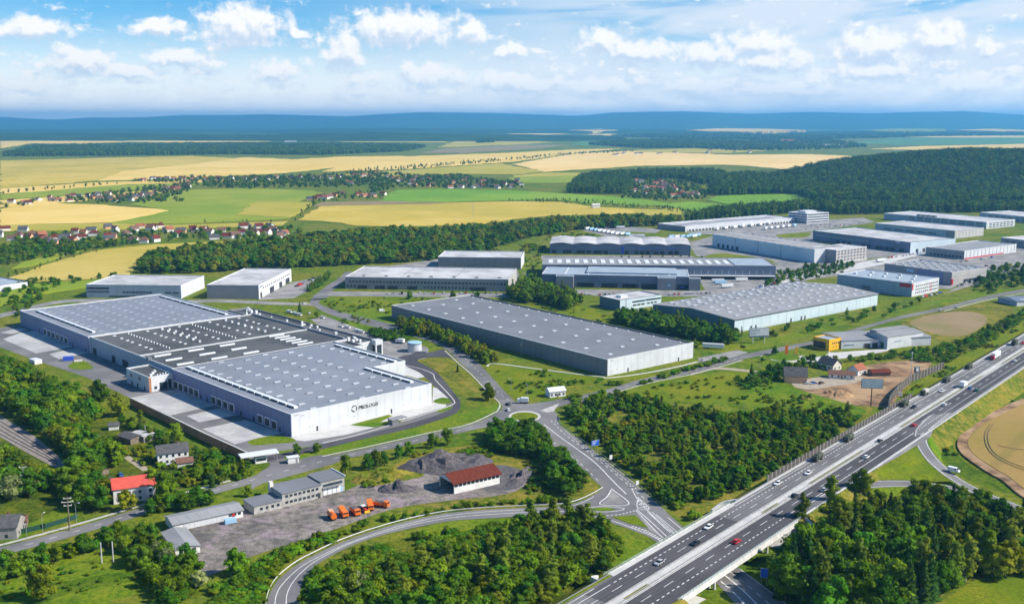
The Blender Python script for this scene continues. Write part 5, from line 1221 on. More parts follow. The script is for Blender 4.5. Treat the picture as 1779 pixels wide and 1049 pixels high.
# ------------------------------------------------------------------ yard buildings and houses near by
o1 = B('works_office', 'grey-roofed two-part works office with rows of little windows in the gravel yard', (556.8, 837.6), (598, 828), (556, 830), 862, 'u', cat='office', Lv=12)
o1.walls(M_weathered, M_weathered); o1.bx('roof', M_roof_grey, -.4, o1.Lu + .4, -.4, 12.4, o1.h, o1.h + .35); o1.bx('roof_edge', M_trim, o1.Lu + .1, o1.Lu + .45, -.45, 12.45, o1.h + .35, o1.h + .8)
for k in range(4): o1.on('u', 'garage_door', M_trim, 1.2 + k * o1.Lu * .19, 1.2 + k * o1.Lu * .19 + o1.Lu * .16, .1, 3.2)
o1.windows('u', 1, o1.Lu - 1, 6, 1.5, o1.h * .62, o1.h * .80); o1.on('u', 'door', M_sky_blue, o1.Lu * .84, o1.Lu * .92, .1, 2.4); o1.on('u', 'canopy', M_roof_mid, .5, o1.Lu * .82, 3.5, 3.7, 1.2)
L0 = -o1.Lu * 1.62
o1.walls(M_weathered, M_weathered, rect=(L0, -.3, -1.5, 11), h=o1.h - .6); o1.bx('roof', M_roof_grey, L0 - .3, -.35, -1.9, 11.3, o1.h - .6, o1.h - .25)
for zq in (.18, .6): o1.windows('u', L0 + 1, -1.5, 8, 1.3, o1.h * zq, o1.h * (zq + .17), off=-1.5)
o1.on('u', 'door', M_door, -2.2, -1, .1, 2.4, .1, -1.5)
o1.bx('chimney', M_plaster, L0 - .8, L0 + .8, 8.6, 10.4, 0, o1.h + 1.8)
A0 = L0 - 13
o1.walls(M_weathered, M_weathered, rect=(A0, L0 - .4, -2.2, 8.2), h=3.4); o1.bx('roof', M_roof_grey, A0 - .3, L0 - .45, -2.5, 8.4, 3.4, 3.7); o1.windows('u', A0 + 2, L0 - 1, 4, 1.2, 1.2, 2.4, off=-2.2)
rs = B('red_roof_shed', 'white shed with a dark red pitched roof and open left gable', (788.8, 840.7), (868, 823), (764, 829), 858, 'u', cat='shed', Lv=13.0)
rs.bx('wall', M_plaster_w, .0, rs.Lu, 0, .3, 0, rs.h * .62); rs.bx('wall', M_plaster_w, rs.Lu - .3, rs.Lu, .3, 12.7, 0, rs.h); rs.bx('wall', M_grey_plaster, 0, rs.Lu, 12.7, 13, 0, rs.h)
for k in range(12): rs.bx('post', M_plaster_w, rs.Lu * k / 11 - .2 + (.2 if k == 0 else 0), rs.Lu * k / 11 + .2 - (.2 if k == 11 else 0), 0, .3, rs.h * .62, rs.h)
rs.bx('post', M_plaster_w, 0, .4, 12.3, 12.7, 0, rs.h); rs.bx('window_band', M_glass, .4, rs.Lu - .4, .12, .2, rs.h * .62, rs.h * .92)
rs.gable(M_red_tile, 2.9, 'x', .9, wall=M_plaster_w)
lb = B('long_garage', 'long pale-roofed garage row with many doors at the yard entrance', (301, 912), (421.8, 886), (290, 899), 924, 'u', cat='garage', Lv=11)
lb.walls(M_plaster_w, M_plaster); lb.gable(M_roof_mid, 1.3, 'x', .5, wall=M_plaster)
for k in range(8): lb.on('u', 'garage_door', M_white_p, lb.Lu * (.14 + k * .078), lb.Lu * (.14 + k * .078) + lb.Lu * .066, .1, lb.h * .8)
lb.on('u', 'door', M_redp, lb.Lu * .84, lb.Lu * .88, .1, 2.4); lb.windows('u', lb.Lu * .78, lb.Lu * .98, 3, 1.3, 1.4, 2.5)
lw = B('workshop_wing', 'pale flat-roofed workshop wing beside the garage row', (304, 956.7), (349.6, 950.5), (281, 925.4), 968, 'v', cat='workshop')
lw.walls(M_plaster_w, M_plaster_w); lw.gable(M_roof_mid, 1.1, 'y', .4, wall=M_plaster_w); lw.windows('u', 1, lw.Lu - 1, 3, 1.4, 1.2, 2.4); lw.windows('v', 2, lw.Lv - 2, 4, 1.4, 1.2, 2.4)
# water tank
wt_ = empty('water_tank', P(720.3, 610)); tag(wt_, 'round white water tank with a light blue roof beside the big hall', 'tank')
b = MB(); b.cyl((0, 0), 5.0, 0, 5.6, 32); b.build('tank_wall', M_white_p, wt_); b = MB(); b.cyl((0, 0), 5.08, 5.6, 6.3, 32); b.build('dark_band', M_dark_trim, wt_); b = MB(); b.tube((0, 0, 6.3), (0, 0, 6.75), 5.15, 4.6, 32); b.build('tank_roof', M_sky_blue, wt_)
bx('pump_box', wt_, M_mid_grey, 1, 9, -8.4, -6.2, 0, 1.7); b = MB(); b.tube((5.0, 0, 0), (5.0, 0, 6.3), .12, .12, 6); b.build('ladder', M_metal, wt_)
# gatehouse canopy
gc = empty('gatehouse', P(450, 803)); gc.rotation_euler = (0, 0, R(27)); tag(gc, 'gatehouse under a wide white flat canopy below the big hall', 'gatehouse')
bx('canopy', gc, M_skywhite, -9, 9, -3.2, 3.2, 4.2, 4.7); bx('booth', gc, M_plaster_w, -2, 3.5, -1.6, 1.6, 0, 3.2); bx('window', gc, M_glass, -1.6, 3.1, -1.68, -1.6, 1.2, 2.4)
for x in (-8, 8):
    for y in (-2.6, 2.6): bx('post', gc, M_metal, x - .12, x + .12, y - .12, y + .12, 0, 4.2)
ks = empty('white_kiosk', P(509, 803)); ks.rotation_euler = (0, 0, R(25)); tag(ks, 'small white kiosk box on the grass beside the gate', 'kiosk')
bx('cabin', ks, M_plaster_w, -2.6, 2.6, -1.5, 1.5, 0, 2.8); bx('roof', ks, M_skywhite, -2.9, 2.9, -1.8, 1.8, 2.8, 3.05); bx('door', ks, M_mid_grey, 1, 1.9, -1.56, -1.5, .1, 2.2)

def house(name, label, px, py, w, d, h, rise, rz, wall, roof, cat='house', windows=0, chimney=True, group=None, storeys=1, over=.5, hip=False, world_pt=None):
    o = empty(name, world_pt or P(px, py), rz); tag(o, label, cat, group)
    b = MB()
    if hip: b.box(-w / 2, w / 2, -d / 2, d / 2, 0, h)
    else:
        b.prism([(-d / 2, 0), (d / 2, 0), (d / 2, h), (0, h + rise), (-d / 2, h)], -w / 2, w / 2)
        b.v = [(y, x, z) for x, y, z in b.v]; b.f = [tuple(reversed(f)) for f in b.f]
    b.build('wall', wall, o)
    b = MB(); t = .18; W = w / 2 + over; D = d / 2 + over; z0 = h - over * rise / (d / 2)
    if hip:
        k = W - D if W > D else 0
        b.add([(-W, -D, h), (W, -D, h), (W, D, h), (-W, D, h), (-k, 0, h + rise), (k, 0, h + rise)], [(0, 1, 5, 4), (2, 3, 4, 5), (1, 2, 5), (3, 0, 4), (3, 2, 1, 0)])
    else:
        b.add([(-W, -D, z0), (W, -D, z0), (W, D, z0), (-W, D, z0), (-W, 0, h + rise), (W, 0, h + rise), (-W, -D, z0 + t), (W, -D, z0 + t), (W, D, z0 + t), (-W, D, z0 + t), (-W, 0, h + rise + t), (W, 0, h + rise + t)],
              [(6, 7, 11, 10), (8, 9, 10, 11), (0, 4, 5, 1), (2, 5, 4, 3), (0, 1, 7, 6), (2, 3, 9, 8), (0, 6, 10, 4), (4, 10, 9, 3), (1, 5, 11, 7), (5, 2, 8, 11)])
    r = b.build('roof', roof, o)
    if chimney: bx('chimney', r, M_brown_tile, w * .18, w * .18 + .7, .2, .9, h + rise * .5, h + rise + 1.0)
    for s in range(storeys):
        for k in range(windows):
            x = -w / 2 + w * (k + .5) / windows; z = .9 + s * 2.7
            bx('window', o, M_glass, x - .55, x + .55, -d / 2 - .07, -d / 2 + .02, z, z + 1.3)
    if windows:
        for k in range(2):
            for s in range(storeys): bx('window', o, M_glass, w / 2 - .02, w / 2 + .07, -d / 4 + k * d / 2 - .5, -d / 4 + k * d / 2 + .5, .9 + s * 2.7, 2.2 + s * 2.7)
        bx('door', o, M_timber, -.5, .5, -d / 2 - .09, -d / 2 + .02, 0, 2.1)
    return o
house('red_roof_house', 'white house with a bright red roof half hidden by trees on the left', 233, 863, 17, 12, 6.6, 2.8, R(24), M_plaster_w, M_red_bright, windows=4, storeys=2)
house('grey_roof_house', 'white two-storey house with a grey pitched roof below the loading apron', 300, 801, 14, 8.5, 5.8, 2.8, R(24), M_plaster_w, M_grey_tile, windows=5, storeys=2)
house('garden_shed', 'little brown-roofed shed in front of the grey-roofed house', 321, 808, 7, 5, 2.4, 1.6, R(24), M_plaster, M_brown_tile, 'shed', chimney=False)
house('brown_shed', 'dark shed beside the bright red roofed house', 188, 848, 9, 8, 3.2, 1.6, R(-32), M_timber, M_grey_tile, 'shed', chimney=False)
house('brown_hut', 'small rust-roofed hut at the end of the dirt track', 174, 823, 6, 5, 2.4, 1.3, R(-30), M_timber, M_brown_tile, 'shed', chimney=False)
sh = house('tool_shed', 'low shed with half grey and half white roof below the retaining wall', 228, 766, 11, 8, 3.0, 1.0, R(-36), M_timber, M_grey_tile, 'shed', chimney=False)
sh2 = house('white_roof_shed', 'low flat shed with white roof and steel flue', 248, 763, 10, 7, 3.2, .4, R(-30), M_grey_plaster, M_concrete, 'shed', chimney=False); b = MB(); b.tube((1, 1, 3.4), (1, 1, 7.2), .25, .25, 8); b.build('flue', M_metal, sh2)
house('white_hut', 'small white hut in the trees below the retaining wall', 198, 745, 5, 4, 2.6, 1.0, R(20), M_plaster_w, M_grey_tile, 'shed', chimney=False)
house('white_cottage', 'little white house with pale blue roof in the meadow by the junction', 965, 687, 10, 6.5, 3.6, 1.6, R(22), M_plaster_w, M_trim, windows=4, chimney=False)
house('timber_shed', 'grey timber building with brown gable at the left picture edge', 2, 928, 15, 12, 5.0, 3.0, R(10), M_grey_plaster, M_grey_tile, windows=2)
house('brown_lean_to', 'low brown-roofed lean-to beside the timber building', 22, 915, 11, 7, 3.2, 1.0, R(20), M_timber, M_brown_tile, 'shed', chimney=False)
house('barn', 'dark steep-roofed barn with an apricot gable by the soil yard', 1381, 662, 13.5, 10, 4.6, 4.4, R(-10), M_plaster_o, M_grey_tile, windows=0, cat='barn')
house('dark_roof_house', 'house with a near-black roof behind the soil yard', 1441, 640, 12, 8.5, 3.8, 3.4, R(-55), M_plaster, M_grey_tile, windows=2)
house('low_cottage', 'low white cottage with long dark roof on the soil yard', 1462, 656, 15.5, 6.5, 2.8, 1.9, R(-16), M_plaster_w, M_brown_tile, windows=4)
house('tiled_cottage', 'white cottage with an orange tiled roof beside the low cottage', 1489, 649, 9.5, 7, 3.6, 2.8, R(40), M_plaster_w, M_orange_tile, windows=2)
house('maroon_shed', 'low shed with a maroon roof at the edge of the soil yard', 1527, 651, 12, 7.5, 2.4, 1.4, R(5), M_timber, M_red_tile, 'shed', chimney=False)
# blue container, white cabin and pale crates on the left apron; small things
def container(label, px, py, w, d, h, rz, mat, name='container'):
    o = empty(name, P(px, py, .06), rz); tag(o, label, name.replace('_', ' '))
    bx('body', o, mat, -w / 2, w / 2, -d / 2, d / 2, .15, h)
    for k in range(int(w / .8)): bx('rib', o, mat, -w / 2 + .3 + k * .8, -w / 2 + .5 + k * .8, -d / 2 - .06, -d / 2, .25, h - .15)
    bx('skid', o, M_dark_trim, -w / 2 + .2, w / 2 - .2, -d / 2 + .2, d / 2 - .2, 0, .15)
    return o
container('blue shipping container on the left loading apron', 119, 626, 6.5, 2.6, 2.8, R(20), M_blue)
container('white site cabin standing at the edge of the left apron', 62, 631, 8, 5, 3.0, R(-40), M_skywhite, 'site_cabin')
container('pale flat crate beside the blue container', 136, 628, 5, 2.2, 1.0, R(25), M_plaster, 'crate')
container('yellow and blue skip by the garage row', 400, 908, 4.5, 2.4, 1.9, R(30), M_sky_blue, 'skip')
container('orange skip among the bushes by the yard', 247, 930, 4, 2.4, 2.0, R(15), M_orange, 'skip')
# rubble heaps
def heap(label, px, py, rx, ry, h, mat, seed, rz=0.0, name='rubble_heap', cat='heap'):
    vs = []; fs = []; N = 22; M = 9
    for j in range(M + 1):
        for i in range(N):
            t = 2 * math.pi * i / N; r = j / M
            q = noise.fractal(Vector((math.cos(t) * r * 2.2 + seed, math.sin(t) * r * 2.2, seed)), 1.0, 2.0, 4)
            rr_ = r * (1 + .25 * noise.noise(Vector((math.cos(t) * 1.5, math.sin(t) * 1.5, seed))))
            z = h * min(1.0, (1 - r) * 1.7) * max(.12, .62 + 1.0 * q) if j < M else -.1
            vs.append((rx * rr_ * math.cos(t), ry * rr_ * math.sin(t), z))
    for j in range(M):
        for i in range(N): k = (i + 1) % N; fs.append((j * N + i, (j + 1) * N + i, (j + 1) * N + k, j * N + k))
    o = mobj(name, mesh(name, vs, fs, mat), None, P(px, py), rz); tag(o, label, cat); return o
heap('wide dark cinder heap behind the red-roofed shed', 775, 806, 24, 15, 5.5, M_heap, 1.3, R(15))
heap('low grey gravel heap in the middle of the works yard', 688, 850, 9, 6, 3.0, M_heap, 4.2, R(10))
heap('weedy earth heap behind the works yard', 668, 830, 17, 9, 3.2, M_rough, 8.8, R(20))
heap('dark rubble ridge curving right of the red-roofed shed', 905, 828, 5, 14, 2.6, M_heap, 6.1, R(-20))
heap('dark heap left of the red-roofed shed', 735, 812, 10, 7, 3.5, M_heap, 9.9, R(35))
heap('large brown soil heap by the grey billboard', 1461, 689, 9, 4.5, 2.8, M_soil, 2.2, R(10)); heap('small brown soil heap in the soil yard', 1440, 683, 4.5, 3, 2.0, M_soil, 3.2); heap('brown brush heap at the soil yard corner', 1400, 692, 6, 4, 2.6, M_rough, 5.5)
# billboards and signs
def billboard(label, px, py, w, h, z0, rz, posts, face, name='billboard'):
    o = empty(name, P(px, py), rz); tag(o, label, name.replace('_', ' '))
    for x in posts: 
        b = MB(); b.tube((x, 0, 0), (x, 0, z0 + .3), .35, .3, 10); b.build('post', M_concrete if len(posts) > 1 else M_rust, o)
    bx('frame', o, M_dark_trim if len(posts) == 1 else M_dark_teal, -w / 2 - .15, w / 2 + .15, -.35, .35, z0 - .25, z0 + h + .2)
    bx('panel', o, face, -w / 2, w / 2, -.45, -.35, z0, z0 + h)
    return o
bb = billboard('large pale billboard with grey lines of print on two posts before the panelled hall', 1318, 596, 14.5, 5.6, 5.6, R(6), (-4.6, 4.2), M_white_p)
for k, (a, b_) in enumerate(((-6.6, 1.0), (-6.6, .4), (-6.6, 1.0), (-6.6, -2.6))): bx('print_line', bb, M_print, a, b_, -.50, -.45, 10.1 - k * .95 - (.5 if k > 1 else 0), 10.5 - k * .95 - (.5 if k > 1 else 0))
bx('skirt', bb, M_dark_blue, -7.2, 7.2, -.3, .3, 4.4, 5.3)
billboard('blank pale billboard on a single dark mast above the soil yard', 1513, 705, 11.5, 5.0, 10.6, R(-6), (.0,), M_plaster_w)
sq = billboard('square white sign in a black frame beside the tall noise wall', 1592, 658, 3.2, 3.4, 4.4, R(10), (-1, 1), M_skywhite, 'square_sign')
bx('inner', sq, M_black, -1.5, 1.5, -.52, -.45, 4.6, 7.6); bx('screen', sq, M_skywhite, -1.0, 1.0, -.56, -.52, 5.0, 7.2)
mp = empty('white_mast', P(1582, 658)); tag(mp, 'slim white mast beside the square framed sign', 'mast'); b = MB(); b.tube((0, 0, 0), (0, 0, 17), .22, .14, 8); b.build('pole', M_skywhite, mp); bx('head', mp, M_skywhite, -.35, .35, -.35, .35, 16.2, 17.2)
def road_sign(label, px, py, w, h, z0, rz, m, name='road_sign'):
    o = empty(name, P(px, py), rz); tag(o, label, 'road sign')
    for x in (-w * .35, w * .35) if w > 2 else (0,):
        b = MB(); b.tube((x, 0, 0), (x, 0, z0 + h), .07, .07, 6); b.build('post', M_metal, o)
    bx('panel', o, m, -w / 2, w / 2, -.12, -.06, z0, z0 + h); bx('border', o, M_skywhite, -w / 2 - .08, w / 2 + .08, -.06, -.02, z0 - .08, z0 + h + .08)
    return o
sg = road_sign('blue direction sign on the right side of the wide junction road', 1034, 781, 4.4, 2.6, 2.2, R(30), M_signblue)
for k in range(3): bx('legend', sg, M_skywhite, -1.7, .8 - .5 * k, -.15, -.12, 4.2 - k * .75, 4.45 - k * .75)
road_sign('small white road sign by the wood above the ramp mouth', 1061, 803, 1.6, 2.0, 1.6, R(30), M_skywhite); road_sign('small white sign further down the wide road by the wood', 1107, 847, 1.5, 1.8, 1.4, R(30), M_skywhite)
road_sign('blue sign beside the road beyond the underpass', 1327, 1016, 2.4, 3.2, 3.0, R(-20), M_signblue); road_sign('grey back of a round motorway sign on the left verge', 1563, 697, 2.6, 2.6, 3.0, R(20), M_mid_grey)
b = empty('advert_pylon', P(1366, 616)); tag(b, 'slim orange advertising pylon at the showroom entrance', 'pylon'); bx('board', b, M_orange, -1.0, 1.0, -.25, .25, .6, 6.6); bx('foot', b, M_metal, -.6, .6, -.15, .15, 0, .6)
b = empty('advert_pylon', P(1383, 616)); tag(b, 'slim yellow advertising pylon at the showroom entrance', 'pylon'); bx('board', b, M_yellow, -.7, .7, -.25, .25, .6, 5.6); bx('foot', b, M_metal, -.4, .4, -.15, .15, 0, .6)
# power poles, lamps
def power_pole(label, px, py, h, arms, rz, m=M_timber):
    o = empty('power_pole', P(px, py), rz); tag(o, label, 'power pole')
    b = MB(); b.tube((0, 0, 0), (0, 0, h), .32, .2, 8); b.build('pole', m, o)
    for z, w in arms:
        a = bx('crossarm', o, M_plaster, -w / 2, w / 2, -.12, .12, h - z, h - z + .24)
        for x in (-w / 2 + .2, w / 2 - .2):
            b = MB(); b.tube((x, 0, h - z + .24), (x, 0, h - z + .75), .09, .06, 6); b.build('insulator', M_skywhite, o)
power_pole('tall power pole with three pale crossarms beside the lower road', 121, 921, 14.0, ((.8, 3.0), (2.3, 4.4), (3.8, 3.0)), R(15))
power_pole('grey power pole with two crossarms among the trees at far left', 43, 856, 12.0, ((.4, 3.2), (4.0, 2.8)), R(10), M_metal)
tp = empty('twin_pole', P(187, 977), R(10)); tag(tp, 'pair of pale concrete poles standing in the lower meadow', 'power pole')
for x in (-2.0, 2.0):
    b = MB(); b.tube((x, 0, 0), (x, 0, 8.0), .26, .2, 8); b.build('pole', M_concrete, tp)
def lamp(label, px, py, h=8.0, rz=0.0):
    o = empty('street_lamp', P(px, py), rz); tag(o, label, 'street lamp', 'street lamps along the roads')
    b = MB(); b.tube((0, 0, 0), (0, 0, h), .11, .07, 6); b.tube((0, 0, h), (1.4, 0, h + .3), .06, .05, 6); b.build('pole', M_metal, o); bx('lamp_head', o, M_hvac, 1.1, 1.9, -.16, .16, h + .2, h + .38)
for i, (x, y, lab) in enumerate([(133, 907, 'street lamp beside the tall power pole'), (258, 880, 'street lamp below the red-roofed house'), (75, 927, 'street lamp beside the green hedge fence on the lower road'), (48, 948, 'street lamp nearest the left end of the lower road'),
        (290, 872, 'street lamp where the lower road meets the garage row'), (888, 680, 'street lamp right of the road between the two big halls'), (916, 690, 'street lamp at the junction by the small white house'), (905, 617, 'street lamp on the road below the grey hall'), (812, 640, 'street lamp at the bend beside the white path'), (1010, 714, 'street lamp at the wood edge by the junction'), (1320, 640, 'street lamp by the country lane'), (1620, 540, 'street lamp beside the right-hand road')]):
    lamp(lab, x, y, 8, R(40 * i))
for i, (x, y) in enumerate([(822, 363), (1022, 372), (1045, 366)]):
    o = empty('far_power_pole', P(x, y + 14)); tag(o, ['far power pole standing in the golden field', 'far power pole left of the little white barn', 'far power pole right of the golden field'][i], 'power pole'); b = MB(); b.tube((0, 0, 0), (0, 0, 22 if i == 0 else 13), .4, .25, 6); b.build('pole', M_metal, o); bx('crossarm', o, M_metal, -3, 3, -.15, .15, 20 if i == 0 else 12, 20.3 if i == 0 else 12.3)
# green screen fence by the lower road
gf = empty('screen_fence', P(110, 908)); tag(gf, 'dark green screen fence along the lawn by the lower road', 'fence')
M_gfence = pmat('green_mesh', (0.015, 0.06, 0.045), .8)
pts = PL([(35, 927), (80, 917), (118, 906), (135, 900)], 0)
for a, c in zip(pts, pts[1:]):
    n = int((c - a).length / 3) + 1
    for k in range(n):
        p, q = a.lerp(c, k / n), a.lerp(c, (k + 1) / n); d = q - p
        mobj('panel', _unit.setdefault('gf', (lambda: (lambda mb: (mb.box(-.04, .04, -.5, .5, 0, 1), mb.me('fence_panel', M_gfence))[1])(MB()))()), gf, (p + q) / 2 - gf.location, math.atan2(-d.x, d.y), (1, d.length - .1, 2.0))
# ------------------------------------------------------------------ vehicles
_vm = {}
def vmesh(key, fn, mats):
    if key not in _vm:
        b = MB(); fn(b); _vm[key] = b.me(key, mats)
    return _vm[key]
def wheel(parent, x, y, r=.33, w=.22):
    def f(b): b.tube((0, -.5, 0), (0, .5, 0), 1, 1, 12)
    return mobj('wheel', vmesh('wheel', f, M_black), parent, (x, y, r), 0, (r, w, r))
def car(label, px, py, z, rz, paint, kind='car', group=None):
    o = empty({'car': 'car', 'van': 'delivery_van', 'estate': 'car'}[kind], P(px, py, z), rz); tag(o, label, 'van' if kind == 'van' else 'car', group)
    if kind == 'van':
        def body(b): b.prism([(-2.6, .35), (2.5, .35), (2.5, .95), (1.9, 1.15), (1.2, 2.1), (-2.6, 2.15)], -.95, .95)
        def glass(b): b.prism([(1.95, 1.16), (1.92, 1.12), (1.26, 2.02), (1.32, 2.06)], -.8, .8); b.box(.6, 1.35, -.97, -.94, 1.25, 1.85); b.box(.6, 1.35, .94, .97, 1.25, 1.85)
        mobj('body', vmesh('van_body' + paint.name, body, paint), o); mobj('windscreen', vmesh('van_glass', glass, M_carglass), o); xs = (-1.7, 1.6)
    else:
        def body(b): b.prism([(-2.2, .30), (2.15, .30), (2.2, .68), (1.25, .90), (-2.1, .95), (-2.25, .7)], -.88, .88)
        def cab(b):
            b.add([(-1.95, -.82, .93), (1.05, -.82, .90), (1.05, .82, .90), (-1.95, .82, .93), (-1.45, -.66, 1.40), (.25, -.66, 1.42), (.25, .66, 1.42), (-1.45, .66, 1.40)], [(0, 1, 5, 4), (1, 2, 6, 5), (2, 3, 7, 6), (3, 0, 4, 7)])
        def roof(b): b.add([(-1.47, -.68, 1.40), (.27, -.68, 1.42), (.27, .68, 1.42), (-1.47, .68, 1.40), (-1.3, -.6, 1.47), (.1, -.6, 1.48), (.1, .6, 1.48), (-1.3, .6, 1.47)], [(4, 5, 6, 7), (0, 1, 5, 4), (1, 2, 6, 5), (2, 3, 7, 6), (3, 0, 4, 7)])
        mobj('body', vmesh('car_body' + paint.name, body, paint), o); mobj('windows', vmesh('car_glass', cab, M_carglass), o); mobj('roof', vmesh('car_roof' + paint.name, roof, paint), o); xs = (-1.35, 1.35)
    for x in xs:
        for y in (-.8, .8): wheel(o, x, y)
    return o
def truck(label, px, py, z, rz, cabm, boxm, L=7.0, h=3.6, name='lorry', trailer=False, canvas=False, group=None):
    o = empty(name, P(px, py, z), rz); tag(o, label, 'lorry' if not canvas else 'army truck', group)
    def cab(b): b.prism([(L / 2 - 2.0, .6), (L / 2, .6), (L / 2, 1.6), (L / 2 - .25, 2.7), (L / 2 - 2.0, 2.75)], -1.2, 1.2)
    mobj('cab', vmesh('cab%s%.1f' % (cabm.name, L), cab, cabm), o)
    bx('windscreen', o, M_carglass, L / 2 - .28, L / 2 - .02, -1.05, 1.05, 1.7, 2.45)
    bx('chassis', o, M_black, -L / 2, L / 2, -.9, .9, .55, .85)
    if canvas:
        def cv(b): b.prism([(-1.25, 1.2), (1.25, 1.2), (1.25, 2.5), (.8, 3.1), (-.8, 3.1), (-1.25, 2.5)], -L / 2, L / 2 - 2.3); b.v = [(y, x, zz) for x, y, zz in b.v]; b.f = [tuple(reversed(f)) for f in b.f]
        mobj('canvas_cover', vmesh('canvas%s%.1f' % (boxm.name, L), cv, boxm), o)
    else: bx('box_body', o, boxm, -L / 2, L / 2 - 2.25, -1.25, 1.25, .95, h)
    for x in (-L / 2 + .9, -L / 2 + 2.1, L / 2 - 1.1) if L < 10 else (-L / 2 + .9, -L / 2 + 2.2, -L / 2 + 3.5, L / 2 - 3.4, L / 2 - 1.1):
        for y in (-1.0, 1.0): wheel(o, x, y, .5, .32)
    return o
def trailer(label, px, py, z, rz, m, L=13.5, group=None):
    o = empty('box_trailer', P(px, py, z), rz); tag(o, label, 'trailer', group)
    bx('box_body', o, m, -L / 2, L / 2, -1.27, 1.27, 1.15, 3.95); bx('chassis', o, M_black, -L / 2 + .3, L / 2 - .3, -.6, .6, .8, 1.15)
    for x in (-L / 2 + 1.5, -L / 2 + 2.8, -L / 2 + 4.1):
        for y in (-1.0, 1.0): wheel(o, x, y, .5, .3)
    bx('landing_leg', o, M_metal, L / 2 - 3.2, L / 2 - 3.0, -.9, .9, 0, .9)
    return o
MWR = math.pi / 2 - R(39.8)
mz = MZ + .02
AG = 'army trucks in convoy on the motorway'
for (x, y), lab in zip([(1420, 799), (1474, 765), (1571, 705), (1606, 685), (1644, 663), (1683, 640)],
        ['army truck nearest the bridge, first of the convoy', 'second army truck from the bridge in the motorway convoy', 'third army truck of the convoy, beside the end of the noise barrier', 'army truck with a pale canvas, level with the tall noise wall', 'fifth army truck of the motorway convoy', 'last army truck of the convoy, just before the red lorry']):
    truck(lab, x, y, mz, MWR + math.pi, M_army, M_kerb if 'pale' in lab else M_army, 7.4, name='army_truck', canvas=True, group=AG)
truck('red-cabbed lorry with a long white trailer on the far motorway', 1729, 622, mz, MWR + math.pi, M_redp, M_skywhite, 15.5, 4.0, name='articulated_lorry')
truck('dark lorry at the far right end of the motorway', 1762, 599, mz, MWR + math.pi, M_black, M_army, 8.0, name='lorry')
car('red car at the far right end of the motorway', 1777, 597, mz, MWR + math.pi, M_redp)
truck('white box lorry on the right carriageway', 1674, 672, mz, MWR, M_skywhite, M_skywhite, 7.5, 3.6)
for px, py, d, pm, lab in [(1587, 708, 1, M_carb, 'dark car beside the third army truck'), (1636, 680, 1, M_carw, 'white car overtaking the army convoy'), (1404, 823, 1, M_carw, 'white car behind the nearest army truck'), (1351, 841, 1, M_carw, 'white car approaching the bridge on the left carriageway'),
        (1230.8, 917, 1, M_carw, 'white car on the bridge, left carriageway'), (1208, 945, 1, M_carb, 'black car on the bridge with bright highlights'), (1145, 979, 1, M_cars, 'silver car leaving the bridge on the left carriageway'),
        (1685, 675, 0, M_carblue, 'blue car right behind the white box lorry'), (1697, 679, 0, M_cargreen, 'dark green car on the right carriageway edge lane'), (1641, 704, 0, M_carw, 'white car on the right carriageway before the slip road'), (1763, 628, 0, M_carw, 'white car at the far right on the right carriageway'),
        (1588, 740, 0, M_redp, 'red car passing the slip road mouth'), (1528, 767, 0, M_carb, 'dark car by the median beside the green triangle'), (1505, 795, 0, M_carw, 'white car beside the green triangle'), (1380, 862, 0, M_carb, 'dark car right of the median just before the bridge'), (1279.7, 942, 0, M_redp, 'red car on the bridge'), (1432, 852, 0, M_cars, 'pale car half hidden by the tree at the motorway edge')]:
    car(lab, px, py, mz, MWR + (math.pi if d else 0), pm)
car('white van on the curving slip road', 1657, 819, 3.1, R(-45), M_carw, 'van')
truck('white box van lorry at the small junction', 908, 700, .12, R(175), M_skywhite, M_skywhite, 6.5, 3.3, name='box_lorry')
car('dark car waiting at the junction', 883, 703, .12, R(120), M_carb); car('white car turning at the junction island', 883.5, 713, .12, R(100), M_carw)
# parked things round the big hall
for i, (px, py, k) in enumerate([(560, 553, 'estate'), (503, 543, 'van'), (513, 546, 'van'), (520, 548, 'van'), (592, 568, 'car'), (604, 570, 'van'), (621, 576, 'van'), (628, 578, 'van')]):
    car(['white car parked behind the office strip, nearest the road', 'white van furthest along the office strip', 'second white van from the far end of the office strip', 'third white van from the far end of the office strip', 'white car parked midway along the office strip', 'white van midway along the office strip', 'white van near the tower end of the office strip', 'last white van before the glazed tower'][i], px, py, .1, R(-35), M_carw, 'van' if k == 'van' else 'car')
truck('white box lorry parked by the water tank', 695, 596, .1, R(150), M_skywhite, M_skywhite, 7.0, 3.4)
car('white car in the lay-by behind the grey hall', 664, 541, .1, R(20), M_carw, 'van')
car('white car on the road beside the spruce', 529, 528, .1, R(60), M_carw); car('white car at the bend beside the small tree', 538, 545, .1, R(100), M_carw)
trailer('dark-sided trailer lorry parked on the road by the lawn', 557, 520, .1, R(20), M_mid_grey)
trailer('white trailer at the end wall of the grey hall', 1239, 606, .06, R(-14), M_skywhite, 15); car('white car parked at the corner of the grey hall', 1224, 626, .06, R(30), M_carw)
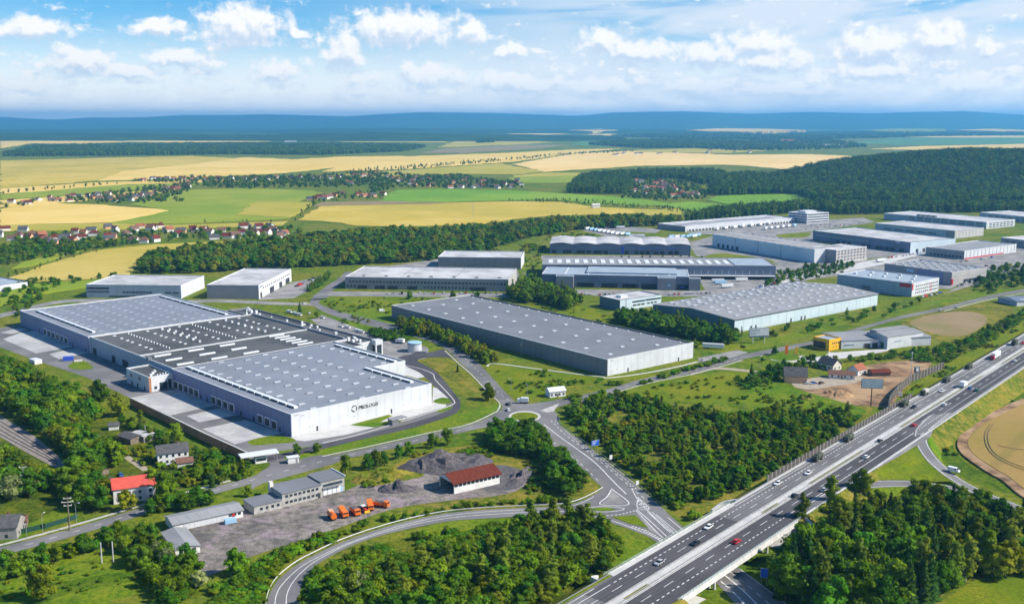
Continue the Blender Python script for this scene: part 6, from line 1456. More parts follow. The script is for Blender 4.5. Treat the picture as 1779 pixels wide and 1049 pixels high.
# works yard machines
def works_truck(label, px, py, rz, kind):
    o = empty('works_vehicle', P(px, py, .06), rz); tag(o, label, 'work truck')
    if kind == 'tanker':
        b = MB(); b.tube((-3.0, 0, 1.9), (2.6, 0, 1.9), 1.25, 1.25, 14); b.build('tank', M_orange, o); bx('chassis', o, M_black, -3.2, 2.8, -.8, .8, .5, .85); bx('hopper_top', o, M_plaster_o, -3.0, -.5, -.9, .9, 2.9, 3.3); xs = (-2.0, 1.6)
    elif kind == 'tipper':
        bx('chassis', o, M_black, -3.2, 3.4, -.8, .8, .5, .9); mobj('cab', vmesh('wcab', lambda b: b.prism([(1.7, .7), (3.5, .7), (3.5, 1.7), (3.2, 2.8), (1.7, 2.8)], -1.15, 1.15), M_orange), o); bx('windscreen', o, M_carglass, 3.2, 3.48, -1, 1, 1.8, 2.5)
        mobj('skip_body', vmesh('tip', lambda b: b.prism([(-3.2, 1.0), (1.3, 1.0), (1.5, 2.2), (-3.4, 2.2)], -1.2, 1.2), M_orange), o); bx('load', o, M_heap, -3.0, 1.2, -1, 1, 2.2, 2.35); xs = (-2.2, -1.1, 2.6)
    elif kind == 'spreader':
        bx('chassis', o, M_black, -3.2, 3.2, -.8, .8, .5, .9); mobj('hopper', vmesh('hop', lambda b: b.prism([(-3.3, 3.4), (.8, 2.6), (.4, 1.0), (-2.4, 1.0)], -1.1, 1.1), M_orange), o); mobj('cab', vmesh('wcab2', lambda b: b.prism([(1.2, .7), (3.0, .7), (3.0, 1.7), (2.7, 2.7), (1.2, 2.7)], -1.15, 1.15), M_orange), o); bx('windscreen', o, M_carglass, 2.7, 2.98, -1, 1, 1.8, 2.45); xs = (-1.9, 2.1)
    else:
        bx('bonnet', o, M_redp, .3, 2.0, -.5, .5, .9, 1.6); bx('cab', o, M_carglass, -1.3, .3, -.8, .8, 1.0, 2.4); bx('cab_roof', o, M_skywhite, -1.4, .4, -.9, .9, 2.4, 2.6); bx('blade', o, M_yellow, 2.2, 2.8, -1.2, 1.2, .2, 1.0); xs = (-.9, 1.4)
    for x in xs:
        for y in (-.95, .95): wheel(o, x, y, .52, .34)
for a in [('orange tanker trailer, leftmost of the works vehicles', 577, 901, R(-62), 'tanker'), ('orange spreader truck with raised hopper beside the tanker', 597, 896, R(-62), 'spreader'), ('orange tipper truck in the middle of the works row', 617, 892, R(-60), 'tipper'), ('red tractor with white cab roof and yellow blade', 632, 888, R(-50), 'tractor'), ('orange spreader truck right of the red tractor', 643, 884, R(-75), 'spreader'), ('orange tipper standing apart at the right of the works row', 662, 880, R(-20), 'tipper')]: works_truck(*a)
# trailers and cars in the far yards
TG = 'white trailers parked in the far yards'
rt = random.Random(5)
def trow(pts, label, rz, L=12.5, dark=False):
    for i, (x, y) in enumerate(pts): trailer(label, x, y, .1, rz + R(rt.uniform(-3, 3)), M_skywhite if rt.random() < .85 else M_sky_blue, L, TG)
trow([(1020 + k * 7.2, 399 + k * 1.25) for k in range(7)], 'white trailer at the left end of the far trailer yard', R(60)); trow([(1072 + k * 9, 408 + k * .4) for k in range(3)], 'white trailer on the grass edge behind the wave-roofed hall', R(55)); trow([(1100, 412), (1112, 412)], 'white trailer just behind the wave roof', R(2))
trow([(1078, 397)], 'lone white trailer on the concrete left of the cross-dock hall', R(4)); trow([(1166 + k * 10, 413.5 - k * .2) for k in range(5)], 'white trailer right of the wave-roofed hall', R(50)); trow([(1202 + k * 10, 411 - k * .5) for k in range(2)], 'white trailer close to the end of the sawtooth hall', R(40))
trow([(1246 + k * 15, 400 - k * 1.6) for k in range(9)], 'white trailer before the cross-dock hall', R(60)); trow([(1330 + k * 10, 399 - k * 1.1) for k in range(6)], 'white trailer near the white office', R(60))
trow([(1247, 491), (1252, 494)], 'white trailer in the yard beside the bay-fronted hall', R(10)); trow([(1263, 500)], 'white trailer nearest the panelled hall', R(18)); trow([(1288, 489)], 'white trailer behind the tree in the bay-fronted yard', R(12)); trow([(1530, 455)], 'white trailer on the works street beside the blue-white hall', R(30))
CG = 'cars in the business park'
for i in range(16): car('small parked car before the long grey hall', 672 + i * 14 + rt.uniform(-4, 4), 509.5 + rt.uniform(-.8, 1.2), .1, R(90 + rt.uniform(-6, 6)), rt.choice([M_carw, M_cars, M_carb, M_redp, M_carw]), 'van' if i == 2 else 'car', CG)
for i in range(9): car('small parked car between the slate-blue halls', 1080 + i * 17 + rt.uniform(-5, 5), 446 + rt.uniform(-.5, 1), .1, R(90), rt.choice([M_carw, M_cars, M_carb, M_carw]), 'car', CG)
for i in range(14): car('parked car in the yard of the dock-end hall', 1600 + i * 9.5, 457 + rt.uniform(-2, 6) + i * .6, .1, R(rt.uniform(0, 90)), rt.choice([M_carw, M_cars, M_carb, M_carw]), 'car', CG)
for i in range(8): car('parked car outside the white office', 1410 + i * 8, 392 + rt.uniform(-1, 2), .1, R(80), rt.choice([M_carw, M_cars, M_carw]), 'car', CG)
for i in range(6): car('car parked between the small office and the trees', 1078 + i * 6, 541.5 - i * .5 + rt.uniform(-.4, .4), .1, R(60), rt.choice([M_carw, M_cars, M_carw]), 'car', CG)
for i, (x, y, pm, lab) in enumerate([(1404, 667, M_carw, 'white car by the apricot-gabled barn'), (1413, 666, M_carblue, 'dark blue car beside the white car at the barn'), (1427, 666, M_rust, 'rusty car in the soil yard'), (1634, 540, M_carw, 'white car on the right-hand road'), (1660, 535, M_cars, 'silver car on the right-hand road near the edge'), (190, 835, M_carw, 'white car beside the brown shed'), (210, 826, M_carblue, 'blue car on the dirt track by the red-roofed house'), (197, 866, M_redp, 'red car below the dark shed'), (258, 874, M_carblue, 'blue car below the white wall of the red-roofed house'), (1450, 505, M_cars, 'silver car near the panelled hall'), (18, 485, M_carw, 'white car on the lane by the golden field'), (148, 514, M_cars, 'car beside the white hall on the left')]): car(lab, x, y, .1, R(20 * i), pm)
def car_row(n, a, b, rz, label):
    for i in range(n):
        if rt.random() < .25: continue
        t = i / max(1, n - 1); car(label, a[0] + (b[0] - a[0]) * t + rt.uniform(-1, 1), a[1] + (b[1] - a[1]) * t + rt.uniform(-.3, .3), .1, R(rz + rt.uniform(-4, 4)), rt.choice([M_carw, M_cars, M_carb, M_carw, M_cars, M_redp, M_carblue]), 'van' if rt.random() < .15 else 'car', CG)
car_row(18, (960, 510), (1100, 514), 90, 'parked car before the bay-fronted hall'); car_row(12, (1165, 512), (1240, 509), 85, 'parked car right of the small office'); car_row(16, (1215, 452), (1350, 470), 80, 'parked car beside the skylit hall')
car_row(14, (1520, 452), (1600, 440), 60, 'parked car on the works street'); car_row(12, (1590, 520), (1640, 508), 40, 'parked car at the blue-white hall'); car_row(12, (1665, 497), (1715, 484), 40, 'parked car at the dock-end hall'); car_row(10, (1300, 505), (1345, 494), 70, 'parked car at the edge of the trailer yard'); car_row(10, (515, 498), (545, 484), 30, 'parked car beside the grey-and-white hall')
car_row(16, (1400, 398), (1500, 388), 80, 'parked car behind the white office'); car_row(10, (1670, 455), (1750, 444), 50, 'parked car below the ribbed hall')
# ------------------------------------------------------------------ villages on the plain
rv = random.Random(21)
def village(pts, label_tail, group, n, palette, w=(9, 14), jitter=(10, 3), hmul=1.0):
    for k in range(n):
        i = k * (len(pts) - 1) / max(1, n - 1); a = int(min(i, len(pts) - 2)); t = i - a
        x = pts[a][0] + (pts[a + 1][0] - pts[a][0]) * t + rv.uniform(-1, 1) * jitter[0]; y = pts[a][1] + (pts[a + 1][1] - pts[a][1]) * t + rv.uniform(-1, 1) * jitter[1]
        nm, rf = rv.choice(palette); ww = rv.uniform(*w)
        house('village_house', nm + ' house ' + label_tail, x, y, ww, ww * .72, rv.uniform(3.4, 5.2) * hmul, rv.uniform(3.0, 4.4), R(rv.uniform(-40, 60)), rv.choice([M_plaster_w, M_plaster_w, M_plaster, M_plaster_o]), rf, group=nm + ' ' + group, hip=rv.random() < .25, chimney=True)
PAL = [('orange-roofed', M_orange_tile)] * 3 + [('red-roofed', M_red_tile)] * 3 + [('brown-roofed', M_brown_tile)] * 4 + [('grey-roofed', M_grey_tile)] * 2
village([(5, 409), (60, 410), (100, 418), (150, 410), (200, 405), (260, 402), (330, 406), (380, 409), (430, 404), (470, 402), (500, 408)], 'in the nearest village strip at left', 'houses of the nearest village', 62, PAL, (9, 14), (10, 8))
village([(85, 424), (130, 420), (240, 420), (275, 422)], 'among trees below the nearest village', 'houses below the nearest village', 7, PAL, (10, 15), (8, 3))
village([(20, 354), (80, 350), (105, 348), (140, 346), (165, 344), (185, 342), (205, 350), (245, 340), (265, 338), (290, 330), (310, 326), (330, 321)], 'between straw and green fields', 'houses of the middle left village', 40, PAL, (9, 14), (8, 4))
village([(245, 313), (290, 312), (330, 311), (400, 312), (450, 312), (520, 311), (560, 312), (585, 310)], 'in the far line before the pale field', 'houses of the far line', 36, PAL, (9, 14), (8, 2))
village([(590, 314), (640, 308), (700, 312), (720, 318), (750, 316), (790, 320), (830, 320), (870, 322), (905, 322)], 'behind the bright green field', 'houses of the centre village', 52, PAL, (10, 14), (12, 8))
village([(535, 350), (560, 345), (590, 339), (640, 341), (660, 338)], 'along the lane by the green field', 'houses along the lane', 12, PAL, (10, 15), (6, 3))
village([(1100, 335), (1130, 330), (1150, 322), (1165, 332), (1190, 340), (1210, 338), (1105, 320), (1180, 325)], 'in the hamlet before the wood', 'houses of the hamlet', 28, PAL, (11, 16), (9, 7))
village([(1065, 270), (1090, 268), (1110, 268), (1160, 267), (1185, 266), (1320, 266), (1240, 262)], 'far off beyond the stubble field', 'houses beyond the stubble field', 12, PAL, (16, 26), (8, 1))
village([(1360, 251), (1385, 248), (1440, 252), (1480, 253), (1400, 252)], 'in the distant town on the right', 'houses of the distant town', 12, PAL, (26, 44), (12, 2), 1.6)
house('manor_house', 'long red-roofed building in the distant town', 1368, 248, 90, 30, 12, 10, 0, M_plaster, M_orange_tile, chimney=False)
for i, (x, y, w, d, lab) in enumerate([(505, 248, 80, 40, 'far white works building below the foothills'), (1025, 231, 90, 50, 'distant pale works below the blue ridge'), (1440, 255, 120, 50, 'distant white industrial shed in the town'), (1035, 362, 14, 8, 'little white barn at the end of the golden field')]): house('far_shed', lab, x, y, w, d, 6 + w * .06, 2, R(10), M_plaster_w, M_roof_pale if i < 3 else M_plaster, 'shed', chimney=False)
# ------------------------------------------------------------------ trees
def leaf_quads(mb, c, rad, n, size, rng, up=.25, squash=1.0):
    for _ in range(n):
        d = Vector((rng.gauss(0, 1), rng.gauss(0, 1), rng.gauss(0, 1) + up)).normalized()
        p = Vector(c) + Vector((d.x * rad[0], d.y * rad[1], d.z * rad[2])) * rng.uniform(.72, 1.26)
        nrm = (d + Vector((rng.uniform(-.7, .7), rng.uniform(-.7, .7), rng.uniform(-.3, .8)))).normalized()
        a = nrm.orthogonal().normalized(); b = nrm.cross(a); t = rng.uniform(0, 6.28); s = size * rng.uniform(.6, 1.35)
        e1 = (a * math.cos(t) + b * math.sin(t)) * s; e2 = (b * math.cos(t) - a * math.sin(t)) * s * .75
        mb.add([p - e1, p - e2 * .9, p + e1, p + e2], [(0, 1, 2, 3)])
_ico = None
def ico(sub=1):
    bm = bmesh.new(); bmesh.ops.create_icosphere(bm, subdivisions=sub, radius=1.0)
    vs = [v.co.copy() for v in bm.verts]; fs = [tuple(v.index for v in f.verts) for f in bm.faces]; bm.free(); return vs, fs
ICO1 = ico(1); ICO2 = ico(2)
def blob(mb, c, rad, rng, ic=None, amp=.22, f=1.6):
    vs, fs = ic or ICO1; o = rng.uniform(0, 99)
    out = []
    for v in vs:
        k = 1 + amp * noise.noise(v * f + Vector((o, o, o))) * 1.6 + rng.uniform(-.06, .06)
        out.append((c[0] + v.x * rad[0] * k, c[1] + v.y * rad[1] * k, c[2] + v.z * rad[2] * k))
    mb.add(out, fs)
def crown_broad(seed, H=10, R_=3.6, base=.18, lobes=20, leaves=62, ls=.36, narrow=1.0):
    """an uneven crown: many small clumps of leaves, denser outside, with some boughs standing out"""
    rng = random.Random(seed); mb = MB(); lean = (rng.uniform(-.12, .12) * R_, rng.uniform(-.12, .12) * R_)
    for k in range(lobes):
        z = base + (1 - base) * (k + .5) / lobes * .95 + rng.uniform(-.03, .03)
        env = math.sin(math.pi * min(1, max(.02, (z - base * .4) / (1.03 - base * .4))) ** .8) ** .7
        a = rng.uniform(0, 6.28) + k * 2.4; out = rng.uniform(.25, .80) if k % 5 else rng.uniform(.75, 1.0)
        rr_ = R_ * env * out * narrow
        c = [rr_ * math.cos(a) + lean[0] * z, rr_ * math.sin(a) + lean[1] * z, z * H]; r = R_ * env * rng.uniform(.26, .44) * (narrow ** .4) + .35
        rad = (r, r * rng.uniform(.8, 1.15), r * rng.uniform(.6, .9))
        if c[2] - rad[2] < .2: c[2] = rad[2] + .2
        blob(mb, c, tuple(q * .80 for q in rad), rng, None, .35, 2.0); leaf_quads(mb, c, rad, leaves, ls, rng)
    core = R_ * .42 * narrow
    blob(mb, (0, 0, H * (base + .42 * (1 - base))), (core, core, H * .30 * (1 - base)), rng, ICO1, .3)
    return mb
def crown_conifer(seed, H=12, R_=2.6, tiers=9):
    rng = random.Random(seed); mb = MB()
    for k in range(tiers):
        t = k / tiers; z = H * (.06 + .9 * t); r = R_ * (1 - t) ** .85 + .25; n = max(5, int(11 * (1 - t) + 5))
        for i in range(n):
            a = 6.28 * i / n + rng.uniform(-.2, .2) + k; L = r * rng.uniform(.8, 1.12); w = r * .34
            tip = Vector((math.cos(a) * L, math.sin(a) * L, z - .28 * L)); root = Vector((0, 0, z + H * .05)); side = Vector((-math.sin(a), math.cos(a), 0)) * w
            mid = root.lerp(tip, .6)
            mb.add([root, mid + side + Vector((0, 0, -.1)), tip, mid - side + Vector((0, 0, -.1))], [(0, 1, 2), (0, 2, 3)])
        leaf_quads(mb, (0, 0, z), (r * .75, r * .75, H * .05), 26, .3, rng)
    blob(mb, (0, 0, H * .42), (R_ * .5, R_ * .5, H * .40), rng); mb.add([(.25, 0, H * .9), (-.15, .2, H * .9), (-.15, -.2, H * .9), (0, 0, H)], [(0, 1, 3), (1, 2, 3), (2, 0, 3)])
    return mb
def crown_bush(seed, H=3, R_=2.2, lobes=9, leaves=46, ls=.26):
    rng = random.Random(seed); mb = MB()
    for k in range(lobes):
        a = rng.uniform(0, 6.28); rr_ = R_ * rng.uniform(.1, .8); r = R_ * rng.uniform(.26, .5); z = max(r * .7, H * rng.uniform(.3, .75))
        blob(mb, (rr_ * math.cos(a), rr_ * math.sin(a), z), (r * .88, r * .88, r * .7), rng); leaf_quads(mb, (rr_ * math.cos(a), rr_ * math.sin(a), z), (r, r, r * .8), leaves, ls, rng)
    return mb
def crown_far(seed, H=12, R_=4.2):
    rng = random.Random(seed); mb = MB()
    for k in range(5):
        a = rng.uniform(0, 6.28); z = H * (.25 + .13 * k); rr_ = R_ * rng.uniform(.1, .5) * (1 - k * .12); r = R_ * (.62 - .06 * k)
        blob(mb, (rr_ * math.cos(a), rr_ * math.sin(a), z), (r, r, r * .85), rng, ICO1, .3)
    leaf_quads(mb, (0, 0, H * .55), (R_ * .9, R_ * .9, H * .42), 46, 1.0, rng)
    return mb
def trunk_mesh(name, H, r, m, limbs=4, seed=0):
    rng = random.Random(seed); mb = MB(); mb.tube((0, 0, -.2), (.1, 0, H * .5), r, r * .6, 7, 0, False); mb.tube((.1, 0, H * .5), (0, .1, H * .86), r * .6, r * .15, 6, 0, False)
    for k in range(limbs):
        a = rng.uniform(0, 6.28); z = H * rng.uniform(.28, .6); L = H * rng.uniform(.16, .26); mb.tube((0, 0, z), (math.cos(a) * L, math.sin(a) * L, z + L * .8), r * .38, r * .1, 5, 0, False)
    return mb.me(name, m)
KINDS = {}
def kind(key, name, crowns, H, m, tm, r):
    KINDS[key] = (name, [c.me(key + '_crown', m) for c in crowns], trunk_mesh(key + '_trunk', H, r, tm, seed=len(KINDS)), H)
kind('oak', 'broadleaf_tree', [crown_broad(s, 10, 3.9) for s in (1, 2, 3)], 10, M_leaf, M_bark, .28)
kind('dark', 'broadleaf_tree', [crown_broad(s, 10, 3.7, lobes=22) for s in (4, 5)], 10, M_leaf_d, M_bark, .28)
kind('lime', 'broadleaf_tree', [crown_broad(s, 10, 4.0) for s in (6, 7)], 10, M_leaf_y, M_bark, .26)
kind('willow', 'broadleaf_tree', [crown_broad(s, 9, 4.2, .08) for s in (8,)], 9, M_leaf_s, M_bark, .3)
kind('birch', 'birch_tree', [crown_broad(s, 14, 2.7, .2, 24, 48, .30, .85) for s in (9, 10, 11)], 14, M_leaf_b, M_birchbark, .2)
kind('poplar', 'poplar_tree', [crown_broad(s, 15, 1.9, .06, 22, 46, .30, .55) for s in (12, 13)], 15, M_leaf, M_bark, .25)
kind('spruce', 'conifer_tree', [crown_conifer(s) for s in (14, 15)], 12, M_needle, M_bark, .22)
kind('bush', 'shrub', [crown_bush(s) for s in (16, 17, 18)], 3, M_leaf, M_bark, .08)
kind('dbush', 'shrub', [crown_bush(s) for s in (19, 20)], 3, M_leaf_d, M_bark, .08)
kind('ybush', 'shrub', [crown_bush(s) for s in (24, 25)], 3, M_leaf_y, M_bark, .08)
FAR_PROTO = [crown_far(s).me('far_crown', M_far_leaf) for s in (30, 31, 32)]
COUNT = {}
CROWN_OBJ = {}
def tree(key, loc, h, label, group, wide=1.0, rng=RND):
    name, crowns, tr, H = KINDS[key]; COUNT[name] = COUNT.get(name, 0) + 1
    o = empty(name, loc, rng.uniform(0, 6.28)); s = h / H; ws = s * wide * rng.uniform(.88, 1.14)
    tag(o, label, {'broadleaf_tree': 'tree', 'birch_tree': 'birch', 'poplar_tree': 'poplar', 'conifer_tree': 'conifer', 'shrub': 'shrub'}[name], group)
    i = rng.randrange(len(crowns))
    c = mobj('crown', crowns[i], o, scale=(ws, ws, s)); t = mobj('trunk' if name != 'shrub' else 'stem', tr, o, scale=(s, s, s))
    CROWN_OBJ.setdefault((key, i), c)
    return o
def gn_tree(name, protos):
    ng = bpy.data.node_groups.new(name, 'GeometryNodeTree')
    ng.interface.new_socket('Geometry', in_out='INPUT', socket_type='NodeSocketGeometry'); ng.interface.new_socket('Geometry', in_out='OUTPUT', socket_type='NodeSocketGeometry')
    N, L = ng.nodes, ng.links
    gi_, go_ = N.new('NodeGroupInput'), N.new('NodeGroupOutput'); join = N.new('GeometryNodeJoinGeometry')
    for p in reversed(protos):          # the join socket stacks its links last first
        oi = N.new('GeometryNodeObjectInfo'); oi.transform_space = 'ORIGINAL'; oi.inputs['Object'].default_value = p; oi.inputs['As Instance'].default_value = True; L.new(oi.outputs['Geometry'], join.inputs[0])
    ip = N.new('GeometryNodeInstanceOnPoints'); L.new(gi_.outputs[0], ip.inputs['Points']); L.new(join.outputs[0], ip.inputs['Instance']); ip.inputs['Pick Instance'].default_value = True
    def attr(nm, typ):
        a = N.new('GeometryNodeInputNamedAttribute'); a.data_type = typ; a.inputs['Name'].default_value = nm; return a.outputs['Attribute']
    L.new(attr('ix', 'INT'), ip.inputs['Instance Index']); L.new(attr('sc', 'FLOAT_VECTOR'), ip.inputs['Scale'])
    cx = N.new('ShaderNodeCombineXYZ'); L.new(attr('rt', 'FLOAT'), cx.inputs[2]); er = N.new('FunctionNodeEulerToRotation'); L.new(cx.outputs[0], er.inputs[0]); L.new(er.outputs[0], ip.inputs['Rotation'])
    L.new(ip.outputs[0], go_.inputs[0])
    return ng
GNC = {}
def mass(name, label, pts, keys, cat='wood'):
    """pts: (x, y, z, scale_w, scale_h, key index); one object of kind stuff, crowns repeated at the points"""
    if not pts: return
    protos = []; start = []
    for k in keys:
        idx = [(kk, i) for (kk, i) in CROWN_OBJ if kk == k]; start.append((len(protos), len(idx))); protos += [CROWN_OBJ[q] for q in idx]
    key = tuple(keys)
    if key not in GNC: GNC[key] = gn_tree('scatter_' + '_'.join(keys), protos)
    me = bpy.data.meshes.new(name); me.from_pydata([(p[0], p[1], p[2]) for p in pts], [], [])
    a = me.attributes.new('ix', 'INT', 'POINT'); a.data.foreach_set('value', [start[p[5]][0] + RND.randrange(start[p[5]][1]) for p in pts])
    a = me.attributes.new('sc', 'FLOAT_VECTOR', 'POINT'); a.data.foreach_set('vector', [q for p in pts for q in (p[3], p[3], p[4])])
    a = me.attributes.new('rt', 'FLOAT', 'POINT'); a.data.foreach_set('value', [RND.uniform(0, 6.28) for p in pts])
    o = mobj(name, me); md = o.modifiers.new('scatter', 'NODES'); md.node_group = GNC[key]
    tag(o, label, cat, kind='stuff'); return o
def scatter(poly, sp, rng, px=True, avoid=()):
    w = PL(poly) if px else [Vector(p) for p in poly]
    x0, x1 = min(p.x for p in w), max(p.x for p in w); y0, y1 = min(p.y for p in w), max(p.y for p in w); out = []
    ny = int((y1 - y0) / sp) + 1; nx = int((x1 - x0) / sp) + 1
    for j in range(ny):
        for i in range(nx):
            x = x0 + (i + .5 * (j % 2) + rng.uniform(-.42, .42)) * sp; y = y0 + (j + rng.uniform(-.42, .42)) * sp
            if inside((x, y), w): out.append((x, y))
    return out
def mw_clear(x, y, m=11.0):
    n = x * MN.x + y * MN.y; return not (NL - m < n < NR + m)
def picture(o):
    a = Vector(o.location) - Vector((0, 0, CAM_H)); dep = a.y * cP - a.z * sP
    return 889.5 + FPX * a.x / dep, 524.5 - FPX * (a.y * sP + a.z * cP) / dep
def single_out(objs, base, what=''):
    """things that look alike: the ones at the ends get a label of their own"""
    if len(objs) < 2: return
    rest = list(objs)
    for word, key in (('leftmost', lambda o: picture(o)[0]), ('rightmost', lambda o: -picture(o)[0]), ('nearest', lambda o: -picture(o)[1]), ('farthest', lambda o: picture(o)[1]),
                      ('second from the left', lambda o: picture(o)[0]), ('second from the right', lambda o: -picture(o)[0]), ('third from the left', lambda o: picture(o)[0]), ('third from the right', lambda o: -picture(o)[0])):
        if not rest: break
        o = min(rest, key=key); rest.remove(o); o['label'] = base + ', ' + word
    for o in rest: o['label'] = base + ', amid others'
LOOK = {'oak': 'green leafy tree', 'dark': 'dark green leafy tree', 'lime': 'yellow-green leafy tree', 'willow': 'silvery tree', 'birch': 'slender birch', 'poplar': 'narrow poplar', 'spruce': 'dark conifer', 'bush': 'green shrub', 'dbush': 'dark green shrub', 'ybush': 'yellowish shrub'}
def wood(name, label, poly, sp, mix, individuals, where, group, rng, zf=lambda x, y: 0.0, clear=True, gap=None):
    """mix: list of (key, weight, hmin, hmax, wide); the trees that show largest become things, the rest one mass"""
    pts = [p for p in scatter(poly, sp, rng) if (not clear or mw_clear(*p)) and (gap is None or noise.noise(Vector((p[0] / 13, p[1] / 13, 4.4))) < gap)]
    pool = []
    for p in pts:
        r = rng.random() * sum(q[1] for q in mix)
        for q in mix:
            r -= q[1]
            if r <= 0: break
        pool.append((p, q, rng.uniform(q[2], q[3])))
    # largest in the picture first: height over distance
    pool.sort(key=lambda t: -t[2] / math.hypot(t[0][0], t[0][1]))
    made = {}
    for p, q, h in pool[:individuals]:
        o = tree(q[0], (p[0], p[1], zf(*p)), h, LOOK[q[0]] + ' ' + where, group, q[4], rng); made.setdefault(q[0], []).append(o)
    for k, objs in made.items(): single_out(objs, LOOK[k] + ' ' + where)
    keys = [q[0] for q in mix]; rest = []
    for p, q, h in pool[individuals:]:
        if not any(kk == q[0] for kk, i in CROWN_OBJ): continue
        s = h / KINDS[q[0]][3]; rest.append((p[0], p[1], zf(*p), s * q[4] * rng.uniform(.88, 1.14), s, keys.index(q[0])))
    mass(name, label, rest, keys)
rt = random.Random(11)
# trees that stand singly: every kind is first met here
SINGLES = [('spruce', 1305, 662, 12, 'dark spruce standing alone beside the country lane'), ('oak', 848, 694, 10, 'round tree at the bend of the road below the big hall'), ('oak', 778, 772, 9, 'round tree by the road above the cinder heap'), ('oak', 753, 778, 8, 'leftmost of the two round trees by the cinder heap'),
    ('lime', 76, 1042, 13, 'big roundish tree in the lower left meadow'), ('willow', 620, 1040, 10, 'silvery willow inside the loop road at the bottom edge'), ('oak', 410, 998, 10, 'bushy tree at the corner of the gravel yard'), ('birch', 1444, 893, 17, 'tall thin tree between motorway and slip road, left of two'), ('oak', 1496, 868, 14, 'leafy tree beside the slip road, right of two'), ('birch', 1393, 922, 16, 'slender tree at the right end of the bridge'),
    ('dark', 170, 705, 15, 'very big dark tree beside the apron of the big hall'), ('lime', 205, 722, 13, 'yellowish big tree next to the retaining wall'), ('oak', 303, 770, 11, 'tree in front of the retaining wall'), ('lime', 222, 886, 9, 'yellow-green tree in front of the red-roofed house'), ('oak', 283, 874, 14, 'tall tree right of the red-roofed house'), ('oak', 265, 858, 12, 'leafy tree behind the red-roofed house'),
    ('dark', 345, 880, 9, 'dark tree by the lower road above the garage row'), ('oak', 322, 884, 8, 'leftmost dark tree above the garage row'), ('dark', 365, 876, 7, 'small dark tree right of the garage row'), ('spruce', 369, 846, 7, 'bluish young spruce by the lower road'), ('willow', 20, 868, 11, 'silvery willow at the left edge'), ('willow', 50, 858, 9, 'second silvery willow near the left edge'),
    ('oak', 600, 822, 9, 'round tree by the road left of the works yard'), ('dark', 640, 816, 8, 'dark tree by the road behind the works office'), ('oak', 655, 812, 9, 'tree right of the works office'), ('dark', 668, 808, 7, 'small round tree by the road'), ('dark', 692, 797, 7, 'narrow dark tree by the road'), ('oak', 711, 790, 7, 'narrow green tree by the road'), ('oak', 516, 790, 6, 'small tree on the lawn left of the forecourt'), ('oak', 551, 786, 5, 'little tree on the lawn before the white wall'),
    ('spruce', 521, 545, 11, 'dark tree group by the road behind the dark roof'), ('oak', 551, 553, 6, 'small tree at the bend behind the office strip'), ('spruce', 795, 646, 6, 'small conifer on the verge by the access road'), ('dark', 711, 520, 8, 'round tree on the lawn before the long grey hall'), ('dark', 788, 522, 9, 'dark tree behind the left end of the grey hall'), ('dark', 829, 522, 8, 'dark tree behind the notch of the grey hall'),
    ('poplar', 1185, 575, 19, 'tall poplar before the end of the panelled hall'), ('poplar', 1177, 572, 16, 'second poplar before the panelled hall'), ('poplar', 1250, 585, 15, 'slim poplar beside the billboard'), ('poplar', 1140, 560, 13, 'poplar left of the panelled hall'), ('poplar', 1131, 556, 11, 'smaller poplar left of the panelled hall'), ('poplar', 1288, 586, 9, 'small slim tree touching the billboard'),
    ('oak', 430, 862, 5, 'little tree at the works office wall'), ('bush', 449, 866, 3, 'bush at the foot of the works office'), ('oak', 533, 852, 6, 'small tree before the works office'), ('dark', 325, 975, 7, 'round bush at the workshop wing'), ('ybush', 330, 845, 4, 'yellow-flowering bush by the lower road'), ('dbush', 1325, 628, 3, 'dark shrub on the showroom lawn'), ('dark', 1345, 616, 6, 'small dark tree at the showroom entrance')]
for k, x, y, h, lab in SINGLES: tree(k, P(x, y), h, lab, None, 1.0, rt)
# make sure each crown shape has been placed at least once before masses repeat it
MIXY = [('oak', 4, 3.6, 6.6, 1.15), ('dark', 4, 3.6, 7.0, 1.1), ('lime', .8, 3.2, 5.5, 1.15), ('bush', 3, 2, 4, 1.35), ('dbush', 2, 2, 3.6, 1.35), ('ybush', .5, 1.6, 3, 1.3), ('birch', .5, 7, 11, 1.05)]
MIXT = [('oak', 3.4, 10, 17, 1.0), ('birch', 3, 13, 20, 1.1), ('dark', 4.4, 10, 17, 1.05), ('lime', .8, 8, 13, 1.0), ('spruce', 4.0, 12, 20, 1.0), ('dbush', 1.5, 2.5, 4, 1.3)]
MIXL = [('oak', 5, 7, 12, 1.1), ('dark', 5, 7, 12, 1.1), ('lime', 1.4, 6, 10, 1.1), ('bush', 1, 3, 5, 1.3)]
wood('woodland', 'dense young wood between the junction road and the motorway', [(985, 712), (1015, 705), (1035, 697), (1075, 690), (1150, 710), (1250, 722), (1350, 718), (1440, 725), (1495, 728), (1400, 800), (1300, 862), (1230, 900), (1196, 905), (1150, 872), (1100, 825), (1050, 785), (1000, 748)], 3.7, MIXY, 62, 'in the young wood beside the motorway', 'trees of the young wood', rt, gap=.33)
wood('woodland', 'mixed wood inside the loop road', [(530, 1090), (540, 1060), (565, 1038), (600, 1026), (660, 1010), (740, 1000), (820, 990), (868, 972), (890, 938), (925, 915), (1010, 915), (1050, 935), (1075, 965), (1068, 985), (1010, 1020), (960, 1080)], 4.6, [('oak', 5, 6.5, 11, 1.15), ('birch', 2.2, 10, 15.5, 1.15), ('dark', 4, 6.5, 11, 1.1), ('lime', .7, 5, 9, 1.1), ('bush', 1.5, 2.5, 4.5, 1.3)], 52, 'in the wood inside the loop road', 'trees inside the loop road', rt)
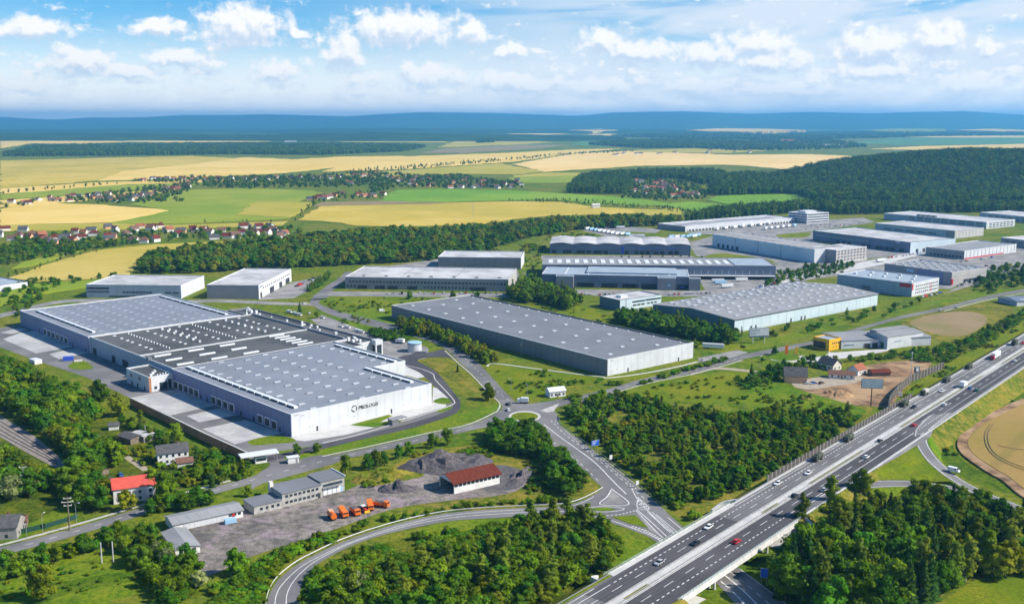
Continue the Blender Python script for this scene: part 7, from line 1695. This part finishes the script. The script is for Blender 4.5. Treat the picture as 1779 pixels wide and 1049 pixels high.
wood('woodland', 'tall shady wood on the right of the bridge', [(1345, 1010), (1380, 975), (1420, 945), (1480, 925), (1540, 900), (1620, 890), (1700, 905), (1790, 940), (1860, 985), (1800, 1005), (1700, 1010), (1640, 1030), (1560, 1075), (1480, 1090), (1400, 1075), (1350, 1035)], 5.6, MIXT, 55, 'in the tall wood right of the bridge', 'trees of the tall wood', rt)
wood('woodland', 'wooded slope between railway and hall apron', [(-40, 640), (20, 645), (60, 665), (110, 685), (150, 705), (180, 725), (150, 745), (150, 770), (175, 800), (165, 830), (190, 880), (150, 895), (125, 880), (110, 850), (135, 812), (100, 775), (55, 740), (-40, 692)], 5.0, MIXL, 30, 'on the wooded slope at left', 'trees on the left slope', rt)
wood('woodland', 'trees left of the railway', [(-60, 790), (0, 803), (50, 826), (90, 845), (60, 866), (0, 862), (-60, 862)], 5.0, MIXL, 7, 'left of the railway', 'trees left of the railway', rt)
wood('grove', 'garden trees round the red-roofed house', [(140, 800), (180, 790), (215, 800), (200, 815), (165, 818), (160, 850), (165, 880), (150, 885), (130, 870), (138, 840)], 4.8, MIXL, 10, 'near the red-roofed house', 'trees near the red-roofed house', rt)
wood('grove', 'trees between the sheds and the retaining wall', [(205, 735), (250, 745), (290, 765), (330, 785), (300, 778), (270, 775), (235, 755)], 5.0, MIXY, 6, 'between the sheds and the retaining wall', 'trees by the sheds', rt)
wood('grove', 'trees beside the lower road by the garage row', [(255, 880), (300, 868), (345, 872), (372, 872), (350, 884), (300, 890), (262, 895)], 4.2, [('dark', 4, 4.5, 8, 1.1), ('oak', 2, 4, 7, 1.1), ('dbush', 1, 2, 4, 1.2)], 8, 'beside the lower road', 'trees beside the lower road', rt)
wood('thicket', 'bushes and trees below the retaining wall', [(330, 785), (380, 795), (425, 810), (440, 830), (400, 838), (360, 845), (330, 828), (340, 805)], 4.2, MIXY, 6, 'in the garden below the retaining wall', 'garden trees below the wall', rt)
wood('thicket', 'shrubby belt below the lower road', [(-40, 998), (30, 980), (90, 966), (150, 950), (190, 936), (235, 925), (268, 932), (272, 948), (285, 970), (320, 985), (350, 1010), (330, 1049), (270, 1080), (260, 1010), (230, 985), (190, 950), (120, 970), (60, 995), (-40, 1010)], 3.8, [('oak', 3.5, 4.5, 8.5, 1.15), ('dark', 5, 4.5, 8.5, 1.15), ('willow', .6, 4, 7, 1.0), ('bush', 2, 2.5, 4.5, 1.3), ('dbush', 2, 2.5, 4.5, 1.3)], 20, 'in the belt below the lower road', 'trees of the lower belt', rt)
wood('thicket', 'green bank outside the loop road', [(350, 1080), (380, 1020), (440, 985), (500, 955), (560, 935), (600, 925), (650, 908), (640, 915), (580, 940), (520, 965), (480, 995), (460, 1020), (450, 1080)], 2.7, [('bush', 4, 1.8, 3.4, 1.4), ('dbush', 4, 1.8, 3.4, 1.4), ('ybush', .6, 1.4, 2.6, 1.3)], 20, 'on the bank outside the loop road', 'shrubs of the loop bank', rt)
wood('thicket', 'low bushes along the inner edge of the loop road', [(528, 1060), (530, 1035), (540, 1010), (560, 992), (600, 972), (660, 950), (740, 932), (820, 918), (880, 912), (880, 935), (820, 965), (740, 980), (660, 995), (600, 1005), (560, 1030)], 2.7, [('bush', 4, 1.8, 3.4, 1.4), ('dbush', 5, 1.8, 3.4, 1.4), ('oak', .6, 3, 5, 1.2)], 14, 'at the inner edge of the loop road', 'bushes at the inner loop edge', rt, gap=.25)
wood('thicket', 'hedge along the upper edge of the loop road', [(640, 910), (720, 893), (800, 880), (870, 874), (930, 870), (985, 868), (985, 873), (930, 876), (850, 880), (780, 887), (700, 902)], 2.8, [('bush', 4, 1.6, 3, 1.3), ('dbush', 3, 1.6, 3, 1.3)], 12, 'in the hedge above the loop road', 'hedge above the loop road', rt)
wood('grove', 'dark grove beside the junction road', [(842, 765), (870, 748), (910, 750), (945, 765), (958, 790), (985, 815), (1012, 850), (985, 862), (955, 850), (960, 820), (930, 795), (895, 790), (860, 785)], 3.8, [('dark', 6, 6, 10, 1.15), ('oak', 2, 5, 8, 1.1), ('dbush', 1, 2, 4, 1.3)], 12, 'in the grove beside the junction road', 'grove by the junction', rt)
wood('hedge', 'row of trees and bushes along the road before the grey hall', [(690, 566), (720, 562), (760, 580), (800, 596), (845, 618), (862, 632), (845, 633), (815, 618), (780, 600), (740, 586), (700, 580)], 3.2, [('oak', 3, 5, 9, .95), ('lime', 2.4, 5, 9, .9), ('bush', 2, 2, 3.5, 1.3), ('dbush', 1, 2, 3, 1.3)], 18, 'in the row before the grey hall', 'row before the grey hall', rt)
wood('hedge', 'dark hedge between yard and road by the water tank', [(645, 575), (690, 580), (712, 590), (700, 596), (660, 590), (640, 582)], 2.6, [('dark', 3, 3, 4.5, 1.2), ('dbush', 3, 2, 3.5, 1.3)], 8, 'in the dark hedge by the water tank', 'dark hedge', rt)
wood('thicket', 'trees between the small office and the panelled hall', [(1060, 560), (1090, 548), (1130, 556), (1180, 565), (1240, 582), (1285, 592), (1270, 600), (1200, 590), (1120, 575)], 4.4, [('dark', 5, 6, 11, 1.1), ('oak', 2, 6, 9, 1.0), ('dbush', 1, 2, 4, 1.3)], 8, 'before the panelled hall', 'trees before the panelled hall', rt)
wood('grove', 'trees between the grey hall and slate-blue halls', [(880, 516), (905, 500), (925, 495), (948, 512), (990, 518), (1010, 530), (985, 540), (940, 528), (900, 526)], 5, [('oak', 3, 8, 14, 1.0), ('dark', 2, 7, 12, 1.0), ('poplar', 2, 11, 17, 1.0)], 10, 'left of the slate-blue halls', 'trees left of the slate-blue halls', rt)
wood('hedge', 'bushes on the green bank below the panelled hall', [(1300, 585), (1345, 578), (1365, 572), (1440, 555), (1530, 535), (1600, 522), (1620, 528), (1500, 560), (1380, 582), (1320, 596)], 13.0, [('dbush', 4, 2, 4, 1.3), ('dark', 1, 4, 6, 1.1), ('oak', 1, 4, 6, 1.1)], 10, 'on the bank below the panelled hall', 'bank bushes', rt)
wood('hedge', 'shrubs along the road below the grey hall', [(1125, 668), (1150, 652), (1180, 645), (1215, 637), (1240, 628), (1260, 622), (1265, 626), (1215, 640), (1150, 658), (1100, 668), (1060, 672), (1055, 668)], 3.4, [('dbush', 3, 2, 3.4, 1.2), ('bush', 3, 2, 3.4, 1.2)], 12, 'along the road below the grey hall', 'roadside shrubs', rt)
wood('thicket', 'scrub behind the soil yard and showroom', [(1460, 628), (1500, 620), (1560, 613), (1620, 605), (1680, 590), (1720, 570), (1779, 540), (1779, 556), (1720, 595), (1650, 630), (1620, 632), (1560, 622), (1500, 632)], 5.2, [('bush', 4, 1.8, 3.6, 1.4), ('dbush', 4, 1.8, 3.6, 1.4), ('dark', .8, 3.5, 6, 1.1), ('oak', .6, 3.5, 6, 1.0)], 14, 'in the scrub behind the soil yard', 'scrub behind the soil yard', rt)
wood('thicket', 'trees round the barn and country lane', [(1280, 665), (1330, 648), (1350, 635), (1400, 628), (1440, 628), (1460, 634), (1440, 642), (1400, 640), (1365, 655), (1330, 672), (1290, 675)], 5.0, [('dbush', 3, 2, 3.5, 1.2), ('dark', 2, 4, 7, 1.0), ('oak', 1, 4, 6, 1.0)], 5, 'round the barn', 'trees round the barn', rt)
wood('grove', 'green rough land at the right edge', [(1690, 505), (1720, 470), (1760, 460), (1800, 470), (1800, 500), (1740, 500), (1720, 512)], 9, [('dark', 3, 5, 8, 1.1), ('bush', 4, 2, 4, 1.5)], 6, 'on the rough land at the right edge', 'trees at the right edge', rt)
wood('thicket', 'trees among the halls on the right', [(1340, 478), (1400, 465), (1440, 460), (1500, 455), (1460, 475), (1380, 490), (1330, 500)], 7.5, [('dark', 3, 4, 6.5, 1.1), ('bush', 3, 2, 3.5, 1.4)], 5, 'among the halls on the right', 'trees among the halls', rt)
wood('hedge', 'green clipped hedge beside the road behind the grey-and-white hall', [(533, 505), (560, 486), (572, 478), (576, 481), (552, 502), (540, 508)], 3.0, [('poplar', 3, 6, 8, 1.2), ('dbush', 1, 3, 5, 1.2)], 8, 'in the tall hedge by the grey-and-white hall', 'tall hedge', rt)
wood('hedge', 'scattered bushes on the left meadows', [(0, 495), (60, 485), (150, 484), (210, 478), (150, 490), (100, 500), (60, 530), (30, 560), (0, 560)], 13, [('dbush', 2, 3, 5, 1.4), ('dark', 2, 4, 7, 1.2), ('oak', 1, 4, 7, 1.1)], 8, 'on the left meadows', 'bushes on the left meadows', rt)
wood('thicket', 'young trees on the olive meadow edge', [(985, 690), (1060, 685), (1090, 692), (1060, 705), (1000, 712)], 6, [('bush', 3, 2, 4, 1.2), ('dark', 1, 4, 6, 1.1)], 5, 'at the meadow edge by the junction', 'bushes at the meadow edge', rt)
def scrub(label, poly, sp, thin, kinds=('bush', 'dbush', 'ybush'), h=(1.0, 2.2)):
    pts = []
    for x, y in scatter(poly, sp, rt):
        if rt.random() < thin or not mw_clear(x, y) or noise.noise(Vector((x / 18, y / 18, 1.7))) < -.05: continue
        s_ = rt.uniform(*h) / 3.0; pts.append((x, y, 0.0, s_ * rt.uniform(1.1, 1.7), s_, rt.randrange(len(kinds))))
    mass('scrub', label, pts, list(kinds), 'scrub')
scrub('weeds and low bushes round the cinder heaps', [(620, 845), (700, 795), (760, 775), (860, 772), (940, 800), (960, 850), (940, 872), (880, 872), (925, 835), (900, 805), (840, 795), (780, 790), (720, 805), (660, 850)], 2.6, .3)
scrub('loose bushes on the meadow before the grey hall', [(860, 640), (900, 636), (1000, 655), (1060, 662), (980, 672), (920, 690), (890, 675)], 3.5, .45)
scrub('loose bushes on the olive meadow by the country lane', [(1090, 685), (1200, 655), (1300, 655), (1400, 690), (1500, 712), (1400, 715), (1250, 708), (1150, 705)], 4.5, .55)
scrub('weeds along the verge of the motorway', [(1560, 706), (1700, 622), (1790, 570), (1790, 552), (1690, 602), (1590, 660)], 3.5, .4)
scrub('rough bushes round the houses on the left', [(150, 750), (250, 760), (330, 800), (420, 820), (330, 850), (260, 860), (180, 850), (190, 800)], 3.4, .45, h=(1.2, 2.6))
scrub('bushes on the verge beside the round field', [(1625, 752), (1660, 722), (1779, 650), (1779, 690), (1700, 722), (1665, 755), (1680, 800), (1640, 795)], 4.5, .6)
scrub('tussocks in the lower left meadows', [(-40, 1010), (80, 975), (200, 955), (270, 990), (250, 1020), (150, 1049), (-40, 1080)], 4.0, .6, h=(.7, 1.5))
scrub('bushes on the green strip behind the grey hall', [(905, 528), (960, 522), (1100, 562), (1250, 600), (1220, 606), (1080, 570), (980, 546)], 4.5, .6)
scrub('scattered scrub between the rear halls', [(560, 520), (700, 518), (900, 522), (700, 535), (640, 560), (590, 565)], 4.5, .55)
scrub('scrub behind the long grey hall', [(640, 462), (760, 450), (900, 425), (950, 425), (940, 440), (915, 440), (760, 446), (660, 460)], 6, .4, h=(1.5, 4))
scrub('scrub round the rear of the wave-roofed hall', [(905, 425), (1000, 405), (1060, 415), (1150, 420), (955, 412), (930, 470), (910, 465)], 7, .45, h=(1.5, 4))
# middle-distance and far woods: one mass each
FARO = []
for i, me in enumerate(FAR_PROTO):
    o = empty('field_tree', P((840, 870, 1390)[i], (246, 400, 300)[i])); tag(o, ['distant round copse tree in the olive field', 'tree at the near edge of the middle wood', 'lone tree in the stubble field'][i], 'tree')
    s = (3.0, 1.0, 1.2)[i]; c = mobj('crown', me, o, scale=(s, s, s)); mobj('trunk', KINDS['oak'][2], o, scale=(s, s, s)); CROWN_OBJ[('far', i)] = c
KINDS['far'] = ('far', FAR_PROTO, None, 12)
def far(name, label, poly, sp, h0, h1, zf=lambda x, y: 0.0, wide=1.0, px=True, thin=0.0, keys=('far',)):
    pts = []
    for x, y in scatter(poly, sp, rt, px):
        if rt.random() < thin: continue
        k_ = rt.randrange(len(keys)); h = rt.uniform(h0, h1) / KINDS[keys[k_]][3]; pts.append((x, y, zf(x, y), h * wide * rt.uniform(.9, 1.15), h, k_))
    return mass(name, label, pts, list(keys))
far('woodland', 'long middle wood between the halls and the golden field', [(228, 477), (262, 452), (330, 438), (440, 428), (520, 420), (640, 408), (770, 406), (870, 398), (960, 388), (1080, 384), (1190, 386), (1160, 392), (1000, 400), (905, 418), (840, 440), (760, 452), (660, 458), (560, 464), (430, 470), (350, 474)], 9.6, 8, 15, wide=1.2, keys=('oak', 'dark', 'dark', 'lime', 'far'))
far('woodland', 'forest on the right-hand hill', [(600, 2050), (760, 1950), (900, 2000), (1500, 1950), (2700, 1950), (3000, 3400), (1900, 3560), (1350, 3500), (950, 3100), (620, 2700)], 13.0, 14, 22, lambda x, y: max(0, right_hill(x, y)), 1.15, False)
far('woodland', 'wood edge behind the far white halls', [(1240, 372), (1300, 366), (1420, 358), (1480, 362), (1560, 360), (1779, 362), (1800, 372), (1700, 370), (1530, 372), (1450, 374), (1420, 366), (1330, 376), (1250, 384), (1180, 388)], 10, 13, 19)
far('woodland', 'wood left of the right-hand hill', [(1228, 338), (1240, 328), (1270, 320), (1330, 318), (1400, 325), (1420, 336), (1330, 338), (1250, 341)], 12, 15, 22)
far('woodland', 'rounded wood beside the hamlet', [(985, 336), (1000, 318), (1030, 308), (1090, 305), (1100, 320), (1085, 338), (1040, 338)], 12, 13, 20)
far('woodland', 'wood along the stubble field edge', [(1000, 312), (1060, 304), (1150, 300), (1240, 300), (1270, 308), (1300, 306), (1340, 310), (1300, 318), (1220, 322), (1180, 312), (1090, 312)], 13, 12, 20)
far('woodland', 'long dark wood beyond the golden fields', [(0, 272), (60, 256), (200, 254), (400, 252), (600, 253), (740, 256), (700, 264), (560, 270), (420, 269), (300, 270), (150, 272)], 26, 16, 24, wide=1.7)
far('woodland', 'dark woods before the distant town', [(1020, 252), (1100, 246), (1190, 244), (1260, 247), (1330, 251), (1370, 258), (1290, 262), (1200, 258), (1120, 258)], 26, 16, 24, wide=1.7)
far('woodland', 'woods along the foot of the ridge on the right', [(1060, 238), (1200, 232), (1330, 236), (1500, 233), (1779, 232), (1800, 235), (1600, 238), (1420, 243), (1330, 244), (1220, 242)], 45, 18, 28, wide=2.2)
far('woodland', 'woods along the plain below the foothills', [(0, 238), (200, 237), (420, 236), (600, 238), (760, 238), (980, 243), (860, 240), (700, 242), (480, 240), (250, 243), (80, 242)], 55, 18, 26, wide=2.4, thin=.3)
far('woodland', 'woods round the distant town', [(1180, 256), (1260, 250), (1340, 244), (1440, 244), (1480, 250), (1510, 256), (1440, 260), (1350, 262), (1260, 262)], 40, 14, 22, wide=1.8, thin=.35)
far('copse', 'dark copse in the olive field', [(828, 246), (858, 244), (860, 248), (830, 249)], 24, 18, 25, wide=1.6)
far('village_trees', 'trees between the houses of the nearest village', [(0, 430), (30, 412), (100, 408), (200, 404), (330, 400), (430, 400), (510, 396), (530, 400), (510, 412), (430, 416), (330, 418), (230, 424), (170, 430), (90, 440), (0, 452)], 13, 4, 8, thin=.5, wide=1.5, keys=('oak', 'dark', 'far'))
far('village_trees', 'trees of the village between straw and green fields', [(0, 362), (50, 350), (100, 345), (170, 338), (220, 332), (250, 326), (330, 318), (335, 330), (300, 344), (320, 350), (240, 354), (180, 354), (80, 350), (20, 362)], 16, 5, 9, thin=.4, wide=1.8)
far('village_trees', 'trees along the far line of houses', [(215, 316), (300, 309), (420, 309), (560, 306), (600, 306), (590, 326), (480, 327), (440, 329), (350, 326), (330, 318)], 18, 5, 11, thin=.4, wide=1.9)
far('village_trees', 'trees of the centre village', [(585, 326), (600, 304), (650, 300), (720, 306), (800, 306), (830, 310), (900, 320), (910, 327), (800, 327), (720, 326), (690, 326), (650, 336), (640, 324)], 17, 6, 11, thin=.4, wide=1.9)
far('village_trees', 'trees along the lane left of the bright green field', [(525, 362), (545, 345), (590, 334), (665, 334), (668, 345), (600, 348), (560, 352), (535, 364)], 15, 4, 8, thin=.55, wide=1.4)
far('village_trees', 'trees of the hamlet before the wood', [(1080, 345), (1090, 320), (1120, 312), (1190, 316), (1225, 330), (1225, 346), (1150, 350)], 15, 5, 9, thin=.4, wide=1.8)
far('village_trees', 'belt of trees below the nearest village', [(0, 460), (0, 430), (60, 420), (120, 425), (180, 424), (230, 424), (170, 432), (120, 445), (60, 452), (20, 462)], 9, 5, 9, thin=.25, wide=1.4, keys=('oak', 'dark', 'far'))
far('hedgerow', 'hedge line along the bright green field', [(880, 349), (970, 346), (1060, 352), (1140, 358), (1200, 364), (1290, 366), (1280, 370), (1180, 370), (1100, 362), (1000, 355)], 11, 3, 6, thin=.45)
far('hedgerow', 'tree row across the pale far fields', [(560, 306), (620, 296), (720, 289), (830, 280), (900, 275), (1000, 266), (1100, 262), (1100, 264), (1000, 269), (900, 278), (760, 291), (640, 301), (565, 310)], 24, 6, 11, thin=.45)
far('hedgerow', 'row of round trees along the straw field at left', [(0, 335), (100, 326), (200, 319), (215, 317), (215, 319), (100, 329), (0, 338)], 22, 6, 9, thin=.35)
far('hedgerow', 'bushes along the field boundaries in the middle', [(190, 387), (330, 385), (480, 383), (510, 382), (540, 350), (545, 352), (515, 386), (330, 389), (190, 390)], 26, 3, 6, thin=.6)
far('hedgerow', 'bushes along the meadow edge before the golden field', [(0, 492), (60, 488), (140, 487), (215, 480), (215, 484), (140, 491), (60, 493), (0, 500)], 9, 2, 5, thin=.5)
far('hedgerow', 'bushes down the lane at far left', [(0, 480), (60, 462), (120, 445), (180, 432), (184, 435), (120, 450), (70, 467), (10, 486)], 10, 2, 5, thin=.5)
_by = {}
for o in list(COL.objects):
    if o.parent is None and o.get('group') and o.name.split('.')[0] in ('village_house', 'box_trailer', 'car', 'delivery_van'): _by.setdefault(o['label'], []).append(o)
for lab, objs in _by.items(): single_out(objs, lab)
print('TREES', COUNT)
# ------------------------------------------------------------------ the air
M_haze = bpy.data.materials.new('haze_air'); M_haze.use_nodes = True
_t = M_haze.node_tree; _t.nodes.clear(); _o = _t.nodes.new('ShaderNodeOutputMaterial'); _v = _t.nodes.new('ShaderNodeVolumePrincipled')
_v.inputs['Color'].default_value = (0.15, 0.52, 1.0, 1); _v.inputs['Density'].default_value = 6.4e-5; _v.inputs['Anisotropy'].default_value = 0.25
_t.links.new(_v.outputs[0], _o.inputs['Volume'])
b = MB(); b.box(-25000, 25000, -600, 34000, -30, 380); hzo = b.build('haze', M_haze); hzo['kind'] = 'stuff'
